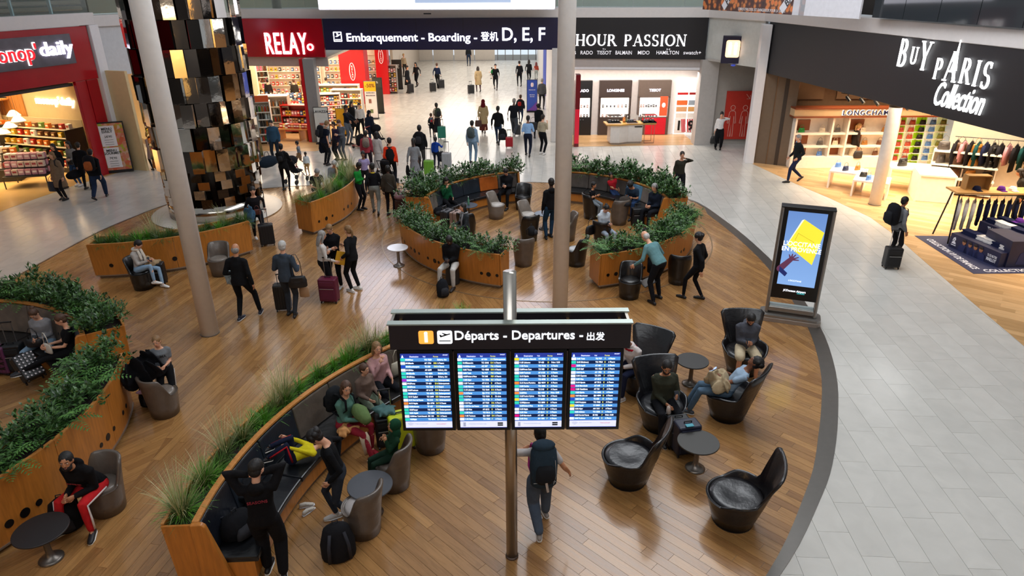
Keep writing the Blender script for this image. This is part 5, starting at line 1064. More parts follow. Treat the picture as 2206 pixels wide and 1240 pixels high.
    # shoes
    for sd in (-1, 1):
        an = leg[sd][2]; fa = RAD(g('LY' if sd < 0 else 'RY', -sd * 9)); fd = V((sin(fa), cos(fa), 0)); raised = V(q['LF' if sd < 0 else 'RF']).z > .03 and not sit
        pit = -.6 if raised else 0; fd3 = (fd + V((0, 0, pit))).normalized(); upv = V((0, 0, 1)) - fd3 * fd3.z; upv.normalize(); sv = fd3.cross(upv)
        base = an - upv * .052 * s
        m = MB(); m.limb([base - fd3 * .055 * s, base + fd3 * .03 * s + upv * .01 * s, base + fd3 * .12 * s - upv * .004 * s, base + fd3 * .17 * s - upv * .008 * s], [(.034 * s, .036 * s), (.038 * s, .046 * s), (.043 * s, .032 * s), (.034 * s, .024 * s)], 10, fx=sv)
        m.limb([base + fd3 * (-.01) * s, an + upv * .012 * s], [.036 * s, .036 * s], 8)
        so = m.build('shoe', M(shoe, .55, kind='shoe'), t, smooth=True)
        if near or g('sole'):
            m2 = MB(); m2.tube([base - fd3 * .085 * s - upv * .026 * s, base - fd3 * .05 * s - upv * .026 * s, base + fd3 * .11 * s - upv * .026 * s, base + fd3 * .185 * s - upv * .024 * s], [(.025 * s, .010), (.038 * s, .011), (.047 * s, .011), (.026 * s, .010)], 10, fx=sv); m2.build('sole', M(g('sole', 'D8D4CC'), .6), so)
    # hair
    ht, hc = hair[0], hair[1]; hm = M(HAIRC.get(hc, hc), .6, kind='hair', sc=35, amt=.25, bump=.4); H = lambda v: headc + HR @ V(v) * hsz; rr = lambda *v: tuple(x * hsz for x in v)
    m = MB()
    if ht in ('short', 'long', 'bun', 'pony', 'curly', 'bob', 'thin'):
        kx = 1.10 if ht == 'curly' else 1.0
        if ht != 'thin': m.ell(H((0, -.018, .034)), rr(.083 * kx, .098 * kx, .094 * kx), HR, 16, 12)
        m.ell(H((0, -.040, -.012)), rr(.079, .070, .080), HR, 14, 10)
        if ht == 'curly': [m.ell(H((cos(a_) * .06, -.03 + sin(a_) * .07, .05)), rr(.05, .05, .05), HR, 8, 6) for a_ in [i * .9 for i in range(7)]]
    if ht in ('long', 'bob'):
        ln = -.10 if ht == 'bob' else g('hl', -.24)
        m.limb([H((0, -.05, .0)), H((0, -.075, -.09)), H((0, -.085, ln))], [(.082 * hsz, .05 * hsz), (.092 * hsz, .045 * hsz), (.078 * hsz, .03 * hsz)], 12, fx=HR @ V((1, 0, 0)))
        for sd in (-1, 1): m.limb([H((sd * .066, .0, .03)), H((sd * .080, -.005, -.05)), H((sd * .078, -.01, max(ln, -.16)))], rr(.022, .028, .020), 8)
    if ht == 'bun': m.ell(H((0, -.085, g('bun', .085))), rr(.042, .042, .040), HR, 10, 8)
    if ht == 'pony': m.limb([H((0, -.10, .05)), H((0, -.135, .0)), H((0, -.125, -.12)), H((0, -.10, -.20))], rr(.022, .030, .026, .012), 8)
    if m.v: m.build('hair', hm, t, smooth=True)
    if ht in ('cap', 'beanie'):
        m = MB(); m.ell(H((0, -.008, .045)), rr(.086, .104, .080), HR, 16, 10); m.build('cap', cloth(hc), t, smooth=True)
        if ht == 'cap': MB().limb([H((0, .07, .055)), H((0, .15, .035))], [(.062 * hsz, .008 * hsz), (.045 * hsz, .006 * hsz)], 10, fx=HR @ V((1, 0, 0))).build('cap_peak', cloth(hc), t, smooth=True)
        MB().ell(H((0, -.035, -.01)), rr(.078, .068, .070), HR, 12, 8).build('hair', M('1A1412', .7, kind='hair'), t, smooth=True)
    if ht in ('hood', 'scarf') or g('hood'):
        m = MB(); m.ell(H((0, -.024, .018)), rr(.098, .108, .118), HR, 16, 12); m.limb([H((0, -.05, -.06)), neck + R @ K((0, -.04, -.06))], [(.10 * hsz, .075 * hsz), (.13 * hsz, .08 * hsz)], 12, fx=HR @ V((1, 0, 0))); m.build('hood' if ht == 'hood' else 'headscarf', cloth(hc if ht in ('hood', 'scarf') else tc), t, smooth=True)
    # face
    if g('facein', dist < 24):
        ey = MB(); wh = MB()
        for sd in (-1, 1):
            wh.ell(H((sd * .030, .079, .014)), rr(.0115, .008, .0058), HR, 8, 6); ey.ell(H((sd * .030, .0845, .014)), rr(.0062, .0045, .0056), HR, 6, 5)
        wh.build('eyes', M('C8BEB6', .4), t, smooth=True); ey.build('irises', M('1C120C', .3), t, smooth=True)
        br_ = MB()
        for sd in (-1, 1): br_.limb([H((sd * .014, .092, .033)), H((sd * .044, .078, .036))], rr(.0045, .0035), 5)
        br_.build('eyebrows', M('2A1C14' if hc not in HAIRC or HAIRC[hc] < '6' else '6A5444', .8), t)
        MB().limb([H((-.022, .073, -.056)), H((0, .084, -.054)), H((.022, .073, -.056))], rr(.006, .009, .006), 6).build('lips', M('A05A50' if skin in 'lm' else '5A3028', .5), t, smooth=True)
    if g('beard'):
        m = MB(); m.ell(H((0, .030, -.068)), rr(.060, .060, .058), HR, 12, 8); m.limb([H((-.055, .03, -.03)), H((0, .085, -.04)), H((.055, .03, -.03))], rr(.012, .010, .012), 6); m.build('beard', M(g('beard'), .85, kind='hair', sc=35, amt=.2), t, smooth=True)
    if g('glasses'):
        m = MB()
        for sd in (-1, 1):
            c_ = [H((sd * .031 + .020 * cos(a_), .096, .012 + .016 * sin(a_))) for a_ in [2 * pi * i / 10 for i in range(11)]]; m.tube(c_, .0022 * hsz, 4); m.tube([H((sd * .051, .094, .014)), H((sd * .080, .0, .012))], .002 * hsz, 4)
        m.build('glasses', BLACK, t)
    if g('scarf'):
        m = MB(); m.lathe([(.085 * s, -.03 * s), (.11 * s, .0), (.095 * s, .04 * s), (.07 * s, .03 * s)], 16, tuple(neck)); 
        if g('scarftail', 1): m.limb([neck + R @ K((-.06, .09, -.02)), che + R @ K((-.07, .13, -.05)), mid + R @ K((-.07, .14, -.05))], [(.045 * s, .015)] * 3, 8, fx=X); m.limb([neck + R @ K((.05, .09, -.02)), che + R @ K((.05, .13, -.1))], [(.045 * s, .015)] * 2, 8, fx=X)
        m.build('scarf', cloth(g('scarf')), t, smooth=True)
    if g('print'):
        o = txt('shirt_print', g('print')[0], g('print')[2] * s, cloth(g('print')[1]) if not near else M(g('print')[1], .7), t, (0, 0, 0), (0, 0, 0), ext=.002, off=.01)
        bk = g('print')[3] if len(g('print')) > 3 else 1
        u = RT_ @ V((0, 0, 1)); f = RT_ @ V((0, bk, 0)); xx = u.cross(-f) * 1.0; xx = (f.cross(u)) * -1 if 0 else u.cross(f); o.matrix_basis = Matrix.Translation(che + f * (.118 * s + inf) + u * (-.03 * s)) @ Matrix((xx, u, f)).transposed().to_4x4()
    if g('collar'): MB().tube([neck + R @ K((0, 0, -.045)), neck + R @ K((0, 0, -.005))], [(.085 * s, .07 * s), (.066 * s, .06 * s)], 14, fx=X).build('collar', cloth(g('collar')), t, smooth=True)
    return r
# ---------------------------------------------------------------- luggage and carried things
def strap(m, pts, w_=.02, t_=.006): m.tube(pts, [(w_, t_)] * len(pts), 6)
def backpack(r, col, label, trim='2A2A2E', size=1.0, big=False, acc=None, side=-1):
    """worn on the back (side -1) of person r"""
    s = r.s; T = r.root.matrix_basis @ r.chest; t = thing('backpack', label, 'backpack', (0, 0, 0)); t.matrix_basis = T @ Matrix.Translation((0, side * .225 * s, 0))
    k = s * size; hgt = .56 if big else .42
    m = MB(); m.tube([(0, 0, -hgt * .55 * k), (0, -.01 * k, -hgt * .45 * k), (0, -.02 * k, 0), (0, -.01 * k, hgt * .35 * k), (0, .01 * k, hgt * .46 * k), (0, .02 * k, hgt * .50 * k)], [(.10 * k, .05 * k), (.155 * k, .10 * k), (.165 * k, .115 * k), (.150 * k, .10 * k), (.11 * k, .07 * k), (.05 * k, .03 * k)], 14, fx=(1, 0, 0))
    m.build('bag_body', cloth(col), t, smooth=True)
    m = MB(); m.tube([(0, -.10 * k, -.20 * k), (0, -.125 * k, -.14 * k), (0, -.13 * k, .0), (0, -.10 * k, .06 * k)], [(.08 * k, .02 * k), (.115 * k, .04 * k), (.11 * k, .04 * k), (.07 * k, .02 * k)], 12, fx=(1, 0, 0)); m.build('front_pocket', cloth(trim), t, smooth=True)
    for sd in (-1, 1):
        m = MB(); strap(m, [(sd * .07 * k, .06 * k, .16 * k), (sd * .085 * s, .15 * s, .185 * s), (sd * .10 * s, .30 * s, .13 * s), (sd * .12 * s, .335 * s, -.02 * s), (sd * .15 * s, .22 * s, -.16 * s), (sd * .12 * k, .05 * k, -.17 * k)], .024 * s, .009); m.build('strap', cloth(acc or trim), t, smooth=True)
    if big:
        m = MB(); m.tube([(.0, -.145 * k, .02 * k), (.0, -.16 * k, -.12 * k), (.03 * k, -.13 * k, -.30 * k)], [(.016, .006)] * 3, 6); m.build('buckle_strap', cloth('B8ACA4'), t)
        m = MB(); m.tube([(.10 * k, -.09 * k, .14 * k), (-.10 * k, -.09 * k, .14 * k)], .004, 4); m.tube([(.12 * k, -.10 * k, .10 * k), (.13 * k, -.11 * k, -.1 * k), (.10 * k, -.10 * k, -.22 * k)], .004, 4); m.tube([(-.13 * k, -.08 * k, -.2 * k), (0, -.13 * k, -.17 * k), (.13 * k, -.08 * k, -.2 * k)], .004, 4); m.build('cord', M('A8A8A8', .6), t)
        m = MB(); m.ell((0, 0, .25 * k), (.14 * k, .10 * k, .06 * k), None, 12, 8); m.build('lid', cloth(col), t, smooth=True)
    return t
def suitcase(px, py, rz, col, label, h=.56, w_=.38, d=.23, handle=.40, tilt=0, pos=None, rough=.45, ribs=5, z0=0.0, hcol='8A8A8C', soft=False, hy=None):
    p = pos or fl(px, py); t = thing('suitcase', label, 'suitcase', (p.x, p.y, z0 + .006), RAD(rz)); t.rotation_euler = (RAD(tilt), 0, RAD(rz)) if tilt else t.rotation_euler
    MB().box((0, 0, .05 + h / 2), (w_, d, h)).build('shell', M(col, rough, kind='suitcase_shell', amt=.05), t, bev=.035, seg=3)
    if soft:
        MB().box((0, -d / 2 - .012, .05 + h * .36), (w_ * .82, .03, h * .5)).build('front_pocket', M(col, .8, kind='canvas', amt=.1), t, bev=.012)
        MB().box((0, -d / 2 - .008, .05 + h * .80), (w_ * .82, .02, h * .2)).build('front_pocket', M(col, .8, kind='canvas', amt=.1), t, bev=.01)
        MB().box((0, -d / 2 - .03, .05 + h * .60), (w_ * .78, .006, .012)).build('zip', M('A8A8A8', .4, .6), t)
    else:
        for k in range(ribs): MB().box(((k - (ribs - 1) / 2) * w_ * .85 / ribs, -d / 2 - .003, .05 + h / 2), (w_ * .4 / ribs, .012, h * .84)).build('rib', M(col, rough, kind='suitcase_shell', amt=.05), t, bev=.004)
        MB().box((0, 0, .05 + h / 2), (w_ + .004, .012, h + .004)).build('zip_band', DARK, t)
    for x in (-1, 1):
        for y in (-1, 1):
            m = MB(); m.tube([(x * (w_ / 2 - .035) - .012, y * (d / 2 - .03), .027), (x * (w_ / 2 - .035) + .012, y * (d / 2 - .03), .027)], .026, 12); m.build('wheel', BLACK, t)
    m = MB(); m.tube([(-.06, 0, h + .05), (-.06, 0, h + .075), (.06, 0, h + .075), (.06, 0, h + .05)], .01, 6); m.build('carry_handle', BLACK, t)
    if handle:
        m = MB()
        for x in (-.085, .085): m.tube([(x, d / 2 - .04, h + .04), (x, d / 2 - .04, h + .05 + handle)], .009, 6)
        o = m.build('telescopic_tubes', M(hcol, .3, .8), t); MB().tube([(-.10, d / 2 - .04, h + .05 + handle), (.10, d / 2 - .04, h + .05 + handle)], .016, 8).build('grip', BLACK, o)
    return t
def handbag(pos, rz, col, label, w_=.30, h=.22, d=.10, name='handbag', cat='bag', hl=.22, rough=.5, flap=True, pat=None):
    t = thing(name, label, cat, pos, RAD(rz)); mt = pat or M(col, rough, kind='bag', sc=12, bump=.2)
    m = MB(); m.tube([(0, 0, -h), (0, 0, -h * .92), (0, 0, -h * .4), (0, 0, -.015), (0, 0, 0)], [(w_ * .46, d * .40), (w_ * .5, d * .5), (w_ * .5, d * .5), (w_ * .43, d * .3), (w_ * .40, d * .18)], 14, fx=(1, 0, 0)); m.build('bag_body', mt, t, smooth=True)
    if flap: MB().box((0, -d * .43, -h * .28), (w_ * .62, .012, h * .42)).build('flap', mt, t, bev=.008)
    m = MB(); m.tube([(-w_ * .28, 0, -.02), (-w_ * .26, 0, hl * .6), (-w_ * .1, 0, hl), (w_ * .1, 0, hl), (w_ * .26, 0, hl * .6), (w_ * .28, 0, -.02)], .008, 6); m.build('handle', mt, t, smooth=True)
    return t
def lying(pos, rz, col, label, size=(.36, .5, .2), name='rucksack', cat='backpack', upright=False, trim='2A2A2E'):
    """bag standing or lying on a surface"""
    t = thing(name, label, cat, pos, RAD(rz)); a, b, c = size
    m = MB(); m.tube([(0, 0, 0), (0, 0, .03), (0, .0, c * .45), (0, .02, c * .85), (0, .03, c)], [(a * .40, b * .40), (a * .5, b * .5), (a * .5, b * .48), (a * .38, b * .34), (a * .12, b * .12)], 14, fx=(1, 0, 0)); m.build('bag_body', cloth(col), t, smooth=True)
    m = MB(); m.tube([(0, -b * .42, c * .1), (0, -b * .52, c * .2), (0, -b * .50, c * .45), (0, -b * .38, c * .55)], [(a * .25, .02), (a * .36, .05), (a * .33, .05), (a * .2, .02)], 10, fx=(1, 0, 0)); m.build('front_pocket', cloth(trim), t, smooth=True)
    for sd in (-1, 1): m = MB(); m.tube([(sd * a * .2, b * .35, c * .85), (sd * a * .28, b * .62, c * .6), (sd * a * .30, b * .52, c * .12)], [(.022, .008)] * 3, 6, fx=(1, 0, 0)); m.build('strap', cloth(trim), t, smooth=True)
    m = MB(); m.tube([(-.04, .02, c * .97), (-.03, .02, c + .05), (.03, .02, c + .05), (.04, .02, c * .97)], .008, 6); m.build('top_loop', cloth(trim), t)
    return t
def phone(r, label, sd=1, lit=False, off=(0, 0, 0)):
    t = thing('phone', label, 'phone', r.hand[sd] + V(off)); t.rotation_euler = (RAD(-50), 0, r.root.rotation_euler.z + pi)
    MB().box((0, 0, .02), (.072, .010, .148)).build('case', BLACK, t, bev=.003); MB().box((0, -.006, .02), (.064, .002, .138)).build('display', M('9FB4D0', .3, emit=.6) if lit else M('20242C', .1), t); return t
def stroller(px, py, rz, col, label):
    p = fl(px, py); t = thing('pushchair', label, 'pushchair', p, RAD(rz)); fr_ = M('2A2A2C', .4, .5)
    for sd in (-1, 1):
        for y in (-.32, .34):
            m = MB(); m.tube([(sd * .24 - .02, y, .09), (sd * .24 + .02, y, .09)], .088, 14); m.build('wheel', BLACK, t)
        m = MB(); m.tube([(sd * .24, -.32, .10), (sd * .23, .10, .55), (sd * .22, .46, 1.0)], .012, 6); m.tube([(sd * .24, .34, .10), (sd * .23, .0, .50)], .012, 6); m.build('frame_tube', fr_, t)
    MB().tube([(-.23, .46, 1.0), (.23, .46, 1.0)], .018, 8).build('push_bar', BLACK, t)
    m = MB(); m.tube([(0, -.22, .42), (0, .05, .40), (0, .20, .62), (0, .30, .90)], [(.18, .05), (.19, .05), (.19, .05), (.17, .04)], 10, fx=(1, 0, 0)); m.build('seat', cloth(col), t, smooth=True)
    m = MB(); m.ell((0, .14, .86), (.21, .24, .17), None, 14, 8); m.build('canopy', cloth(col), t, smooth=True); return t
def duffel(pos, rz, col, label, L_=.55, r_=.16, name='duffel_bag'):
    t = thing(name, label, 'bag', pos, RAD(rz)); m = MB(); m.limb([(-L_ / 2, 0, r_), (-L_ / 4, 0, r_), (L_ / 4, 0, r_), (L_ / 2, 0, r_)], [(r_ * .85, r_ * .8), (r_, r_), (r_, r_), (r_ * .85, r_ * .8)], 14); m.build('bag_body', cloth(col), t, smooth=True)
    m = MB(); m.tube([(-L_ * .2, 0, r_ * 1.9), (-L_ * .1, 0, r_ * 2.7), (L_ * .1, 0, r_ * 2.7), (L_ * .2, 0, r_ * 1.9)], .012, 6); m.build('handle', cloth(col), t); return t
def drape(pos, rz, col, label, size=(.5, .35, .16), name='coat', seed=1, cat='clothing'):
    """a crumpled garment lying on something"""
    random.seed(seed); t = MB(); a, b, c = size
    t.ell((0, 0, c * .3), (a * .36, b * .34, c * .32), None, 12, 8)
    for k in range(16):
        R_ = Matrix.Rotation(random.uniform(0, 3.14), 3, 'Z') @ Matrix.Rotation(random.uniform(-.5, .5), 3, 'X')
        t.ell((random.uniform(-a, a) * .30, random.uniform(-b, b) * .30, c * random.uniform(.25, .62)), (a * random.uniform(.20, .38), .026, c * random.uniform(.25, .40)), R_, 10, 7)
    o = remesh(t, name, cloth(col), None, .018, 1); o.location = pos; o.rotation_euler = (0, 0, RAD(rz)); return tag(o, label, cat)
# ---------------------------------------------------------------- the travellers
def S(px, py, z=.55): p = fl(px, py, z); p.z = 0; return p
PH = dict(LH=(-.04, .27, .18), RH=(.05, .29, .20), hd=32)
PHS = dict(LH=(-.05, .28, .20), RH=(.05, .30, .22), hd=34)
J = dict
def pp(*a, **k): return person(*a, **k)
# --- foreground
r = pp(1163, 1140, 8, 1.70, 'woman walking away under the board with a large dark blue rucksack', ('tee', 'B4AEAC'), ('wide', '4A5666'), '8A8078', 'm', ('bun', 'black'), 'walk', LH=(-.22, .10, .42), LE=(-1, 0, .2), RH=(.40, .06, .0), fem=1, bun=.02, RF=(.13, .26, 0), LF=(-.04, -.18, .02))
backpack(r, '24333F', 'large dark blue rucksack on the woman walking under the board', '1A1C20', 1.12, True, 'A03078')
r = pp(0, 0, 172, 1.74, 'seated man in a grey hoodie and beige shorts looking at his phone', ('hoodie', '4A4C54'), ('shorts', 'B8A88C'), '2A2624', 'm', ('short', 'black'), 'sit', pos=CH['E'][0], LH=(-.04, .24, .20), RH=(.05, .26, .22), hd=38, LF=(-.16, .44, 0), RF=(.18, .44, 0), beard='1E1614'); phone(r, 'phone held by the man in beige shorts')
r = pp(0, 0, 186, 1.76, 'seated man in an olive jumper holding a phone and a paper bag', ('long', '33352A'), ('trousers', '14151A'), '101010', 'm', ('short', 'black'), 'sit', pos=CH['C'][0], LH=(-.13, .30, .24), RH=(.04, .30, .10), hd=22, fat=1.12, beard='2A1E18', hy=-12); phone(r, 'phone in the hand of the man in the olive jumper', -1)
t = thing('paper_bag', 'crumpled white paper bag held by the man in the olive jumper', 'paper bag', r.hand[1]); m = MB(); m.tube([(0, 0, -.14), (0, 0, -.10), (0, 0, 0), (.01, 0, .02)], [(.03, .03), (.06, .04), (.05, .03), (.03, .02)], 9); m.build('bag_body', cloth('C8B8AC'), t, smooth=True)
r = pp(0, 0, 75, 1.76, 'reclining traveller in jeans seen from behind holding up a phone', ('tee', '8CA0B4'), ('trousers', '4E6478'), '3A4450', 'b', ('curly', 'black'), 'sit', pos=CH['D'][0], oy=.05, lean=-34, LH=(-.05, .22, .30), RH=(.14, .10, .24), LF=(-.10, .62, 0), RF=(.10, .66, 0), hd=-18); phone(r, 'lit phone of the reclining traveller', -1, True)
drape(CH['D'][0] + V((-.22, -.05, .55)), 30, 'A89678', 'beige down jacket over the reclining traveller', (.40, .42, .38), 'down_jacket', 3)
r = pp(0, 0, 128, 1.72, 'seated traveller in a black cap and red and white jacket', ('jacket', 'C8BEBA'), ('trousers', '1A2038'), 'C8C0BC', 'b', ('cap', '0E0E10'), 'sit', pos=CH['F'][0] + V((-.12, .02, 0)), lean=22, LH=(-.06, .38, .10), RH=(.06, .40, .12), hd=30)
MB().tube([r.neck + r.R @ V((0, 0, -.09)), r.neck + r.R @ V((0, 0, -.03))], [(.17, .10), (.13, .085)], 14, fx=(1, 0, 0)).build('red_yoke', cloth('A01828'), r.root, smooth=True)
suitcase(1455, 960, 10, '101114', 'black suitcase between the knees of the man in the olive jumper', .50, .34, .20, handle=0, soft=True)
t = suitcase(1474, 975, 12, '161A30', 'navy fabric suitcase beside the dark round side table', .52, .38, .26, handle=0, soft=True); MB().box((-.02, -.10, .59), (.12, .07, .012)).build('luggage_label', M('3A90A0', .5), t)
r = pp(372, 868, 205, 1.38, 'boy in a grey printed t-shirt standing with a phone by the planter', ('tee', '6E7276'), ('trousers', '141519'), '1A1A1C', 'l', ('short', 'light'), 'stand', LH=(-.05, .26, .15), RH=(.10, .28, .18), hd=10, hy=-15, print=('PUMA', '1A1A1C', .085), stripe='B8B4B0', LF=(-.06, .08, 0), RF=(.14, -.05, 0)); phone(r, 'phone held by the boy in the grey t-shirt')
p = CH['G'][0]; drape(fl(300, 800, .85) + V((0, .1, -.25)), 20, '0E0E12', 'pile of black coats heaped on the taupe tub chair', (.75, .6, .62), 'coat_pile', 5); drape(p + V((-.12, -.02, .44)), 10, 'A88AA0', 'pink and white patterned cloth on the taupe tub chair', (.4, .3, .16), 'scarf', 8)
lying(fl(318, 888) + V((-.05, .25, .006)), 30, '0C0C10', 'black rucksack on the floor behind the taupe tub chair', (.34, .26, .42))

r = pp(0, 0, 172, 1.80, 'seated man in a black hoodie and bright red trousers by the planter', ('hoodie', '0C0B0E'), ('trousers', 'B81E22'), '16161A', 'm', ('short', 'black'), 'sit', pos=CH['J'][0] + V((-.03, -.02, 0)), ox=.0, oy=.04, lean=30, LH=(-.05, .40, .10), RH=(.05, .41, .12), hd=0, hrel=0, hy=25, LF=(-.16, .46, 0), RF=(.26, .50, 0), stripe='D8D0CC', beard='1A1210', print=('SUNDAY', '9A2020', .055), sole='E0DAD0', LY=-25, RY=35)
lying(fl(110, 1160) + V((.12, .2, .006)), 20, '0C0C0E', 'black rucksack with a small white logo behind the black side table', (.40, .34, .50))
suitcase(8, 1240, 20, '14161A', 'dark suitcase with a raised handle at the lower left corner', .5, .36, .22, handle=.45, pos=V((-6.75, 6.35, 0)))
# --- long front bench
r = pp(592, 1240, 12, 1.78, 'person in black standing with both hands on the head, in front', ('hoodie', '0C0B0E'), ('wide', '0E0D10'), '141214', 'l', ('short', 'black'), 'stand', LH=(-.07, .02, .62), RH=(.06, .04, .60), LE=(-1, .3, .5), RE=(1, .3, .4), hd=14, hy=-28, hood=0, print=('SEASONS', '8A2030', .055, -1), LF=(-.08, .1, 0), RF=(.12, -.05, 0))
r = pp(742, 1122, 104, 1.68, 'young man in a black jumper and dark jeans leaning over the bench', ('long', '0B0C10'), ('slim', '2C3038'), 'B8B2AC', 'l', ('curly', 'black'), 'walk2', lean=11, side=0, LH=(-.20, .12, -.02), RH=(.24, -.02, .04), RE=(1, -.5, 0), hd=38, LF=(-.05, -.16, 0), RF=(.10, .10, 0), sole='E0DCD6')
p_ = S(628, 992, .5); r = pp(0, 0, 118, 1.28, 'child in a yellow top lying on the long bench with the legs up', ('long', 'CDBC1C'), ('trousers', '141A30'), '1A1A20', 'l', ('short', 'blond'), 'sit', pos=p_, z0=.0, ph=.55, ox=.0, lean=-84, LH=(-.12, .04, .34), RH=(.22, .10, .42), LF=(-.04, .42, .62), RF=(.10, .34, .72), stripe='B02028', hd=-10, LK=(0, .4, 1), RK=(0, .4, 1), facein=False)
r = pp(0, 0, 245, 1.70, 'seated woman in a green top and red trousers, black rucksack on her back', ('long', '4E7468'), ('slim', '8A2230'), 'B02838', 'l', ('bob', 'brown'), 'sit', pos=S(742, 905), lean=8, LH=(-.02, .34, .12), RH=(.04, .34, .14), hy=-35, fem=1, LF=(-.08, .42, 0), RF=(.10, .56, 0), sole='E8E0D8', ph=.53)
backpack(r, '15181C', 'black rucksack worn by the seated woman in the green top', '0F1114', .95)
o = MB().limb([(-.16, 0, 0), (0, 0, .02), (.16, 0, 0)], [(.09, .10), (.12, .13), (.09, .10)], 12).build('cushion', cloth('5E7446'), None, smooth=True, loc=r.root.location + V((.30, -.12, .74)), rz=-.9); tag(o, 'green soft cushion on the lap of the woman in the green top', 'cushion')
drape(r.root.location + V((.05, -.20, .46)), 40, 'C8905A', 'orange cloth hanging from the bench beside the woman in green', (.34, .28, .16), 'cloth', 4)
m = MB(); m.tube([(0, 0, .48), (0, -.06, .42), (.01, -.08, .25), (.02, -.07, .12)], [(.07, .02), (.08, .02), (.07, .02), (.06, .01)], 10, fx=(1, 0, 0)); o = m.build('cloth', cloth('B8A48C'), None, smooth=True, loc=r.root.location + V((.33, -.26, 0)), rz=.7); tag(o, 'beige cloth hanging over the bench edge by the woman in green', 'clothing')
r = pp(0, 0, 232, 1.35, 'seated child in a brown patterned jacket between two women', ('jacket', '6E5A50'), ('trousers', '6A7664'), '2A2828', 'l', ('short', 'brown'), 'sit', pos=S(787, 850), ph=.53, LF=(-.10, .40, .0), RF=(.10, .42, .0), hy=10, LH=(-.12, .30, .08), RH=(.12, .26, .06))
r = pp(0, 0, 222, 1.66, 'seated woman in a pink jumper with one hand at her chin', ('long', 'BC9090'), ('trousers', '14161C'), '222226', 'l', ('bob', 'light'), 'sit', pos=S(815, 815), fat=1.15, fem=1, LH=(-.10, .30, .12), RH=(.06, .22, .46), RE=(.5, .2, -1), hy=-8)
handbag(S(858, 800, .5) + V((0, 0, .72)), 230, 'B8B09C', 'pale handbag beside the woman in the pink jumper', .34, .24, .14)
suitcase(838, 958, 15, '0F1012', 'black suitcase with raised handle behind the yellow suitcase', .52, .38, .24, .42, soft=True); suitcase(855, 968, 200, 'B8C41C', 'bright lime yellow ribbed suitcase beside the departures board', .60, .40, .26, 0, pos=V((fl(868, 962).x, fl(868, 962).y - .02, 0)))
drape(V((fl(838, 958).x, fl(838, 958).y, .62)), 10, '4A6A68', 'teal patterned jacket laid over the black suitcase', (.42, .3, .14), 'jacket', 9)
r = pp(0, 0, 118, 1.22, 'child in a dark green hooded top sitting in a tub chair', ('hoodie', '12301E'), ('trousers', '12281C'), '16181A', 'm', ('hood', '14402A'), 'sit', pos=CH['L'][0], ph=.56, lean=-12, LH=(-.10, .12, .44), RH=(.26, .05, .26), LF=(-.08, .46, .18), RF=(.10, .46, .15), hy=-10)
rplate('shirt_badge', M('C8B878', .5), r.root, r.che + r.R @ V((0, .125, 0)), .15, .13, .04, .006)
r = pp(905, 930, 200, 1.74, 'pair of dark trousered legs seated behind the departures board', ('jacket', '101116'), ('trousers', '101014'), '1A1A1C', 'l', ('short', 'dark'), 'sit', pos=V((-1.55, 9.75, 0)))
for k, (a, b, c) in enumerate(((660, 1092, 20), (664, 1105, 55))): 
    t = thing('trainer', ('left' if k else 'right') + ' white velcro trainer of the empty pair below the long bench', 'shoe', fl(a, b) + V((0, 0, .008)), RAD(c - 90), 'white trainers on the floor'); m = MB(); m.limb([(0, -.08, .05), (0, -.02, .055), (0, .07, .035), (0, .11, .03)], [(.032, .045), (.036, .045), (.040, .028), (.032, .02)], 10, fx=(1, 0, 0)); m.build('upper', M('B8B0A4', .6), t, smooth=True)
    t.scale = (.85, .85, .85)
    MB().tube([(0, -.11, .012), (0, .0, .012), (0, .14, .012)], [(.03, .012), (.04, .012), (.03, .012)], 10, fx=(1, 0, 0)).build('sole', WHITE, t, smooth=True)
    for y in (0, .035): MB().box((0, y, .072 - y * .4), (.07, .02, .012)).build('strap', M('A09A92', .6), t)
lying(fl(727, 1212) + V((0, .12, .006)), 200, '16161A', 'black and grey rucksack standing on the floor beside the front tub chair', (.44, .34, .56), trim='2E2E34')
lying(fl(520, 1150, .45) + V((-.05, .05, -.005)), 60, '0E0E12', 'black rucksack lying on the near end of the long bench', (.46, .36, .30)); drape(S(560, 1090, .5) + V((-.30, .2, .45)), 50, '101216', 'black padded coat on the long bench beside the standing person', (.6, .42, .34), 'coat', 11)
# --- left ring
r = pp(0, 0, 190, 1.68, 'seated woman in a grey jumper and pale jeans at the left edge', ('long', '7E7E82'), ('slim', '7C93A8'), '8A6A60', 'l', ('bun', 'brown'), 'sit', pos=S(98, 730), hd=34, LH=(-.05, .28, .16), RH=(.05, .30, .18), fem=1, LF=(-.24, .44, 0), RF=(.40, .30, 0), fat=1.1, bun=.1); phone(r, 'phone of the woman in the grey jumper')
handbag(r.root.location + V((.02, -.32, .72)), 190, '16161A', 'black handbag on the lap of the woman in the grey jumper', .30, .16, .12)
lying(S(135, 720) + V((.05, .12, .46)), 200, '141418', 'black bag on the bench beside the woman in the grey jumper', (.40, .30, .28))
r = pp(0, 0, 128, 1.70, 'seated woman in black with her legs stretched onto a dotted suitcase', ('tee', '0D0D10'), ('slim', '0E0E12'), '26262C', 'l', ('pony', 'brown'), 'sit', pos=S(152, 752), hd=26, LH=(-.06, .32, .18), RH=(.06, .32, .20), fem=1, LF=(-.06, .84, .32), RF=(.08, .84, .30), lean=-6); phone(r, 'phone of the woman in black at the left')
handbag(r.root.location + V((-.25, -.22, .78)), 150, 'C8C0B4', 'cream white handbag on the lap of the woman in black', .26, .18, .08, rough=.3)
t = suitcase(85, 835, 60, '141418', 'black suitcase with white dots lying under the stretched legs', .50, .36, .22, 0); t.rotation_euler = (RAD(-38), 0, RAD(60)); t.location.z = .16
dm = MB()
for i in range(5):
    for k in range(7): dm.box(((i - 2) * .068, -.135, .10 + k * .068), (.026, .004, .026))
dm.build('dots', M('C8C0C4', .5), t)
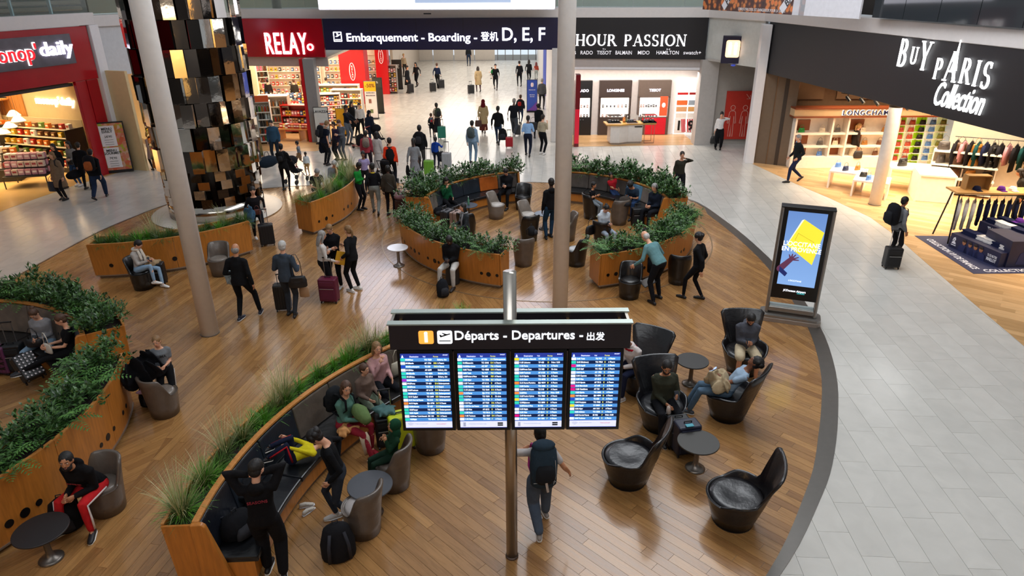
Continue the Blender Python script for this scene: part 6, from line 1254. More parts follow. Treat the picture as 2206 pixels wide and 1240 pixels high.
suitcase(42, 800, 10, '0E0F12', 'black suitcase with raised handle beside the left edge bench', .55, .38, .24, .42, soft=True); t = suitcase(8, 805, 5, '5A2A4A', 'zebra patterned pink and black suitcase cut by the left edge', .55, .38, .24, .42); zm = MB()
for k in range(9): zm.box((0, -.136, .10 + k * .055), (.36 - .02 * (k % 3), .004, .022), rot=Matrix.Rotation(RAD(18 * (-1) ** k), 3, 'Y'))
zm.build('zebra_stripes', BLACK, t)
# --- by the mirrored pillar
r = pp(0, 0, 262, 1.66, 'seated woman in a white scarf and pale jeans reading her phone', ('long', 'A8A29C'), ('slim', '8AA6C0'), 'E8E4DE', 'l', ('bun', 'black'), 'sit', pos=CH['I'][0], hd=36, LH=(-.06, .30, .20), RH=(.05, .31, .22), scarf='C8BEB0', fem=1, bun=.0, LF=(-.10, .46, 0), RF=(.10, .40, .16)); phone(r, 'phone of the woman in the white scarf')
t = suitcase(345, 612, 10, '101012', 'black suitcase with a beige coat on top by the planter', .52, .36, .24, 0, soft=True); drape(t.location + V((-.10, -.02, .50)), 0, 'A08868', 'beige coat heaped on the black suitcase by the planter', (.60, .36, .26), 'coat', 12)
r = pp(531, 686, -2, 1.80, 'man in a black jacket walking away carrying a pale blue jumper', ('jacket', '101114'), ('trousers', '0F1013'), '1A2030', 'm', ('thin', 'grey'), 'walk', LH=(-.22, .20, .08), RH=(.26, .02, -.10), LF=(-.10, -.08, 0), RF=(.22, .24, .0), sole='D0CCC8')
drape(r.hand[-1] + V((-.10, .0, -.28)), 0, '9AA8AC', 'pale blue jumper hanging from the arm of the man in the black jacket', (.24, .22, .42), 'jumper', 14)
r = pp(630, 680, -4, 1.80, 'grey-haired man in a blue-grey jacket with a shoulder bag', ('jacket', '38424E'), ('trousers', '2C3036'), '121214', 'l', ('short', 'white'), 'stand', LH=(-.18, .26, .16), RH=(.20, .20, .16), LF=(-.08, .04, 0), RF=(.09, -.08, 0))
suitcase(613, 668, 5, '101114', 'black suitcase pulled beside the grey-haired man', .60, .34, .24, .2); handbag(r.root.matrix_basis @ V((.25, -.04, .98)), 10, '121316', 'black shoulder bag of the grey-haired man', .40, .26, .16, 'shoulder_bag', hl=.50)
handbag(r.root.matrix_basis @ V((.30, .12, .66)), 0, '9A7858', 'brown paper bag hanging beside the grey-haired man', .22, .24, .10, 'paper_bag', hl=.10, flap=False)
r = pp(705, 640, -55, 1.68, 'woman in a white top with long grey hair holding a burgundy suitcase', ('long', 'C4BEB8'), ('trousers', '121216'), '16161A', 'l', ('long', 'grey'), 'stand', LH=(-.14, .30, .22), RH=(.20, .24, .02), fem=1, hd=15)
r = pp(727, 620, 178, 1.70, 'woman in black with glasses facing two friends', ('jacket', '0E0E12'), ('trousers', '101014'), 'C0BCB8', 'l', ('pony', 'light'), 'stand', LH=(-.02, .30, .16), RH=(.06, .28, .24), fem=1, hd=26, glasses=1)
r = pp(766, 626, 62, 1.68, 'woman in black seen from behind with a yellow envelope', ('jacket', '141418'), ('trousers', '0E0E12'), 'D8D4CE', 'l', ('pony', 'light'), 'stand', LH=(-.24, .10, .02), RH=(.10, .30, .20), fem=1, sole='E8E4E0')
t = thing('envelope', 'bright yellow envelope in the hand of the woman in black', 'envelope', r.hand[-1]); t.rotation_euler = (0, RAD(18), RAD(20)); MB().box((0, 0, .02), (.24, .012, .33)).build('cover', M('D8A020', .6), t, bev=.003)
suitcase(712, 650, -5, '5A1230', 'burgundy suitcase with raised handle among the three women', .56, .42, .26, .46, soft=True)
r = pp(562, 520, 205, 1.70, 'woman in black carrying a denim jacket and pulling a suitcase', ('long', '121014'), ('slim', '16181C'), 'D8D4D0', 'l', ('bun', 'black'), 'walk', RH=(.22, .22, .16), LH=(-.26, -.10, .06), LF=(-.10, .20, 0), RF=(.12, -.22, .03), fem=1, bun=0)
suitcase(578, 528, 20, '121216', 'black suitcase pulled by the woman with the denim jacket', .58, .40, .25, .40); drape(r.hand[1] + V((0, 0, -.30)), 30, '3E5E78', 'blue denim jacket hanging from the arm of the woman in black', (.30, .24, .48), 'denim_jacket', 15); handbag(r.root.matrix_basis @ V((-.02, .22, 1.02)), 20, '5A2A22', 'small brown cross-body bag of the woman in black', .20, .15, .08, hl=.1)
# --- central ring
r = pp(0, 0, 168, 1.76, 'man in a black jacket and white trousers sitting on the planter edge', ('jacket', '0F0F12'), ('trousers', 'C0BCB6'), '2A2422', 'd', ('short', 'black'), 'sit', pos=fl(975, 612) + V((0, .05, 0)), hd=40, LH=(-.02, .26, .16), RH=(.06, .28, .17), LF=(-.14, .40, 0), RF=(.20, .42, 0)); r.root.location.z = .02
lying(fl(950, 640) + V((.05, .05, .006)), 30, '16181E', 'dark rucksack at the feet of the man in white trousers', (.30, .22, .44)); phone(r, 'phone held by the man in white trousers')
MB().lathe([(.17, 0), (.18, .03), (.16, .44), (.17, .47)], 24).build('stool', M('2A2624', .5)); o = COL.objects[-1]; o.location = fl(975, 612) + V((0, .07, .006)); tag(o, 'low dark stool under the man in white trousers', 'stool')
r = pp(0, 0, 215, 1.66, 'seated woman in a green jacket on the back left ring bench', ('jacket', '0E4A2C'), ('trousers', '121216'), '141418', 'l', ('bob', 'black'), 'sit', pos=S(960, 428), hd=20, LH=(-.08, .34, .12), RH=(.08, .22, .44), RE=(.3, .4, -1), fem=1)
lying(S(940, 455, .5) + V((.1, -.1, .46)), 10, '121216', 'black bag on the seat in front of the woman in green', (.36, .28, .2))
r = pp(0, 0, 165, 1.74, 'seated person in black with headphones at the right end of the bench', ('hoodie', '0E0E12'), ('trousers', '0E0E12'), '121214', 'l', ('short', 'black'), 'sit', pos=S(1092, 408), **PHS); phone(r, 'phone of the seated person in black at the bench end')
r = pp(0, 0, 118, 1.66, 'seated woman with long dark hair and a striped scarf', ('jacket', '2C3034'), ('trousers', '14161A'), '14161A', 'l', ('long', 'black'), 'sit', pos=S(1003, 492), scarf='8A8C90', fem=1)
for k, (a, b, c, d) in enumerate(((985, 500, '8E7468', 'rose gold ribbed suitcase behind the left front planter'), (965, 497, '2A2A2C', 'dark suitcase behind the left front planter'))): suitcase(a, b, 60, c, d, .60, .42, .26, .10)
r = pp(1186, 515, 15, 1.82, 'man in a black jacket and jeans standing left of the grey column', ('hoodie', '0F0F12'), ('trousers', '1E3850'), '121214', 'd', ('short', 'black'), 'stand', LF=(-.12, .02, 0), RF=(.06, .14, 0))
t = thing('bottle', 'clear green bottle on the dark table in the ring', 'bottle', V((fl(1010, 478).x, fl(1010, 478).y + .14, .51))); MB().lathe([(.03, 0), (.034, .01), (.034, .15), (.013, .21), (.013, .25)], 14).build('glass_body', M('5A8A70', .1), t, smooth=True); MB().lathe([(.015, .25), (.015, .27)], 10).build('cap', WHITE, t)
lying(fl(1150, 510, .45) + V((-.05, .1, .02)), 70, '1A1A1E', 'black bag hung over the dark tub chair in the ring', (.28, .22, .26))
r = pp(0, 0, 235, 1.30, 'boy in a black t-shirt eating in a dark tub chair', ('tee', '121216'), ('trousers', '6E767C'), 'C8D0B0', 'm', ('short', 'black'), 'sit', pos=CH['U'][0], ph=.56, LF=(-.08, .36, .10), RF=(.10, .38, .08), LH=(-.05, .24, .24), RH=(.06, .26, .26))
r = pp(0, 0, 185, 1.35, 'girl in a red t-shirt leaning on the woman in the dark top', ('tee', 'B8202C'), ('slim', '24365A'), '16161A', 'm', ('pony', 'black'), 'sit', pos=S(1322, 408), side=14, LH=(-.16, .28, .10), RH=(.0, .30, .12), LF=(-.22, .5, 0), RF=(-.1, .52, 0), facein=True)
r = pp(0, 0, 170, 1.66, 'woman in a dark sleeveless top sitting behind the man in blue', ('tank', '1A181C'), ('trousers', '16161A'), '16161A', 'm', ('short', 'black'), 'sit', pos=S(1345, 404) + V((0, .12, 0)), fem=1)
r = pp(0, 0, 150, 1.76, 'man in a dark blue t-shirt bending forward on the ring bench', ('tee', '28384A'), ('trousers', '22385A'), '16161A', 'm', ('curly', 'black'), 'sit', pos=S(1365, 428), lean=28, LH=(-.10, .42, .16), RH=(.06, .44, .14), hd=20)
r = pp(0, 0, 130, 1.80, 'man in a dark suit with headphones at the right end of the ring bench', ('jacket', '121A28'), ('trousers', '14161C'), '101014', 'l', ('short', 'grey'), 'sit', pos=S(1412, 448), LH=(-.06, .32, .14), RH=(.06, .34, .16), collar='E0E0E4', lean=8)
m = MB(); m.tube([r.head + V((.09 * cos(a), 0, .11 * sin(a) + .01)) for a in [RAD(0 + 18 * i) for i in range(11)]], .009, 6); m.ell(r.head + V((-.088, 0, 0)), (.018, .032, .036)); m.ell(r.head + V((.088, 0, 0)), (.018, .032, .036)); m.build('headphones', BLACK, r.root)
suitcase(1373, 485, 5, '0F1012', 'black trolley case in front of the man in the suit', .50, .40, .24, .1, soft=True)
lying(fl(1330, 470) + V((0, .1, .006)), 0, '1E1A18', 'black rucksack on the floor among the family', (.36, .3, .5)); lying(fl(1345, 450, .5) + V((0, 0, .1)), 0, '3A332E', 'grey bag at the knees of the man in blue', (.4, .3, .3))
r = pp(0, 0, 205, 1.66, 'seated woman in a white hoodie reading a phone behind the planter', ('hoodie', 'B4BCC4'), ('trousers', '8A94A0'), '202024', 'l', ('bun', 'black'), 'sit', pos=CH['Y'][0], fem=1, **PHS); phone(r, 'phone of the woman in the white hoodie'); handbag(r.root.location + V((-.34, .0, .62)), 40, '141416', 'black handbag with a white logo beside the woman in the white hoodie', .40, .26, .14, hl=.2)
r = pp(1460, 430, 178, 1.68, 'woman in an olive top on the phone behind the ring plants', ('long', '2C2A22'), ('trousers', '141418'), '141418', 'l', ('short', 'dark'), 'stand', LH=(-.10, .12, .56), LE=(-1, .2, -.3), fem=1)
r = pp(1412, 650, 38, 1.82, 'bald man in a teal patterned shirt bending over the tub chairs', ('shirt', '5E8488'), ('trousers', '101116'), '101012', 'l', ('thin', 'white'), 'stand', lean=42, side=0, LH=(-.34, .42, -.10), RH=(.30, .44, .02), hd=-6, LF=(-.16, -.05, 0), RF=(.18, .08, 0), fat=1.08)
r.root.location.x += .02
r = pp(1497, 645, 55, 1.70, 'woman in black with dark curly hair beside the bending man', ('jacket', '101014'), ('slim', '0E0E12'), '101012', 'l', ('curly', 'black'), 'walk', LF=(-.10, .26, 0), RF=(.10, -.12, 0), fem=1, RH=(.24, .06, -.06))
t = thing('laptop_tray', 'thin dark tray held low by the bending man', 'tray', fl(1400, 605, .42)); t.rotation_euler = (RAD(10), RAD(-18), RAD(20)); MB().box((0, 0, 0), (.42, .26, .02)).build('board', M('1C1A1A', .4), t, bev=.003); MB().box((0, 0, .012), (.38, .22, .004)).build('inner_panel', M('4A4038', .4), t)
lying(fl(1402, 590, .4) + V((.12, .1, .0)), 10, '101014', 'black rucksack on the floor behind the bending man', (.40, .32, .5))
# --- right hand side
r = pp(1917, 560, -78, 1.76, 'man with a large black rucksack standing at the boutique side', ('jacket', '6E7074'), ('trousers', '16161A'), '16161A', 'm', ('short', 'black'), 'stand', RH=(.24, .06, -.08), collar='4A4A3E')
backpack(r, '121216', 'large black rucksack on the man at the boutique side', '1A1A1E', 1.25); suitcase(1917, 577, -5, '141416', 'black soft suitcase beside the man with the large rucksack', .52, .38, .26, .42, soft=True, hcol='D8D8DC')
r = pp(1709, 392, 95, 1.80, 'man in a dark green body warmer walking past the boutique entrance', ('jacket', '14181A'), ('trousers', '1C2440'), '101012', 'l', ('short', 'grey'), 'walk', LH=(-.2, .1, .0))
r = pp(1546, 322, 168, 1.66, 'woman in a white blouse on the phone outside the toilets', ('long', 'DCD8D6'), ('wide', '101014'), '0E0E10', 'l', ('bun', 'black'), 'stand', LH=(-.12, .10, .54), LE=(-1, .1, -.3), fem=1); handbag(r.hand[1] + V((.06, 0, -.14)), 0, '141416', 'black handbag held by the woman in the white blouse', .42, .32, .16, hl=.16)
r = pp(2185, 480, 60, 1.72, 'person in a dark jacket browsing at the right edge of the boutique', ('jacket', '2A2622'), ('trousers', '121216'), '121216', 'm', ('long', 'dark'), 'stand', lean=18)
r = pp(1832, 358, -85, 1.72, 'fair-haired woman shopping at the handbag wall', ('jacket', '2A221E'), ('skirt', 'C8B8A0'), '201C1C', 'l', ('pony', 'blond'), 'stand', fem=1); handbag(r.hand[1] + V((0, 0, -.1)), 0, '2C2A2C', 'dark handbag carried by the fair-haired shopper', .36, .28, .14, hl=.14)
# --- left, supermarket side
r = pp(140, 430, 168, 1.70, 'smiling woman in a long brown coat with a navy tote bag', ('coat', '7A6450'), ('trousers', '1A1618'), '141214', 'l', ('long', 'light'), 'stand', fem=1, coatlen=.46); handbag(r.hand[1] + V((0, 0, -.1)), 0, '1A2236', 'navy tote bag of the woman in the brown coat', .42, .34, .14, hl=.18); backpack(r, '1A1A1C', 'black bag on the shoulder of the woman in the brown coat', size=.7)
r = pp(140, 405, 172, 1.66, 'dark-haired woman just behind the one in the brown coat', ('jacket', '141416'), ('trousers', '2A2A30'), '141414', 'l', ('long', 'dark'), 'stand', fem=1)
r = pp(172, 400, 170, 1.68, 'woman in a grey cardigan and blue jeans outside the supermarket', ('jacket', '86827E'), ('slim', '34527A'), 'D0CCC8', 'l', ('long', 'black'), 'stand', LH=(-.10, .24, .14), fem=1); handbag(r.root.location + V((.0, -.18, 1.0)), 0, '16161A', 'small black bag of the woman in the grey cardigan', .2, .16, .08, hl=.1)
r = pp(218, 428, 8, 1.78, 'person in black and jeans with an orange-trimmed rucksack', ('jacket', '121216'), ('wide', '22304A'), '16161A', 'l', ('short', 'black'), 'walk2', fat=1.1); backpack(r, '16161A', 'black rucksack with orange trim outside the supermarket', 'A0542A', 1.15, acc='A0542A')
r = pp(192, 408, 12, 1.74, 'person in black beside the orange-trimmed rucksack, large black bag', ('jacket', '0E0E12'), ('trousers', '121216'), '141416', 'l', ('short', 'black'), 'stand'); duffel(r.root.location + V((-.30, -.05, .42)), 80, '101014', 'large black bag hanging beside the person in black')
r = pp(336, 366, 60, 1.55, 'small person in a long pink coat beside the mirrored pillar', ('coat', '9A8076'), ('trousers', '1A181A'), '141416', 'l', ('bob', 'black'), 'stand', fem=1, LH=(-.06, .2, .2))
for k, (a, b, f_, tp, bt, hr, lb) in enumerate(((52, 322, 20, 'E0C8A0', '4A6480', 'black', 'shopper in jeans deep inside the supermarket'), (80, 330, 350, 'C8B090', '121216', 'blond', 'blond shopper in cream at the supermarket shelves'), (112, 335, 330, '2A2420', '4A4038', 'brown', 'shopper in brown reaching to the supermarket shelves'))):
    r = pp(a, b, f_, 1.70, lb, ('long', tp), ('skirt' if k == 1 else 'trousers', bt), '201C1A', 'l', ('short' if k == 2 else 'long', hr), 'stand', RH=(.2, .3, .2), skirt=.7)
    if k == 2: backpack(r, 'D8C818', 'bright yellow rucksack on the shopper in brown', 'C0B010', .75)
# --- group in the middle left
r = pp(597, 350, 185, 1.80, 'man in a blue denim jacket with a large navy duffel bag', ('jacket', '2E4A60'), ('trousers', '1E2630'), '141416', 'l', ('short', 'black'), 'stand', hd=20); duffel(fl(577, 352, .45) + V((0, 0, -.15)), 60, '16222E', 'large navy duffel bag on the shoulder of the man in denim', .62, .22)
r = pp(618, 410, 5, 1.70, 'woman in a black coat with black leggings pushing a pushchair', ('jacket', '141416'), ('slim', '121216'), '121214', 'l', ('short', 'black'), 'stand', LH=(-.10, .36, .12), RH=(.22, .36, .12), collar='9A9088'); backpack(r, '121214', 'small black rucksack on the woman with the pushchair', size=.75); stroller(640, 392, 160, '1A1A1E', 'black pushchair pushed by the woman in the black coat')
r = pp(649, 360, 90, 1.08, 'small boy in a grey shirt running beside the planter', ('long', '7E848C'), ('shorts', '8A6A4A'), 'A02838', 'm', ('short', 'black'), 'walk')
r = pp(664, 378, 178, .92, 'toddler in a white hooded top behind the planter', ('hoodie', 'D0D4D4'), ('trousers', 'A07848'), '806040', 'd', ('short', 'black'), 'stand')
r = pp(704, 356, 320, 1.84, 'large man in a navy t-shirt leaning towards his companions', ('tee', '101624'), ('trousers', '16171C'), '101012', 'l', ('short', 'light'), 'stand', lean=14, fat=1.2, hd=15); backpack(r, '14141A', 'dark rucksack on the large man in the navy t-shirt', size=1.0)
drape(r.hand[-1] + V((0, 0, -.35)), 0, '101420', 'dark jacket over the arm of the large man', (.3, .3, .5), 'jacket', 21)
r = pp(742, 345, 150, 1.74, 'man in a grey jumper among the group by the grasses', ('long', '5A5E66'), ('trousers', '4A4E54'), '141416', 'l', ('short', 'brown'), 'stand', **PH)
r = pp(728, 345, 140, 1.62, 'person in a purple patterned top beside the man in grey', ('long', '2A2238'), ('trousers', '1A1A20'), '141416', 'm', ('short', 'black'), 'stand')
r = pp(752, 312, 250, 1.82, 'tall man in a navy jumper pushing a red luggage trolley', ('long', '141A26'), ('trousers', '5A6068'), '141416', 'b', ('short', 'black'), 'stand', LH=(-.1, .45, .14), RH=(.12, .45, .14))
t = thing('luggage_trolley', 'red luggage trolley pushed by the tall man in navy', 'trolley', fl(780, 318), RAD(250)); m = MB(); [m.tube([(s_ * .25, -.35, .12), (s_ * .25, .3, .12), (s_ * .25, .38, .95)], .02, 6) for s_ in (-1, 1)]; m.tube([(-.25, .38, .95), (.25, .38, .95)], .022, 6); m.tube([(-.25, -.35, .12), (.25, -.35, .12)], .02, 6); m.build('frame', M('8A2018', .4), t)
for x, y in ((-.22, -.3), (.22, -.3), (0, .3)): MB().tube([(x - .02, y, .06), (x + .02, y, .06)], .06, 12).build('wheel', BLACK, t)
lying(t.location + V((0, 0, .12)), 40, '1C1A1C', 'dark bag piled on the red luggage trolley', (.5, .4, .5))
r = pp(763, 296, 240, 1.74, 'person in a long black coat by the discount stand', ('coat', '121214'), ('trousers', '101012'), '101012', 'l', ('long', 'black'), 'stand')
r = pp(780, 296, 190, 1.66, 'woman in a white blouse by the discount stand', ('long', 'D0CAC4'), ('trousers', '121214'), '121214', 'l', ('bun', 'black'), 'stand', fem=1)
r = pp(801, 316, 225, 1.64, 'woman in a long navy headscarf pushing a buggy', ('coat', '141A28'), ('trousers', '3A4A60'), '141416', 'l', ('scarf', '10141E'), 'stand', coatlen=.3); stroller(818, 318, 50, '1A1A1E', 'dark buggy in front of the woman in the headscarf')
r = pp(795, 372, 8, 1.66, 'woman in a coral jacket with a grey rucksack', ('jacket', 'A03844'), ('trousers', '2A1E26'), '141416', 'd', ('short', 'black'), 'stand'); backpack(r, '8A7A6E', 'grey-brown rucksack on the woman in the coral jacket', '6A5E56', .85)
r = pp(818, 372, 340, 1.62, 'woman in white with long dark hair beside the coral jacket', ('jacket', 'B8B0AC'), ('skirt', 'B0A8A4'), '141416', 'l', ('long', 'black'), 'stand', fem=1, skirt=.7)
r = pp(846, 400, 2, 1.78, 'person in a black padded vest with bright orange sleeves', ('long', 'E03A18'), ('trousers', '12161E'), '141416', 'l', ('short', 'black'), 'stand', fat=1.15); MB().tube([r.pel + V((0, 0, -.1)), r.pel + V((0, 0, .1)), r.che, r.neck + V((0, 0, -.07)), r.neck + V((0, 0, -.02))], [(.19, .15), (.185, .145), (.19, .145), (.17, .10), (.09, .08)], 14, fx=(1, 0, 0)).build('padded_vest', cloth('16171A'), r.root, smooth=True); stroller(838, 398, 170, '121216', 'black pushchair in front of the orange sleeves')
r = pp(790, 415, 182, 1.50, 'girl in a lilac top and dark jacket behind the green shirt', ('tee', '9A8EB8'), ('trousers', '16161A'), '141416', 'b', ('bun', 'black'), 'stand')
r = pp(778, 452, 255, 1.62, 'boy in a bright green shirt by the curved planter', ('long', '12782A'), ('trousers', '141418'), '141416', 'd', ('short', 'black'), 'stand', hd=25, LH=(-.08, .26, .18), RH=(.08, .26, .2))
r = pp(811, 462, 8, 1.72, 'youth in a black top with a yellow collar and grey trousers', ('long', '0E0E12'), ('trousers', '7A7C76'), '141416', 'd', ('short', 'black'), 'walk', collar='B8A020')
r = pp(843, 464, 355, 1.64, 'person in a brown jacket with a grey hood seen from behind', ('jacket', '3A342C'), ('trousers', '181014'), '1A1A1C', 'd', ('short', 'black'), 'stand', collar='A09C98'); m = MB(); m.tube([r.neck + V((-.1, -.14, -.03)), r.che + V((0, -.16, -.1)), r.pel + V((.2, -.12, .05))], [(.012, .005)] * 3, 6); m.build('bag_strap', BLACK, r.root)
t = suitcase(868, 470, 0, '3A1A14', 'brown suitcase with a pink bag on top', .58, .40, .26, .3); lying(t.location + V((0, -.03, .64)), 0, '9A7478', 'pink metallic bag on top of the brown suitcase', (.44, .28, .26), 'holdall', 'bag', trim='8A666C')
r = pp(896, 395, 0, 1.72, 'woman in a grey dress with very long black hair walking away', ('long', '7E8286'), ('skirt', '80848A'), '141416', 'd', ('pony', 'black'), 'walk', fem=1, LH=(-.26, -.02, -.10), skirt=.7); t = thing('umbrella', 'folded black umbrella carried by the woman in the grey dress', 'umbrella', r.hand[-1] + V((0, 0, -.02))); MB().lathe([(.012, -.78), (.02, -.70), (.08, -.25), (.05, -.05), (.012, 0)], 12).build('folded_canopy', cloth('101014'), t, smooth=True); MB().tube([(0, 0, 0), (0, 0, .10)], .012, 6).build('handle', BLACK, t)
suitcase(925, 378, 0, '6AA030', 'lime green suitcase beside the woman in the grey dress', .54, .38, .24, .42)
r = pp(908, 368, 358, 1.84, 'tall man in a black jacket seen from behind in the aisle', ('jacket', '121216'), ('trousers', '3A3636'), '141416', 'd', ('short', 'black'), 'walk', fat=1.1); backpack(r, '0E0E12', 'black rucksack on the tall man in the aisle', size=1.0)
r = pp(941, 362, 355, 1.25, 'child in a bright blue hooded jacket holding a suitcase handle', ('hoodie', '123A90'), ('trousers', '14182A'), '141416', 'd', ('short', 'black'), 'stand', RH=(.36, .12, .30)); suitcase(963, 362, 0, '9A9A9C', 'silver suitcase held by the child in blue', .56, .38, .24, .42)
lying(fl(955, 352) + V((-.05, 0, .1)), 0, '1E1C1E', 'black bag leaning on the silver suitcase', (.36, .3, .4))
r = pp(1019, 352, 350, 1.76, 'man in a light denim shirt with a grey rucksack', ('shirt', '7E98B0'), ('trousers', '6A8298'), '141416', 'l', ('short', 'black'), 'stand', fat=1.1); backpack(r, '4A5454', 'grey rucksack on the man in light denim', '3A4444', .95)
# --- corridor
r = pp(944, 297, 20, 1.68, 'woman in a cream top with a green rucksack and teal suitcase', ('tee', 'A89A88'), ('skirt', '1E1A20'), '1A1A1C', 'l', ('pony', 'black'), 'walk', fem=1); backpack(r, '3A4438', 'green rucksack on the woman with the teal suitcase', size=.9); suitcase(952, 299, 10, '1E7A64', 'teal suitcase pulled by the woman with the green rucksack', .54, .38, .24, .3)
r = pp(931, 297, 10, 1.18, 'child with a red and blue rucksack walking in the corridor', ('long', '1A1A1E'), ('trousers', '16161A'), '141416', 'l', ('short', 'brown'), 'walk'); backpack(r, '4A6A78', 'red and blue rucksack on the child in the corridor', 'A02830', .7)
r = pp(1042, 287, 358, 1.66, 'woman in a beige trench coat and dark red headscarf', ('coat', 'A8926C'), ('skirt', '5A2A24'), '1A1416', 'l', ('scarf', '5A0E18'), 'walk', coatlen=.42, skirt=.75); handbag(r.hand[-1] + V((0, 0, -.08)), 0, '4A2C26', 'dark patterned handbag of the woman in the trench coat', .34, .3, .12)
r = pp(1073, 312, 350, 1.78, 'man in a black jacket and jeans pulling a red suitcase', ('jacket', '0F0F12'), ('trousers', '26364E'), '16161A', 'd', ('short', 'black'), 'walk'); suitcase(1097, 318, 5, 'A81422', 'small bright red suitcase in the corridor', .42, .32, .22, .3); lying(fl(1083, 315) + V((0, 0, .3)), 0, '101012', 'black rucksack held behind the man with the red suitcase', (.4, .3, .5))
r = pp(1107, 293, 345, 1.82, 'man in a dark t-shirt and grey jeans walking up the corridor', ('tee', '16181E'), ('wide', '44484E'), 'C8C8CC', 'd', ('short', 'grey'), 'walk', fat=1.1)
r = pp(1121, 268, 350, 1.55, 'youth with a red and black rucksack in the corridor', ('jacket', '1E2026'), ('slim', '26344E'), '141416', 'l', ('short', 'brown'), 'walk'); backpack(r, '14161C', 'black and red rucksack on the youth in the corridor', 'A82828', .9); suitcase(1115, 292, 0, '3A3A3C', 'small grey suitcase in the corridor', .45, .3, .2, .3)
r = pp(1137, 337, 355, 1.76, 'man in a light blue shirt with dark trousers walking away', ('shirt', '86A8D0'), ('trousers', '141A2C'), '0E0E10', 'b', ('short', 'black'), 'walk', LH=(-.16, .22, .14), RH=(.18, .2, .14))
r = pp(1168, 333, 320, 1.72, 'person in a cream jumper and black trousers by the corridor end', ('long', 'A89C84'), ('trousers', '0E0E12'), 'D8D4D0', 'l', ('short', 'dark'), 'stand', RH=(.1, .2, .4))
r = pp(1160, 300, 20, 1.68, 'person in black carrying a dark bag beside the corridor wall', ('jacket', '121216'), ('trousers', '121216'), '141416', 'l', ('curly', 'black'), 'walk'); handbag(r.hand[-1] + V((-.1, 0, .1)), 0, '1A1618', 'dark bag of the person beside the corridor wall', .44, .36, .16)
r = pp(1167, 235, 350, 1.74, 'person in a grey jacket standing against the corridor wall', ('jacket', '4A4C50'), ('trousers', '26262A'), '141416', 'l', ('short', 'grey'), 'stand')
for (a, b, f_, h_, tp, bt, hr, pre, lb) in ((880, 200, 250, 1.78, '14161A', '20242C', 'black', 'stand', 'man in a dark waistcoat with a black suitcase far up the corridor'), (899, 186, 160, 1.70, '1C181A', '101014', 'black', 'walk', 'long-haired woman in black far up the corridor'), (943, 190, 350, 1.74, '16203A', '14161A', 'brown', 'walk', 'traveller in dark blue with two suitcases far up the corridor'),
    (1031, 198, 10, 1.70, 'A8926C', '3A1622', 'dark', 'walk', 'woman in a beige coat pulling a suitcase far up the corridor'), (1068, 193, 180, 1.76, '101214', '101014', 'black', 'walk', 'person in black holding a green child far up the corridor'), (1010, 142, 0, 1.76, '16181C', '202C40', 'black', 'stand', 'person standing before the far glass wall'),
    (1119, 186, 5, 1.78, '16161A', '121216', 'black', 'walk', 'person in black beside the blue poster stand'), (1139, 178, 350, 1.66, '16181C', '14161A', 'black', 'walk', 'second dark figure behind the blue poster stand'), (1155, 172, 0, 1.30, 'A04030', 'A0A8A8', 'red', 'walk', 'child in a red top near the blue wall'), (872, 165, 220, 1.75, '9A8468', '2A241E', 'blond', 'stand', 'figure in beige by the far shelves')):
    r = pp(a, b, f_, h_, lb, ('coat' if 'coat' in lb else 'long', tp), ('trousers', bt), '121214', 'l', ('short' if h_ > 1.73 else 'long', hr), pre)
for (a, b, c, lb) in ((885, 201, '101014', 'black suitcase of the man in the waistcoat'), (933, 198, '141416', 'black tilted suitcase far up the corridor'), (951, 191, '16181C', 'second black suitcase far up the corridor'), (1015, 203, '14161A', 'black rolling bag pulled by the woman in beige')): suitcase(a, b, 30, c, lb, .55, .4, .25, .2)
person(0, 0, 90, .80, 'small child in green carried far up the corridor', ('hoodie', '1A6A30'), ('trousers', '3A4030'), '1A1A1A', 'l', ('short', 'dark'), 'sit', pos=fl(1064, 193) + V((-.10, -.22, 0)), z0=.82, ph=.30, LF=(-.05, .12, -.08), RF=(.05, .12, -.08))
# --- bookshop shoppers and those seated behind the planter
for (a, b, f_, tp, hr, lb) in ((584, 232, 30, '1E1A18', 'black', 'shopper in dark brown in the bookshop'), (566, 228, 330, 'B8A070', 'brown', 'shopper in beige in the bookshop'), (640, 232, 20, '2A2620', 'brown', 'shopper behind the book shelves'), (708, 228, 340, 'C8B498', 'black', 'shopper in cream with a cross-body strap'), (657, 205, 0, '8A7A68', 'dark', 'shopper at the back of the bookshop')):
    r = pp(a, b, f_, 1.68, lb, ('long', tp), ('trousers', '2A2622'), '201C1A', 'l', ('short', hr), 'stand')
r = pp(0, 0, 215, 1.76, 'seated man in black with grey hair behind the planter grasses', ('tee', '16181C'), ('trousers', '16161A'), '141416', 'l', ('short', 'grey'), 'sit', pos=S(682, 405), hd=30, lean=14)
r = pp(0, 0, 200, 1.76, 'seated white-haired man in a pale shirt behind the planter grasses', ('shirt', '8A929A'), ('trousers', '2A2A30'), '141416', 'l', ('short', 'white'), 'sit', pos=S(722, 385), hd=24, lean=16)
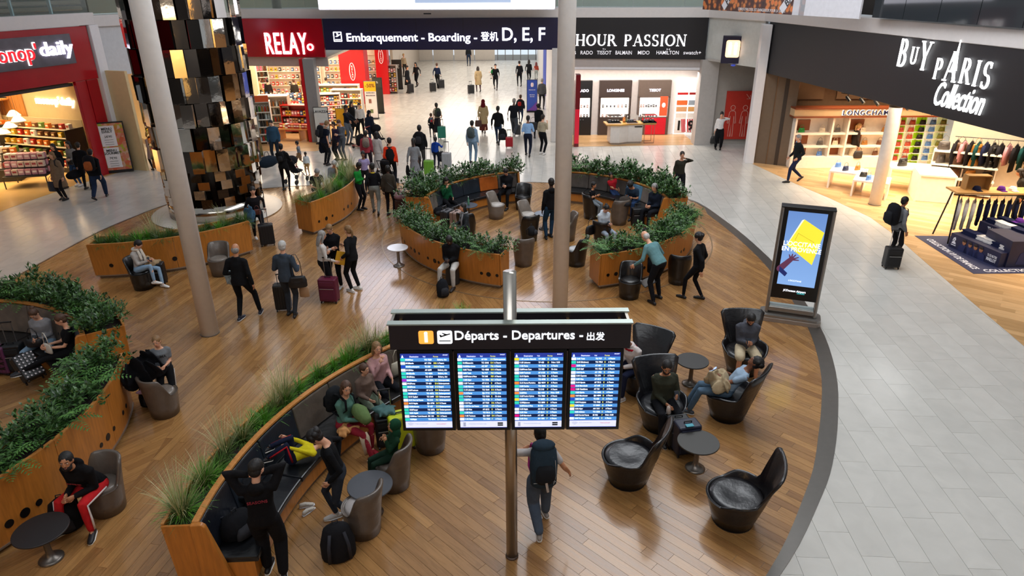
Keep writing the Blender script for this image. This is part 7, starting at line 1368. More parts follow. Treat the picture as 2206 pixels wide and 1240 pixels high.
# ---------------------------------------------------------------- shop interiors
ROWN = ['top', 'second', 'third', 'fourth', 'fifth', 'sixth', 'seventh']
def bx_mesh(nm, d, col, rough=.5, cap=None):
    m = MB().box((0, 0, d[2] / 2), d)
    if cap: m.mat = 1; m.box((0, -d[1] / 2 - .002, d[2] * .55), (d[0] * .7, .003, d[2] * .35)); return m.mesh(nm, [M(col, rough), M(cap, .5)])
    return m.mesh(nm, M(col, rough))
def bottle_mesh(nm, col, h=.24, r=.035, capc='E8E8E8'):
    m = MB().lathe([(r, 0), (r, h * .6), (r * .38, h * .82), (r * .38, h * .92)], 10); m.mat = 1; m.lathe([(r * .45, h * .92), (r * .45, h)], 8); return m.mesh(nm, [M(col, .2), M(capc, .5)])
def put(me, name, pos, rz, label, cat, group):
    o = bpy.data.objects.new(name, me); COL.objects.link(o); o.location = pos; o.rotation_euler = (0, 0, rz); return tag(o, label, cat, group)
def loc(T, x, y, z): return T.matrix_basis @ V((x, y, z))
def row(T, x0, x1, y, z, n, meshes, name, lab, cat, group, jit=.01, rz=0):
    """n goods side by side; meshes: list of (colour word, mesh); the label gets the word and the place"""
    for i in range(n):
        w_, me = random.choice(meshes); x = x0 + (x1 - x0) * (i + .5) / n
        put(me, name, loc(T, x, y + random.uniform(-jit, jit), z), T.rotation_euler.z + rz, lab.format(w_, ORD[i]), cat, group)
def shelving(T0, x0, x1, y0, y1, zs, mat, back=None, sides=True, th=.025, ret=None, label=None):
    t = T0
    for z in zs: MB().box(((x0 + x1) / 2, (y0 + y1) / 2, z - th / 2), (x1 - x0, y1 - y0, th)).build('shelf', mat, t)
    if back: MB().box(((x0 + x1) / 2, y1 + .015, (zs[-1] + .35) / 2), (x1 - x0, .03, zs[-1] + .35)).build('back_panel', back, t)
    if sides:
        for x in (x0, x1): MB().box((x, (y0 + y1) / 2, (zs[-1] + .2) / 2), (.03, y1 - y0, zs[-1] + .2)).build('side_panel', mat, t)
# --- supermarket
SO = thing('shelf_wall', 'long black supermarket shelf unit running deep into the shop on the left', 'shelving', JB + V((-1.1, .05, 0)), RAD(-18))
BKM = M('2A2622', .5, kind='black_metal'); zs = [.25, .60, .95, 1.28, 1.58]
for k, z in enumerate(zs):
    d_ = .95 - k * .13
    MB().box((-5.9, -d_ / 2, z - .015), (11, d_, .03)).build('shelf', BKM, SO); MB().box((-5.9, -d_ - .006, z - .02), (11, .012, .05)).build('price_strip', M('E8DCC0', .5), SO)
MB().box((-5.9, -.01, .95), (11, .02, 1.9)).build('back_panel', M('C8B48C', .6), SO); MB().box((-5.9, -.5, .11), (11, .9, .22)).build('base', BKM, SO)
for x in (-.4, -4, -7.6, -11.4): MB().box((x, -.45, .85), (.04, .85, 1.6)).build('upright', BKM, SO)
pk = [(w_, bx_mesh('packet', (.17, .16, h_), c_, .5, k_)) for w_, h_, c_, k_ in (('orange', .19, 'D06A20', 'F0E0C0'), ('white', .21, 'E4DCCC', 'B03020'), ('brown', .17, '6A4020', 'E0C890'), ('red', .20, 'B02818', 'F4E8D8'), ('yellow', .18, 'D8A828', 'FFF4D0'), ('green', .20, '5A7A2C', 'E8E8C8'), ('dark', .22, '2A2420', 'D0B070'))]
for k, z in enumerate(zs): row(SO, -11.2, -.6, -(.95 - k * .13) + .12, z, 30, pk, 'packet', '{} packet, {} from the left, ' + ROWN[4 - k] + ' tier of the supermarket shelf wall', 'packet', 'goods on the supermarket shelf wall')
wq = MB(); wq.box((-5.9, .25, 1.9), (16, .12, 3.8)); o = struct('wall_supermarket', wq, M('D8C090', .6, kind='cream_wall', amt=.03), loc=SO.location, rz=RAD(-18))
wp = thing('wood_panelling', None, None, SO.location, RAD(-18)); tag(wp, kind='structure')
x = -13.0
while x < -3.4: MB().box((x, .15, 2.78), (.20, .05, 1.9)).build('plank', WOODL, wp); x += .21
q0 = onpl(146, 222, SO.location + V((-9.5, 3.1, 0)), SO.location); 
lg = thing('wall_logo', 'white glowing lettering on the cream supermarket wall', 'sign', SO.location, RAD(-18)); txt('lettering', "monop'daily", .42, M('FFF4E0', .4, emit=5), lg, (-1.75, .16, 2.55), ext=.02, off=.01)
for (a, z) in ((-6.9, 2.75), (-4.7, 2.55)):
    t = thing('wall_shelf', 'small wooden wall shelf with a plant %s the supermarket wall' % ('near the end of' if a > -6 else 'high up deep along'), 'shelf', loc(SO, a, -.05, z), RAD(-18)); MB().box((0, 0, 0), (1.1, .35, .05)).build('board', WOODL, t)
    t2 = thing('potted_plant', 'small potted plant on the %s wall shelf in the supermarket' % ('nearer' if a > -6 else 'farther'), 'plant', loc(SO, a, -.05, z + .03), 0); MB().lathe([(.08, 0), (.11, .16)], 14).build('pot', DARK, t2); o = bpy.data.objects.new('foliage', PM['shrub'][0][1][0]); COL.objects.link(o); o.parent = t2; o.location.z = .16; o.scale = (.6, .6, .7); o['kind'] = 'stuff'
def tiered(name, label, pos, rz, w_, d_, tiers, boxm, lab, grp, n=6):
    t = thing(name, label, 'display', pos, rz)
    MB().box((0, 0, .43), (w_, d_, .03)).build('top', BKM, t)
    for x in (-1, 1):
        for y in (-1, 1): MB().box((x * (w_ / 2 - .02), y * (d_ / 2 - .02), .21), (.03, .03, .42)).build('leg', BKM, t)
    for k in range(tiers):
        MB().box((0, .12 * k, .46 + .26 * k), (w_ * .96, d_ * .8 - .12 * k, .02)).build('shelf', BKM, t)
        for yy in (-d_ * .28 + .12 * k, d_ * .1): row(t, -w_ * .46, w_ * .46, yy, .475 + .26 * k, n, boxm, 'box', lab % (ROWN[tiers - 1 - k], 'front' if yy < 0 else 'rear'), 'box', grp)
    return t
pb = [('pink', bx_mesh('box', (.19, .16, .2), 'C89CA8', .5, 'E8D8DC')), ('pale', bx_mesh('box', (.19, .16, .2), 'D4C4B8', .5, '9A3A48')), ('rose', bx_mesh('box', (.19, .16, .2), 'B88494', .5, 'F0E8E8'))]
tiered('display_table', 'wheeled black display table of pink boxes at the supermarket front', V((-17.75, 24.75, 0)), RAD(10), 1.45, .95, 3, pb, '{} box, {} from left, %s tier %s row, front display table', 'boxes on the front display table')
t = tiered('chiller_island', 'dark tiered food island at the left edge of the supermarket', V((-19.6, 25.7, 0)), RAD(12), 1.9, 1.2, 3, pk, '{} pack, {} from left, %s tier %s row, food island', 'packs on the food island', 7)
MB().box((0, 0, .22), (1.85, 1.15, .42)).build('base', BKM, t)
for k, (a, b, z) in enumerate(((40, 262, 2.3), (22, 275, 2.15), (8, 288, 2.1), (30, 250, 2.5))):
    p = aty(a, b, 26.6 + k * .4); t = thing('pendant_lamp', 'white dome pendant lamp over the supermarket food island, %s' % ('rightmost', 'second from the right', 'leftmost', 'highest')[k], 'lamp', p)
    MB().lathe([(.04, .24), (.10, .22), (.25, .04), (.27, 0), (.25, .0), (.10, .19)], 20).build('shade', M('E8E2D8', .4), t, smooth=True); MB().tube([(0, 0, .22), (0, 0, 3.7 - p.z)], .006, 5).build('cord', BLACK, t); MB().ell((0, 0, .06), (.06, .06, .06)).build('bulb', M('FFE0A8', .4, emit=12), t)
MB().lathe([(.45, 0), (.45, 3.75)], 28).build('shop_column', M('D8C8A8', .5), smooth=True); o = COL.objects[-1]; o.location = (-21.3, 28.3, 0); tag(o, 'cream round column at the left edge inside the supermarket', 'column')
def tracklight(a, b, n, lab, emit=0, drop=0):
    t = thing('track_light', lab, 'light', a, 0); d = b - a; m = MB().tube([(0, 0, 0), tuple(d)], .025, 5); m.build('rail', BLACK, t)
    for k in range(n):
        p = d * ((k + .5) / n); m = MB(); m.tube([p + V((0, 0, -.02)), p + V((0, 0, -.12))], .015, 5); m.tube([p + V((-.02, .05, -.10)), p + V((.05, -.12, -.24))], .055, 8); m.build('spotlight', BLACK, t)
    for k in (0.1, .9): MB().tube([d * k, d * k + V((0, 0, .9))], .006, 4).build('suspension_wire', BLACK, t)
    return t
tracklight(loc(SO, -9, -2.0, 2.9), loc(SO, -2.2, -1.4, 2.9), 6, 'black track light above the supermarket shelf wall'); tracklight(loc(SO, -11, -3.4, 2.9), loc(SO, -6, -3.2, 2.9), 4, 'second black track light deeper in the supermarket')
# --- bookshop
GL_ = M('E4DDD0', .5, kind='cream_shelf', amt=.03)
struct('wall_bookshop_back', MB().box((-13.2, 47.2, 1.8), (9.6, .15, 3.6)), M('D8CFC2', .6)); struct('wall_bookshop_left', MB().box((-16.6, 41, 1.8), (.15, 13, 3.6), rz=RAD(24)), M('D8CFC2', .6))
bk = [(w_, bx_mesh('book', (.12, .03 + .12, h_), c_, .5, k_)) for w_, h_, c_, k_ in (('white', .22, 'E0DCD4', 'A03028'), ('red', .23, 'B8281C', 'F0E8D8'), ('blue', .21, '3A5A88', 'E8E8E8'), ('yellow', .22, 'D8B030', '3A3A3A'), ('black', .23, '2A2826', 'D8D8D8'), ('pink', .21, 'C87880', 'F4F4F4'), ('beige', .22, 'C8A878', '5A3020'))]
def bookcase(name, label, pos, rz, w_, h_, d_, tiers, goods, gname, lab, grp, mat=GL_, n=None, top=None):
    t = thing(name, label, 'shelving', pos, rz); zs = [.12 + (h_ - .25) * k / tiers for k in range(tiers)]
    for z in zs: MB().box((0, 0, z), (w_, d_, .03)).build('shelf', mat, t)
    MB().box((0, d_ / 2, h_ / 2), (w_, .03, h_)).build('back_panel', mat, t); MB().box((0, 0, h_), (w_ + .04, d_ + .02, .04)).build('top', mat, t)
    for x in (-1, 1): MB().box((x * w_ / 2, 0, h_ / 2), (.03, d_, h_)).build('side_panel', mat, t)
    if top: MB().box((0, -d_ / 2, h_ + .15), (w_, .03, .28)).build('header_board', top, t)
    for k, z in enumerate(zs): row(t, -w_ / 2 + .03, w_ / 2 - .03, -d_ * .15, z + .015, n or int(w_ / .15), goods, gname, '{} ' + gname.replace('_', ' ') + ', {} from left, ' + ROWN[tiers - 1 - k] + ' shelf, ' + lab, gname.replace('_', ' '), grp)
    return t
bookcase('bookcase', 'tall book wall at the back of the bookshop, left part', (-14.6, 46.9, 0), 0, 4.2, 2.5, .35, 5, bk, 'book', 'left back bookcase', 'books on the left back bookcase', n=15)
bookcase('bookcase', 'tall book wall at the back of the bookshop, right part', (-10.5, 46.9, 0), 0, 3.4, 2.5, .35, 5, bk, 'book', 'right back bookcase', 'books on the right back bookcase', n=12)
bt_ = [(w_, bottle_mesh('bottle', c_, h_, .045)) for w_, c_, h_ in (('green', '3A7A2A', .28), ('dark', '1E1A18', .30), ('red', 'B03020', .26), ('amber', '9A5A1A', .28), ('clear', 'B8C8C8', .28))]
p = fl(598, 286); fr_ = bookcase('drinks_fridge', 'open steel drinks fridge at the front of the bookshop', (p.x - .1, p.y + .35, 0), RAD(8), 1.45, 1.75, .75, 4, bt_, 'bottle', 'drinks fridge', 'bottles in the drinks fridge', M('B8B0A4', .35, .4), 9); MB().box((0, -.40, .22), (1.45, .10, .44)).build('grille_panel', M('8A8278', .4, .4), fr_); MB().box((.3, -.455, .2), (.6, .012, .2)).build('vent_grille', DARK, fr_)
p = fl(558, 312); bookcase('bottle_shelf', 'white shelf of red, green and dark bottles beside the mirrored pillar', (p.x + .1, p.y + .3, 0), RAD(14), 1.05, 1.9, .5, 5, bt_, 'bottle', 'bottle shelf', 'bottles on the bottle shelf', GL_, 8, M('D85A28', .5))
p = fl(645, 290); bookcase('magazine_stand', 'red-ended magazine stand in the middle of the bookshop front', (p.x, p.y + .5, 0), RAD(-6), 1.7, 1.35, .5, 3, bk, 'magazine', 'magazine stand', 'magazines on the magazine stand', M('A82018', .4), 11)
p = fl(640, 303); t = thing('display_bench', 'light wooden bench of sandwiches at the bookshop entrance', 'table', (p.x - .1, p.y + .25, 0), RAD(-12)); MB().box((0, 0, .52), (1.5, .6, .05)).build('top', WOODL, t); [MB().box((x, 0, .25), (.05, .56, .5)).build('side', WOODL, t) for x in (-.7, .7, .35)]
row(t, -.7, .7, -.05, .545, 10, pk[:5], 'sandwich_pack', '{} sandwich pack, {} from the left on the wooden bench', 'pack', 'packs on the wooden bench')
p = fl(764, 262); bookcase('gift_shelf', 'white shelf of gift boxes behind the discount stand', (p.x - .45, p.y + .9, 0), RAD(-4), 1.6, 1.55, .5, 4, bk + bt_, 'gift_box', 'gift shelf', 'gift boxes on the gift shelf', GL_, 10)
p = fl(712, 272); bookcase('accessory_rack', 'white rack of small hanging accessories behind the grey pillar', (p.x, p.y + .3, 0), RAD(10), 1.1, 1.6, .4, 6, bk, 'accessory', 'accessory rack', 'goods on the accessory rack', GL_, 8)
p = fl(750, 232); bookcase('sweet_shelf', 'shelf of colourful sweets in front of the red pillar', (p.x - .6, p.y + .2, 0), 0, 2.6, 1.3, .5, 4, pk + bk, 'sweet_packet', 'sweet shelf', 'packets on the sweet shelf', GL_, 15)
for k, (a, b) in enumerate(((622, 254), (655, 236), (592, 232))):
    p = fl(a, b); t = tiered('counter', 'white bookshop display table heaped with goods, %s' % ('front', 'right', 'left')[k], (p.x, p.y, 0), RAD(20 * (k - 1)), 2.0, 1.1, 2, bk, '{} book, {} from left, %s tier %s row, ' + ('front', 'right', 'left')[k] + ' display table', 'books on the %s display table' % ('front', 'right', 'left')[k], 8); MB().box((0, 0, .22), (1.95, 1.05, .42)).build('base', GL_, t)
toy = MB().ell((0, 0, .10), (.09, .08, .10), None, 10, 7).ell((0, -.02, .24), (.07, .06, .07), None, 10, 7); toym = [(w_, (lambda mm: mm)(toy.mesh('soft_toy', M(c_, .9)))) for w_, c_ in (('yellow', 'D8A820'), ('red', 'B02820'), ('brown', '5A3418'), ('black', '1E1A18'), ('pink', 'C86A80'))]
p = fl(552, 222); bookcase('toy_shelf', 'tall shelf of soft toys just right of the mirrored pillar', (p.x, p.y + .4, 0), RAD(20), 1.6, 2.3, .5, 6, toym, 'soft_toy', 'toy shelf', 'soft toys on the toy shelf', GL_, 7)
def pillar(name, label, px, py, w_, d_, mat, parts=(), h=3.7, rz=0, cat='pillar'):
    p = fl(px, py); t = thing(name, label, cat, (p.x, p.y + d_ / 2, 0), rz); MB().box((0, 0, h / 2), (w_, d_, h)).build('shaft', mat, t, bev=.01); return t
t = pillar('shop_pillar', 'grey square pillar with a red side at the bookshop corner', 684, 306, .48, .5, M('8C8A8A', .5)); MB().box((-.32, .0, 1.85), (.14, .5, 3.7)).build('red_side', REDS, t)
def oval(t, y, z, s):
    m = MB(); P = [(s * .16 * cos(a), y, z + s * .5 * sin(a)) for a in [2 * pi * i / 20 for i in range(21)]]; m.tube(P, .018 * s, 4); m.build('oval_logo', M('F0E0DC', .5, emit=.5), t); txt('logo_letters', 'R\nE\nL\nA\nY', .17 * s, M('F0E0DC', .5, emit=.5), t, (0, y, z + .38 * s), ext=.004, ls=.9)
t = pillar('red_pillar', 'wide glossy red pillar with an oval logo in the bookshop', 766, 224, 1.5, 1.2, REDS); oval(t, -.63, 1.9, 1.0)
t = pillar('red_pillar', 'narrower red pillar with an oval logo further up the corridor', 827, 203, .78, .8, REDS); oval(t, -.43, 2.4, .9)
def stand(name, label, px, py, w_, h_, mat, lines, rz=0, topc=None, base=DARK, cat='sign'):
    p = fl(px, py); t = thing(name, label, cat, (p.x, p.y, 0), rz); MB().box((0, 0, h_ / 2 + .03), (w_ + .05, .05, h_ + .05)).build('frame', base, t); MB().box((0, -.028, h_ / 2 + .05), (w_, .01, h_ - .04)).build('poster', mat, t); MB().box((0, 0, .02), (w_ + .06, .35, .04)).build('foot', base, t)
    if topc: MB().box((0, -.035, h_ * .88), (w_, .01, h_ * .26)).build('coloured_header', topc, t)
    for (s_, z, b_, c_) in lines: txt('lettering', b_, s_, M(c_, .5), t, (0, -.045, z), ext=.003, off=.01)
    return t
WP_ = M('D4D6D2', .5)
t = stand('coffee_sign', 'white coffee poster stand beside the red and grey pillar', 699, 309, .62, 1.60, WP_, ((.15, 1.45, 'LAVAZZA', '14141A'), (.09, .30, 'CAFÉ', '3A7A4A'))); MB().lathe([(.08, 0), (.11, .1)], 16).build('cup_picture', M('B06858', .5), t, loc=(0, -.04, .85)); MB().box((-.1, -.04, .6), (.14, .006, .05)).box((.08, -.04, .5), (.12, .006, .05)).build('coffee_pictures', BLACK, t)
t = stand('discount_sign', 'yellow and white discount stand reading minus fifty', 803, 256, .62, 1.95, M('E4DEDC', .5), ((.26, 1.75, '-50%', '6A2014'), (.09, 1.38, 'BOÎTE DE 8', '3A3048'), (.09, 1.24, 'MACARONS', '3A3048')), topc=M('E8B818', .5)); MB().box((-.05, -.04, .95), (.14, .006, .22)).build('product_picture', M('8A5A50', .5), t); MB().box((.0, -.04, .42), (.16, .006, .2)).build('product_picture', M('6A7A50', .5), t)
stand('black_poster_stand', 'black and green poster stand just behind the discount stand', 818, 244, .5, 1.9, M('23241E', .5), ((.16, 1.7, '%', 'C8C8C0'),), topc=M('34342E', .5)); stand('black_poster_stand', 'black poster stand reading seven euros up the corridor', 858, 192, .62, 1.9, M('1E1F1C', .5), ((.34, 1.5, '7€', 'D8D8D0'),))
stand('yellow_sign', 'low yellow sign stand among the group by the bookshop', 738, 292, .4, 1.25, M('E0A818', .5), ((.14, .5, 'L.C', '8A3014'),))
stand('blue_poster_stand', 'upright blue poster stand with a white oval emblem in the corridor', 1146, 241, .55, 1.72, M('2C4AA8', .5), ((.06, 1.22, 'FRANCE 2023', 'F0F0F8'), (.055, .95, 'BIENVENUE', 'F0F0F8'), (.055, .85, 'WELCOME', 'F0F0F8')), topc=M('2846A0', .5))
o = COL.objects[-1].parent or COL.objects[-1]; m = MB(); m.ell((-.03, 0, 0), (.045, .01, .12)).ell((.035, 0, 0), (.045, .01, .12)); m.build('emblem', M('E8E8F0', .5), o, loc=(0, -.05, 1.50)); MB().ell((0, 0, 0), (.012, .012, .12)).build('emblem_line', M('C83040', .5), o, loc=(-.0, -.06, 1.50)); MB().yprism([(-.27, 0), (.27, 0), (.27, .5), (0, .2)], -.004, .004).build('purple_shape', M('6A3A98', .5), o, loc=(0, -.05, .08))
p = fl(844, 202); bookcase('newspaper_rack', 'rack of newspapers beside the narrower red pillar', (p.x, p.y + .3, 0), 0, .75, 1.8, .4, 5, bk, 'newspaper', 'newspaper rack', 'newspapers on the rack', M('9A9088', .5), 4)
t = thing('wall_mural', 'large dark photographic poster between the two red pillars', 'poster', (-8.95, 49.0, 1.9), RAD(0)); MB().box((0, 0, 0), (1.1, .06, 3.2)).build('print', FOOD, t)
bl = thing('blue_wall_panel', 'tall blue panel on the right wall of the corridor', 'panel', (2.24, 46.5, 2.1), 0); MB().box((0, 0, 0), (.06, 3.6, 4.0)).build('panel', M('1A3CA8', .5), bl)
# --- watch shop
WB = V((0, 33.15, 0)); struct('wall_watch_back', MB().box((5.5, 33.3, 1.6), (6.6, .12, 3.2)), M('DED6D2', .5)); struct('wall_watch_left', MB().box((2.62, 32.4, 1.6), (.1, 1.8, 3.2)), M('DED6D2', .5))
def wx(px): return aty(px, 250, 33.2).x
def bay(x0, x1, dark, label, word, col='F4ECFF'):
    t = thing('watch_cabinet', label, 'cabinet', ((x0 + x1) / 2, 33.22, 0), 0); w_ = x1 - x0; F_ = M(dark, .4, kind='lacquer')
    MB().box((0, -.10, .42), (w_, .26, .84)).build('drawer_front', F_, t); MB().box((0, -.10, 2.14), (w_, .26, .78)).build('sign_panel', F_, t)
    for x in (-1, 1): MB().box((x * (w_ / 2 - .04), -.10, 1.3), (.08, .26, .95)).build('side', F_, t)
    MB().box((0, .0, 1.3), (w_ - .1, .04, .93)).build('lit_back', M('FFF6EC', .4, emit=1.5), t)
    MB().box((0, -.08, 1.28), (w_ - .16, .2, .02)).build('glass_shelf', M('F0E8E0', .3), t)
    txt('lettering', word, .17, M(col, .4, emit=2.5), t, (0, -.24, 2.08), ext=.006, off=.015); MB().box((-.1, -.235, .74), (.05, .012, .02)).box((.02, -.235, .74), (.05, .012, .02)).build('lock', CHROME, t); return t
wm = [('black', bx_mesh('watch_display', (.09, .07, .12), '2E2A2C', .4, 'E8E4E0')), ('silver', bx_mesh('watch_display', (.08, .07, .10), '8A8A90', .3, '303038')), ('rose', bx_mesh('watch_display', (.08, .07, .11), 'A87868', .4, 'F0F0F0'))]
for k, (a, b, c, lb, wd_) in enumerate(((1236, 1273, '0E0D10', 'black watch cabinet at the left end, partly behind the column', 'RADO'), (1288, 1356, '3A2E2A', 'brown watch cabinet second from the left in the watch shop', 'LONGINES'), (1371, 1439, '5E5048', 'taupe watch cabinet framed in black beside the red poster', 'TISSOT'))):
    t = bay(wx(a), wx(b), c, lb, wd_); w_ = wx(b) - wx(a)
    for j, z in enumerate((.85, 1.295)): row(t, -w_ / 2 + .12, w_ / 2 - .12 - (.45 if k == 2 else 0), -.1, z, 7 if k else 4, wm, 'watch_display', '{} watch stand, {} from left, ' + ('lower', 'upper')[j] + ' shelf of the ' + ('left', 'brown', 'taupe')[k] + ' cabinet', 'watch', 'watches in the %s cabinet' % ('left', 'brown', 'taupe')[k])
    if k == 2: MB().box((w_ / 2 - .3, -.24, 1.35), (.36, .03, .9)).build('watch_poster', M('D04828', .4, emit=.8), t); MB().ell((w_ / 2 - .3, -.26, 1.4), (.09, .01, .12)).build('watch_picture', WHITE, t); MB().box((.12, -.25, .42), (1.0, .03, .78)).build('red_panel', M('D01028', .4), t)
t = thing('swatch_wall', 'white lit wall of colourful watches with striped panels numbered one and nine', 'cabinet', ((wx(1453) + wx(1504)) / 2, 33.2, 0), 0); w_ = wx(1504) - wx(1453); MB().box((0, 0, 1.3), (w_, .1, 2.6)).build('lit_wall', M('FFF6EE', .4, emit=1.1), t)
txt('lettering', 'swatch', .26, M('C8C4C8', .4, emit=.8), t, (.25, -.08, 2.22), ext=.01, off=.02)
for i in range(4):
    for j in range(2): MB().box(((j - .5) * .56, -.07, 1.78 - i * .30 if i else 1.90), (.50, .04, .22 if i else .10)).build('watch_tray', M(('C02020', 'E06A30', 'D8A070', 'E8DCD0')[i] if j == 0 else ('A02020', '9AA4B0', 'D8A060', 'ECE4DC')[i], .5), t)
for j, n_ in enumerate('19'):
    MB().box(((j - .5) * .58, -.08, .40), (.52, .05, .72)).build('number_panel', M('F0ECE8', .5), t); st_ = MB()
    for q in range(5 if j else 3):
        c0 = (j - .5) * .58 + (.10 if not j else -.2) + q * (.11 if j else .07); st_.yprism([(c0 - .07, .72), (c0 - .02, .72), (c0 + .06, .1), (c0 + .01, .1)], -.115, -.107)
    st_.build('red_stripes', M('C81828', .5), t); txt('numeral', n_, .62, BLACK, t, ((j - .5) * .58 - .06, -.125, .40), ext=.004, off=.03)
p = aty(1239, 318, 30.7); t = thing('red_blade_sign', 'tall dark red upright sign at the left edge of the watch shop', 'sign', (p.x + .03, 30.75, 0), 0); MB().box((0, 0, 1.55), (.20, .5, 3.1)).build('panel', M('6E0A18', .3), t); MB().box((0, -.26, .9), (.19, .02, 1.5)).build('bright_panel', M('C01830', .3, emit=.4), t)
pc_ = fl(1335, 310); t = thing('shop_counter', 'white watch shop counter with glass showcases on top', 'counter', (pc_.x + .45, pc_.y + .25, 0), RAD(4)); m = MB(); m.prism([(-.95, -.35), (-.55, -.42), (-.1, -.22), (.55, -.2), (.55, .35), (-.95, .35)], .08, .86); m.build('body', M('D8D2CC', .4), t, bev=.01); MB().prism([(-1.15, -.4), (-.55, -.52), (-.1, -.3), (1.15, -.28), (1.15, .4), (-1.15, .4)], .86, .92).build('worktop', M('C09048', .35), t, bev=.005); MB().prism([(-.9, -.3), (-.55, -.37), (-.1, -.18), (.5, -.16), (.5, .3), (-.9, .3)], 0, .08).build('plinth', M('A8A098', .4), t); MB().box((.35, -.215, .76), (.35, .02, .05)).build('card_slot', DARK, t)
m = MB()
for x, y in ((.65, -.2), (1.1, -.2), (.65, .3), (1.1, .3)): m.box((x, y, .43), (.02, .02, .86))
for y in (-.2, .3): m.box((.87, y, .02), (.45, .02, .02)).box((.87, y, .84), (.45, .02, .02))
m.build('metal_stand', M('9A8878', .3, .7), t)
for x, w2, c_, lb in ((-.75, .6, 'E8E0D8', 'left'), (.05, .5, 'E0C8B8', 'middle'), (.85, .62, '1E1E22', 'right')):
    q = thing('glass_showcase', '%s small glass showcase of watches on the white counter' % lb, 'showcase', loc(t, x, -.02, .92), RAD(4)); MB().box((0, 0, .02), (w2, .5, .04)).build('base', M(c_, .4), q); MB().box((0, 0, .19), (w2, .5, .3)).build('glass_box', GLS, q); row(q, -w2 * .4, w2 * .4, 0, .045, 4, wm, 'watch_display', '{} watch, {} from the left in the ' + lb + ' glass showcase', 'watch', 'watches in the glass showcases')
lying(loc(t, -.25, .1, .92), 0, 'B87038', 'small orange object standing on the watch counter', (.14, .12, .22), 'ornament', 'ornament', trim='C88048'); plant('grass', *loc(t, -.12, .05, .92), .5, 'on the watch shop counter')
# --- boutique
YB = 26.95
struct('wall_boutique_back', MB().box((15.5, 27.2, 2.15), (10.5, .12, 4.3)), M('6A5038', .7, kind='brown_wall', amt=.08)); struct('wall_boutique_side', MB().box((21.0, 18, 2.15), (.12, 20, 4.3)), M('E0D4C0', .6))
t = thing('boutique_cornice', 'light wooden lintel with dark blue capitals over the white handbag niches', 'sign', (10.8, YB, 0), 0)
MB().box((3.1, -.3, 2.15), (6.2, .5, .26)).build('lintel', M('C8A880', .5), t); MB().box((3.1, -.32, 2.31), (6.2, .54, .06)).build('trim_upper', M('7A3A1C', .4, kind='wood'), t); MB().box((3.1, -.32, 1.99), (6.2, .54, .06)).build('trim_lower', M('7A3A1C', .4, kind='wood'), t)
fit(txt('lettering', 'LONGCHAMP', .24, M('1E2450', .4), t, (0, -.60, 2.15), ext=.02, off=.012, sp=1.25), aty(1817, 241, YB - .6).x - 10.8, aty(1925, 241, YB - .6).x - 10.8, 2.06, 2.24)
fit(txt('lettering_glow', 'LONGCHAMP', .24, M('FFFFFF', .4, emit=2), t, (0, -.57, 2.15), ext=.01, off=.03, sp=1.25), aty(1816, 241, YB - .6).x - 10.8, aty(1926, 241, YB - .6).x - 10.8, 2.05, 2.25)
for k in range(4): MB().box((.5 + k * 2.1, .14, 3.1), (1.6, .03, 1.1)).build('wall_moulding', M('745A40', .6), t)
NW = M('F0E6D8', .4, kind='white_lacquer'); WD = M('8A4A22', .45, kind='wood')
t = thing('handbag_niches', 'white wall of handbag niches with walnut inserts under the lintel', 'shelving', (10.95, YB, 0), 0); W_ = 4.0
MB().box((W_ / 2, 0, .98), (W_, .06, 1.9)).build('back_panel', M('F4ECE0', .4), t); MB().box((W_ / 2, -.25, .22), (W_, .5, .44)).build('plinth_cabinet', NW, t)
for z in (.82, 1.32): MB().box((W_ / 2, -.22, z), (W_, .42, .07)).build('shelf', NW, t)
for x in (0.02, 1.45, 2.05, 3.98): MB().box((x, -.25, 1.0), (.07, .46, 1.9)).build('divider', NW, t)
for x, z in ((.45, 1.60), (.45, 1.07), (.45, .62), (2.55, 1.60), (2.55, 1.07), (1.75, .90), (1.75, .50)): MB().box((x, -.05, z), (.55, .04, .40)).build('walnut_insert', WD, t)
def bagmesh(col, w_=.26, h=.17, d=.10):
    m = MB(); m.tube([(0, 0, 0), (0, 0, h * .1), (0, 0, h * .8), (0, 0, h)], [(w_ * .48, d * .45), (w_ * .5, d * .5), (w_ * .42, d * .3), (w_ * .38, d * .15)], 12, fx=(1, 0, 0)); m.box((0, -d * .36, h * .62), (w_ * .5, .02, h * .34)); m.tube([(-w_ * .28, 0, h * .95), (-w_ * .22, 0, h * 1.5), (0, 0, h * 1.75), (w_ * .22, 0, h * 1.5), (w_ * .28, 0, h * .95)], .007, 5)
    me = m.mesh('handbag', M(col, .4, kind='bag_leather')); me.polygons.foreach_set('use_smooth', [True] * len(me.polygons)); return me
BAGS = {k: bagmesh(c) for k, c in (('green', '1E8A3A'), ('coral', 'B8503A'), ('black', '1A1818'), ('blue', '5A86C8'), ('olive', '7A7A2C'), ('brown', '6A4024'), ('tan', 'A8702C'), ('cream', 'D8C8B0'), ('navy', '1E2A50'), ('grey', '5A5450'))}
BIG = {k: bagmesh(c, .40, .28, .16) for k, c in (('blue', '4A78B8'), ('tan', 'A8702C'), ('black', '1C1A1C'), ('brown', '5A3A24'), ('grey', '4E4846'), ('navy', '1C2444'), ('cream', 'CFC0A8'))}
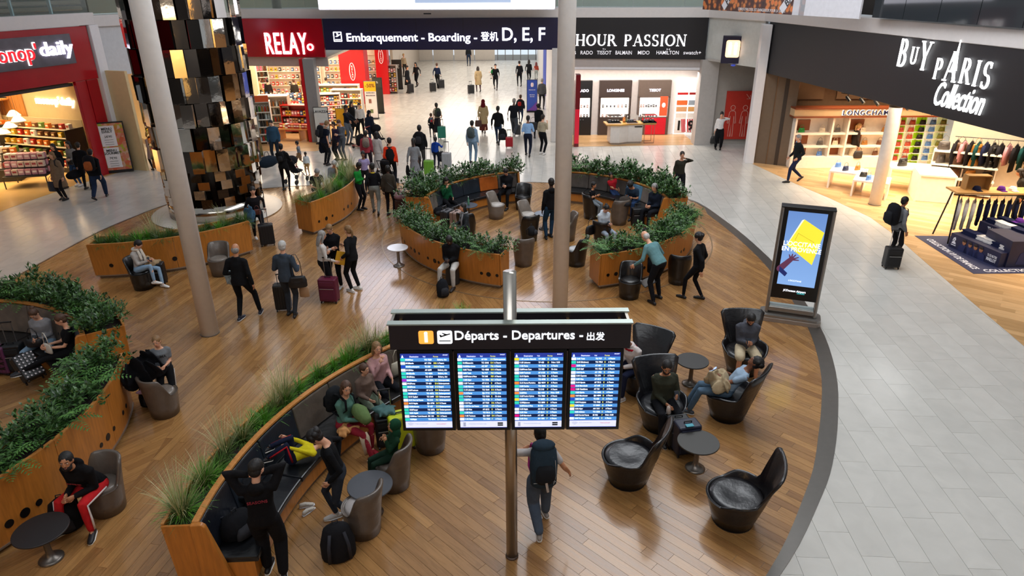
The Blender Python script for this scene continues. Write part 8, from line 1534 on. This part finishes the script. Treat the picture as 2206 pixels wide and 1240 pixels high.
for x, z, c_, w_ in ((.35, 1.355, 'green', 'upper left'), (1.15, 1.355, 'cream', 'upper second'), (1.75, 1.355, 'grey', 'upper third'), (2.75, 1.355, 'cream', 'upper fourth'), (3.6, 1.355, 'tan', 'upper right'), (.3, .855, 'blue', 'middle left'), (1.15, .855, 'grey', 'middle second'), (1.75, .855, 'cream', 'middle third'), (2.9, .855, 'tan', 'middle fourth'), (3.5, .855, 'brown', 'middle right'), (.45, .44, 'black', 'lower left'), (1.2, .44, 'blue', 'lower second'), (2.7, .44, 'cream', 'lower third'), (3.4, .44, 'brown', 'lower right')):
    put(BAGS[c_], 'handbag', loc(t, x, -.25, z), random.uniform(-.2, .2), '%s handbag, %s place in the white niches' % (c_, w_), 'handbag', 'handbags in the white niches')
t = thing('handbag_wall', 'lime green and white striped display wall of small handbags', 'shelving', (15.0, YB, 0), 0)
for i in range(6):
    c_ = ('8ABE1E', 'F0F0C8', '9ACC14', 'F4F8E8', 'D8E0A0', 'C8D8E0')[i]; MB().box((.19 + .40 * i, -.05, 1.0), (.39, .08, 1.98)).build('stripe_panel', M(c_, .4, emit=.25), t)
    if i < 5:
        for k in range(6):
            z = 1.62 - k * .28; MB().box((.19 + .40 * i, -.20, z - .01), (.33, .22, .015)).build('ledge', NW, t); cc = ('coral', 'coral', 'black', 'blue', 'olive')[i]
            put(BAGS[cc], 'handbag', loc(t, .19 + .40 * i, -.2, z), 0, '%s handbag, %s row down, %s column of the lime striped wall' % (cc, ('top', 'second', 'third', 'fourth', 'fifth', 'bottom')[k], ORD[i]), 'handbag', 'handbags on the lime striped wall')
tracklight(V((11.6, 24.6, 3.15)), V((13.6, 22.6, 3.05)), 6, 'black track light in the boutique, left of the white column'); tracklight(V((13.2, 22.2, 3.05)), V((15.6, 23.5, 3.05)), 4, 'black track light just right of the white column'); tracklight(V((14.2, 20.5, 3.0)), V((15.6, 17.0, 3.0)), 6, 'long black track light at the right edge of the boutique')
def etable(px, py, rz, w_, d_, h, label):
    p = fl(px, py); t = thing('display_table', label, 'table', (p.x, p.y, 0), rz); MB().box((0, 0, h - .03), (w_, d_, .06)).build('top', NW, t, bev=.004)
    for s_ in (-1, 1): MB().box((s_ * (w_ / 2 - .03), 0, h / 2 - .03), (.06, d_, h - .06)).build('side', NW, t, bev=.004)
    return t
def goods(t, lst, z, D=BAGS, nm='handbag', where=''):
    for x, y, c_ in lst: put(D[c_], nm, loc(t, x, y, z), random.uniform(-.6, .6), '%s handbag %s' % (c_, where[lst.index((x, y, c_))] if isinstance(where, list) else where), 'handbag', 'handbags on the tables')
t = etable(1822, 402, RAD(-32), 1.15, .95, .62, 'white open-sided display table at the boutique front, left'); goods(t, [(-.4, .2, 'blue'), (-.1, -.2, 'navy'), (.25, .1, 'tan')], .62, where=['on the far left corner of the left display table', 'at the front of the left display table', 'at the right of the left display table'])
t = etable(1872, 420, RAD(-32), 1.1, .95, .58, 'white open-sided display table behind the white column'); goods(t, [(-.3, .1, 'black'), (-.1, -.25, 'blue'), (.3, .0, 'tan')], .58, where=['at the back of the table behind the column', 'in front on the table behind the column', 'right on the table behind the column'])
t = etable(1955, 405, RAD(-20), 1.5, 1.0, .80, 'white display table in front of the lime handbag wall'); put(BIG['black'], 'handbag', loc(t, -.35, -.1, .8), .2, 'large black tote on the table in front of the lime wall', 'handbag', 'handbags on the tables')
t = etable(2000, 425, RAD(-20), 1.1, 1.3, .92, 'tall white block counter right of the lime handbag wall'); MB().box((0, 0, .44), (1.0, 1.2, .86)).build('body', NW, t)
# shelf units with bags
def sunit(px, py, rz, w_, h_, tiers, label, cols, lab):
    p = fl(px, py); t = thing('shelf_unit', label, 'shelving', (p.x, p.y, 0), rz)
    for k in range(tiers + 1): MB().box((0, 0, .1 + (h_ - .1) * k / tiers), (w_, .45, .05)).build('shelf', NW, t)
    for x in (-1, 0, 1): MB().box((x * w_ / 2, .12, h_ / 2), (.04, .06, h_)).build('upright', NW, t)
    MB().box((0, .22, h_ / 2), (w_, .02, h_)).build('mesh_back', M('8A7A6A', .5), t)
    for k in range(tiers + 1):
        n = max(2, int(w_ / .42))
        for i in range(n): c_ = cols[(k * n + i * 2 + k) % len(cols)]; put(BIG[c_], 'large_handbag', loc(t, -w_ / 2 + w_ * (i + .5) / n, -.02, .13 + (h_ - .1) * k / tiers), random.uniform(-.3, .3), '%s large bag, %s from left, %s level, %s' % (c_, ORD[i], ('lowest', 'second', 'third', 'top')[k], lab), 'handbag', 'large bags on the boutique shelves')
sunit(2060, 418, RAD(-28), 1.9, 1.45, 3, 'white shelf unit of dark bags behind the clothes rail', ['grey', 'black', 'brown', 'grey', 'tan'], 'dark bag unit'); sunit(2120, 392, RAD(-28), 1.7, 1.55, 3, 'white shelf unit of blue bags at the right of the boutique', ['blue', 'blue', 'grey', 'navy', 'brown'], 'blue bag unit')
# garments
def garment(col, L_=.72, hood=False):
    m = MB(); m.tube([(0, 0, -L_), (0, 0, -L_ * .4), (0, 0, -.12), (0, 0, -.04), (0, 0, 0)], [(.24, .045), (.235, .04), (.22, .035), (.12, .03), (.06, .02)], 10, fx=(1, 0, 0))
    for s_ in (-1, 1): m.tube([(s_ * .18, 0, -.09), (s_ * .26, 0, -.30), (s_ * .27, 0, -.58)], [(.05, .03), (.05, .03), (.04, .025)], 8)
    m.mat = 1; m.tube([(-.2, 0, -.06), (0, 0, .04), (.2, 0, -.06)], .008, 4); m.tube([(0, 0, .04), (.0, 0, .12)], .004, 4); me = m.mesh('jersey', [cloth(col), BLACK]); me.polygons.foreach_set('use_smooth', [True] * len(me.polygons)); return me
GN = {'navy': garment('141A38'), 'white': garment('D0CCC8', .85), 'black': garment('16141A', .9), 'pink': garment('A87880', .7), 'bright blue': garment('1E44C0', .8), 'teal': garment('0E3A3C', .8)}
ra, rb = fl(2036, 524), V((14.6, 19.0, 0)); rz = RAD(-4)
t = thing('clothes_rail', 'wooden-topped black clothes rail with navy and white jerseys', 'clothes rail', (13.55, 18.25, 0), rz)
for x in (-1.25, 1.25):
    for y in (-.28, .28): MB().tube([(x * 1.05, y * 1.5, 0), (x * .96, y * .6, 1.40)], .022, 6).build('leg', BLACK, t)
MB().box((0, 0, 1.43), (2.7, .62, .05)).build('wooden_top', M('C89858', .5, kind='wood'), t, bev=.005); MB().tube([(-1.2, 0, 1.30), (1.2, 0, 1.30)], .014, 6).build('hanging_bar', BLACK, t)
for i in range(11):
    c_ = 'white' if i < 3 else 'navy'; o = put(GN[c_], 'jersey', loc(t, -1.02 + i * .19, 0, 1.19), rz + pi / 2 - .5, '%s jersey, %s from left on the wooden-topped rail' % (c_, ORD[i]), 'jersey', 'jerseys on the rail')
MB().lathe([(.001, .11), (.07, .09), (.10, .03), (.105, 0)], 14); cap_m = MB().lathe([(.105, 0), (.10, .05), (.07, .10), (.002, .12)], 14).box((0, -.13, .008), (.14, .12, .012)); 
for x, c_, lb in ((-.7, '141A38', 'dark navy cap in the wooden crate on the rail top'), (-.05, '5A2A88', 'purple cap on the wooden rail top'), (.25, 'E8E4E0', 'white cap on the wooden rail top')): put(cap_m.mesh('cap', cloth(c_)), 'cap', loc(t, x, -.02, 1.46), rz, lb, 'cap', 'caps on the rail top')
cr_ = thing('wooden_crate', 'open wooden crate standing on the rail top', 'crate', loc(t, -.7, .08, 1.455), rz); [MB().box(c_, d_).build('board', M('B08850', .6, kind='wood'), cr_) for c_, d_ in (((0, .12, .2), (.62, .02, .4)), ((-.31, 0, .2), (.02, .26, .4)), ((.31, 0, .2), (.02, .26, .4)), ((0, 0, .39), (.62, .26, .02)))]
lying(loc(t, .75, 0, 1.455), 20, '141A38', 'navy and red rucksack on the wooden rail top', (.30, .24, .44), trim='8A1A28'); 
for k, (x, y, z, rw) in enumerate(((16.1, 22.4, 1.95, 'left'), (18.4, 21.3, 1.95, 'right'))):
    t = thing('clothes_rail', 'wall clothes rail of dark garments at the back of the boutique, %s' % rw, 'clothes rail', (x, y, 0), RAD(-25)); MB().tube([(-1.3, 0, z), (1.3, 0, z)], .014, 6).build('bar', BLACK, t); MB().box((0, .32, 1.3), (2.8, .06, 2.6)).build('back_board', M('E4D8C4', .5), t)
    for i in range(12): c_ = ('black', 'pink', 'black', 'teal', 'navy', 'black')[i % 6] if not (k and i == 8) else 'bright blue'; put(GN[c_], 'garment', loc(t, -1.2 + i * .21, 0, z - .12), RAD(-25) + 1.1, '%s garment, %s from left, %s back rail' % (c_, ORD[i], rw), 'garment', 'garments on the back rails')
t = thing('scarf_display', 'bright blue cloth hanging on the right of the boutique', 'clothing', fl(2175, 330, 0) * 0 + V((15.9, 19.9, 0)), 0); m = MB(); m.tube([(0, 0, 2.2), (-.06, 0, 1.9), (-.16, 0, 1.5)], [(.06, .03), (.14, .03), (.18, .03)], 8, fx=(1, 0, 0)); m.build('cloth', cloth('1E44C0'), t, smooth=True); MB().tube([(0, 0, 0), (0, 0, 2.3)], .015, 6).build('pole', BLACK, t)
# podium and mat
ma = [fl(1970, 508), fl(2097, 590), V((fl(2097, 590).x + 3.2, fl(2097, 590).y, 0)), V((15.0, 18.4, 0))]
t = thing('floor_mat', 'dark blue floor mat with white capitals under the jersey podium', 'mat', (0, 0, .006)); MB().prism(ccw([(p.x, p.y) for p in ma]), 0, .006).build('mat', M('23284A', .7), t)
ed = ma[1] - ma[0]; ar = atan2(ed.y, ed.x); 
o = txt('lettering', 'COLLECTION XV DE FRANCE', .22, M('D8D8E0', .6), t, (0, 0, .009), (0, 0, ar), ext=.001, off=.02); xs = [v.co.x for v in o.data.vertices]; k_ = (ed.length - .6) / (max(xs) - min(xs)); o.scale = (k_, 1.15, 1); o.location = ((ma[0] + ma[1]) / 2 + V((-sin(ar), cos(ar), 0)) * .24) + V((0, 0, .009))
o = txt('lettering', 'COLLECTION XV DE FRANCE', .26, M('D8D8E0', .6), t, (ma[1].x + 1.75, ma[1].y + .17, .009), (0, 0, 0), ext=.001, off=.02); o.scale = (.8, .9, 1)
pa_, pb_ = fl(2042, 530), fl(2148, 577); e = pb_ - pa_; ar = atan2(e.y, e.x); L_ = e.length
t = thing('jersey_podium', 'stepped navy podium printed with players and white capitals, stacked with jerseys', 'display', pa_, ar); NV_ = M('191C3C', .5, kind='navy_print', sc=3, amt=.25)
WT = M('E4E4EC', .5); MB().box((L_ / 2, .42, .20), (L_, .84, .40)).build('lower_step', NV_, t, bev=.004); MB().box((L_ / 2, 1.25, .34), (L_, .84, .68)).build('upper_step', NV_, t, bev=.004)
fit(txt('lettering', 'TU ES NOTRE MAILLOT', .2, WT, t, (0, .822, .56), ext=.003, off=.015), L_ * .18, L_ * .97, .46, .62)
fit(txt('lettering', 'TU ES NOTRE', .1, WT, t, (0, -.006, .2), ext=.003), L_ * .77, L_ * .95, .20, .27); fit(txt('lettering', 'MAILLOT', .1, WT, t, (0, -.006, .1), ext=.003, off=.02), L_ * .77, L_ * .95, .09, .18)
def portrait(t, x, y, z, s, jer='1C2450', sk='A06A48'):
    m = MB(); m.ell((0, 0, 0), (.07 * s, .012, .09 * s), None, 12, 8); m.build('printed_face', M(sk, .6), t, loc=(x, y, z)); m = MB(); m.ell((0, 0, .05 * s), (.072 * s, .008, .05 * s), None, 12, 6); m.build('printed_hair', M('2A1C16', .7), t, loc=(x, y - .006, z)); MB().yprism([(-.20 * s, -.34 * s), (.20 * s, -.34 * s), (.16 * s, -.12 * s), (.05 * s, -.07 * s), (-.05 * s, -.07 * s), (-.16 * s, -.12 * s)], -.004, .004).build('printed_shirt', M(jer, .6), t, loc=(x, y, z))
for i, (x, s_) in enumerate(((.30, .85), (.42, .8), (.53, .85), (.64, .85))): portrait(t, L_ * x, -.008, .28, s_)
m = MB(); m.tube([(0, 0, .0), (.03, 0, .06), (.0, 0, .12)], .018, 5); m.tube([(-.04, 0, .02), (-.02, 0, .10)], .014, 5); m.yprism([(-.07, -.06), (.07, -.06), (.04, 0), (-.04, 0)], -.006, .006); m.build('rooster_emblem', WT, t, loc=(L_ * .10, -.008, .20)); MB().box((L_ * .10, -.006, .10), (.16, .004, .02)).build('emblem_bar', WT, t)
q = thing('poster_block', 'large navy block with two printed players at the right edge', 'display', (pb_.x + 1.05, pb_.y + .5, 0), RAD(0)); MB().box((0, 0, .36), (1.7, 1.0, .72)).build('block', NV_, q, bev=.004); portrait(q, -.35, -.505, .55, 1.35); portrait(q, .05, -.508, .50, 1.5); portrait(q, .55, -.505, .55, 1.35)
st_m = MB().box((0, 0, .02), (.30, .24, .04)).box((.01, .01, .055), (.28, .23, .035)).box((-.01, 0, .09), (.29, .22, .035)); SJ = {'navy': st_m.mesh('folded_jerseys', cloth('161C3C')), 'white': st_m.mesh('folded_jerseys', cloth('D4D0CE'))}
for i in range(6): c_ = 'white' if i in (2, 3, 5) else 'navy'; put(SJ[c_], 'folded_jerseys', loc(t, .22 + i * (L_ - .4) / 5, .36, .40), ar + random.uniform(-.2, .2), '%s folded jerseys, %s stack from left on the lower podium step' % (c_, ORD[i]), 'jersey', 'folded jerseys on the podium')
for j in range(2):
    for i in range(6): c_ = 'white' if (i, j) in ((1, 0), (2, 0)) else 'navy'; put(SJ[c_], 'folded_jerseys', loc(t, .22 + i * (L_ - .4) / 5, 1.05 + j * .38, .68), ar + random.uniform(-.2, .2), '%s folded jerseys, %s stack, %s row of the upper podium step' % (c_, ORD[i], ('front', 'rear')[j]), 'jersey', 'folded jerseys on the podium')
put(cap_m.mesh('cap', cloth('5A2A88')), 'cap', loc(t, L_ * .35, 1.5, .78), ar, 'purple cap on the stacked jerseys of the podium', 'cap', None); lying(loc(q, .35, .1, .72), 10, '161C3C', 'navy rucksack on the poster block at the right edge', (.36, .28, .42), trim='242C54')
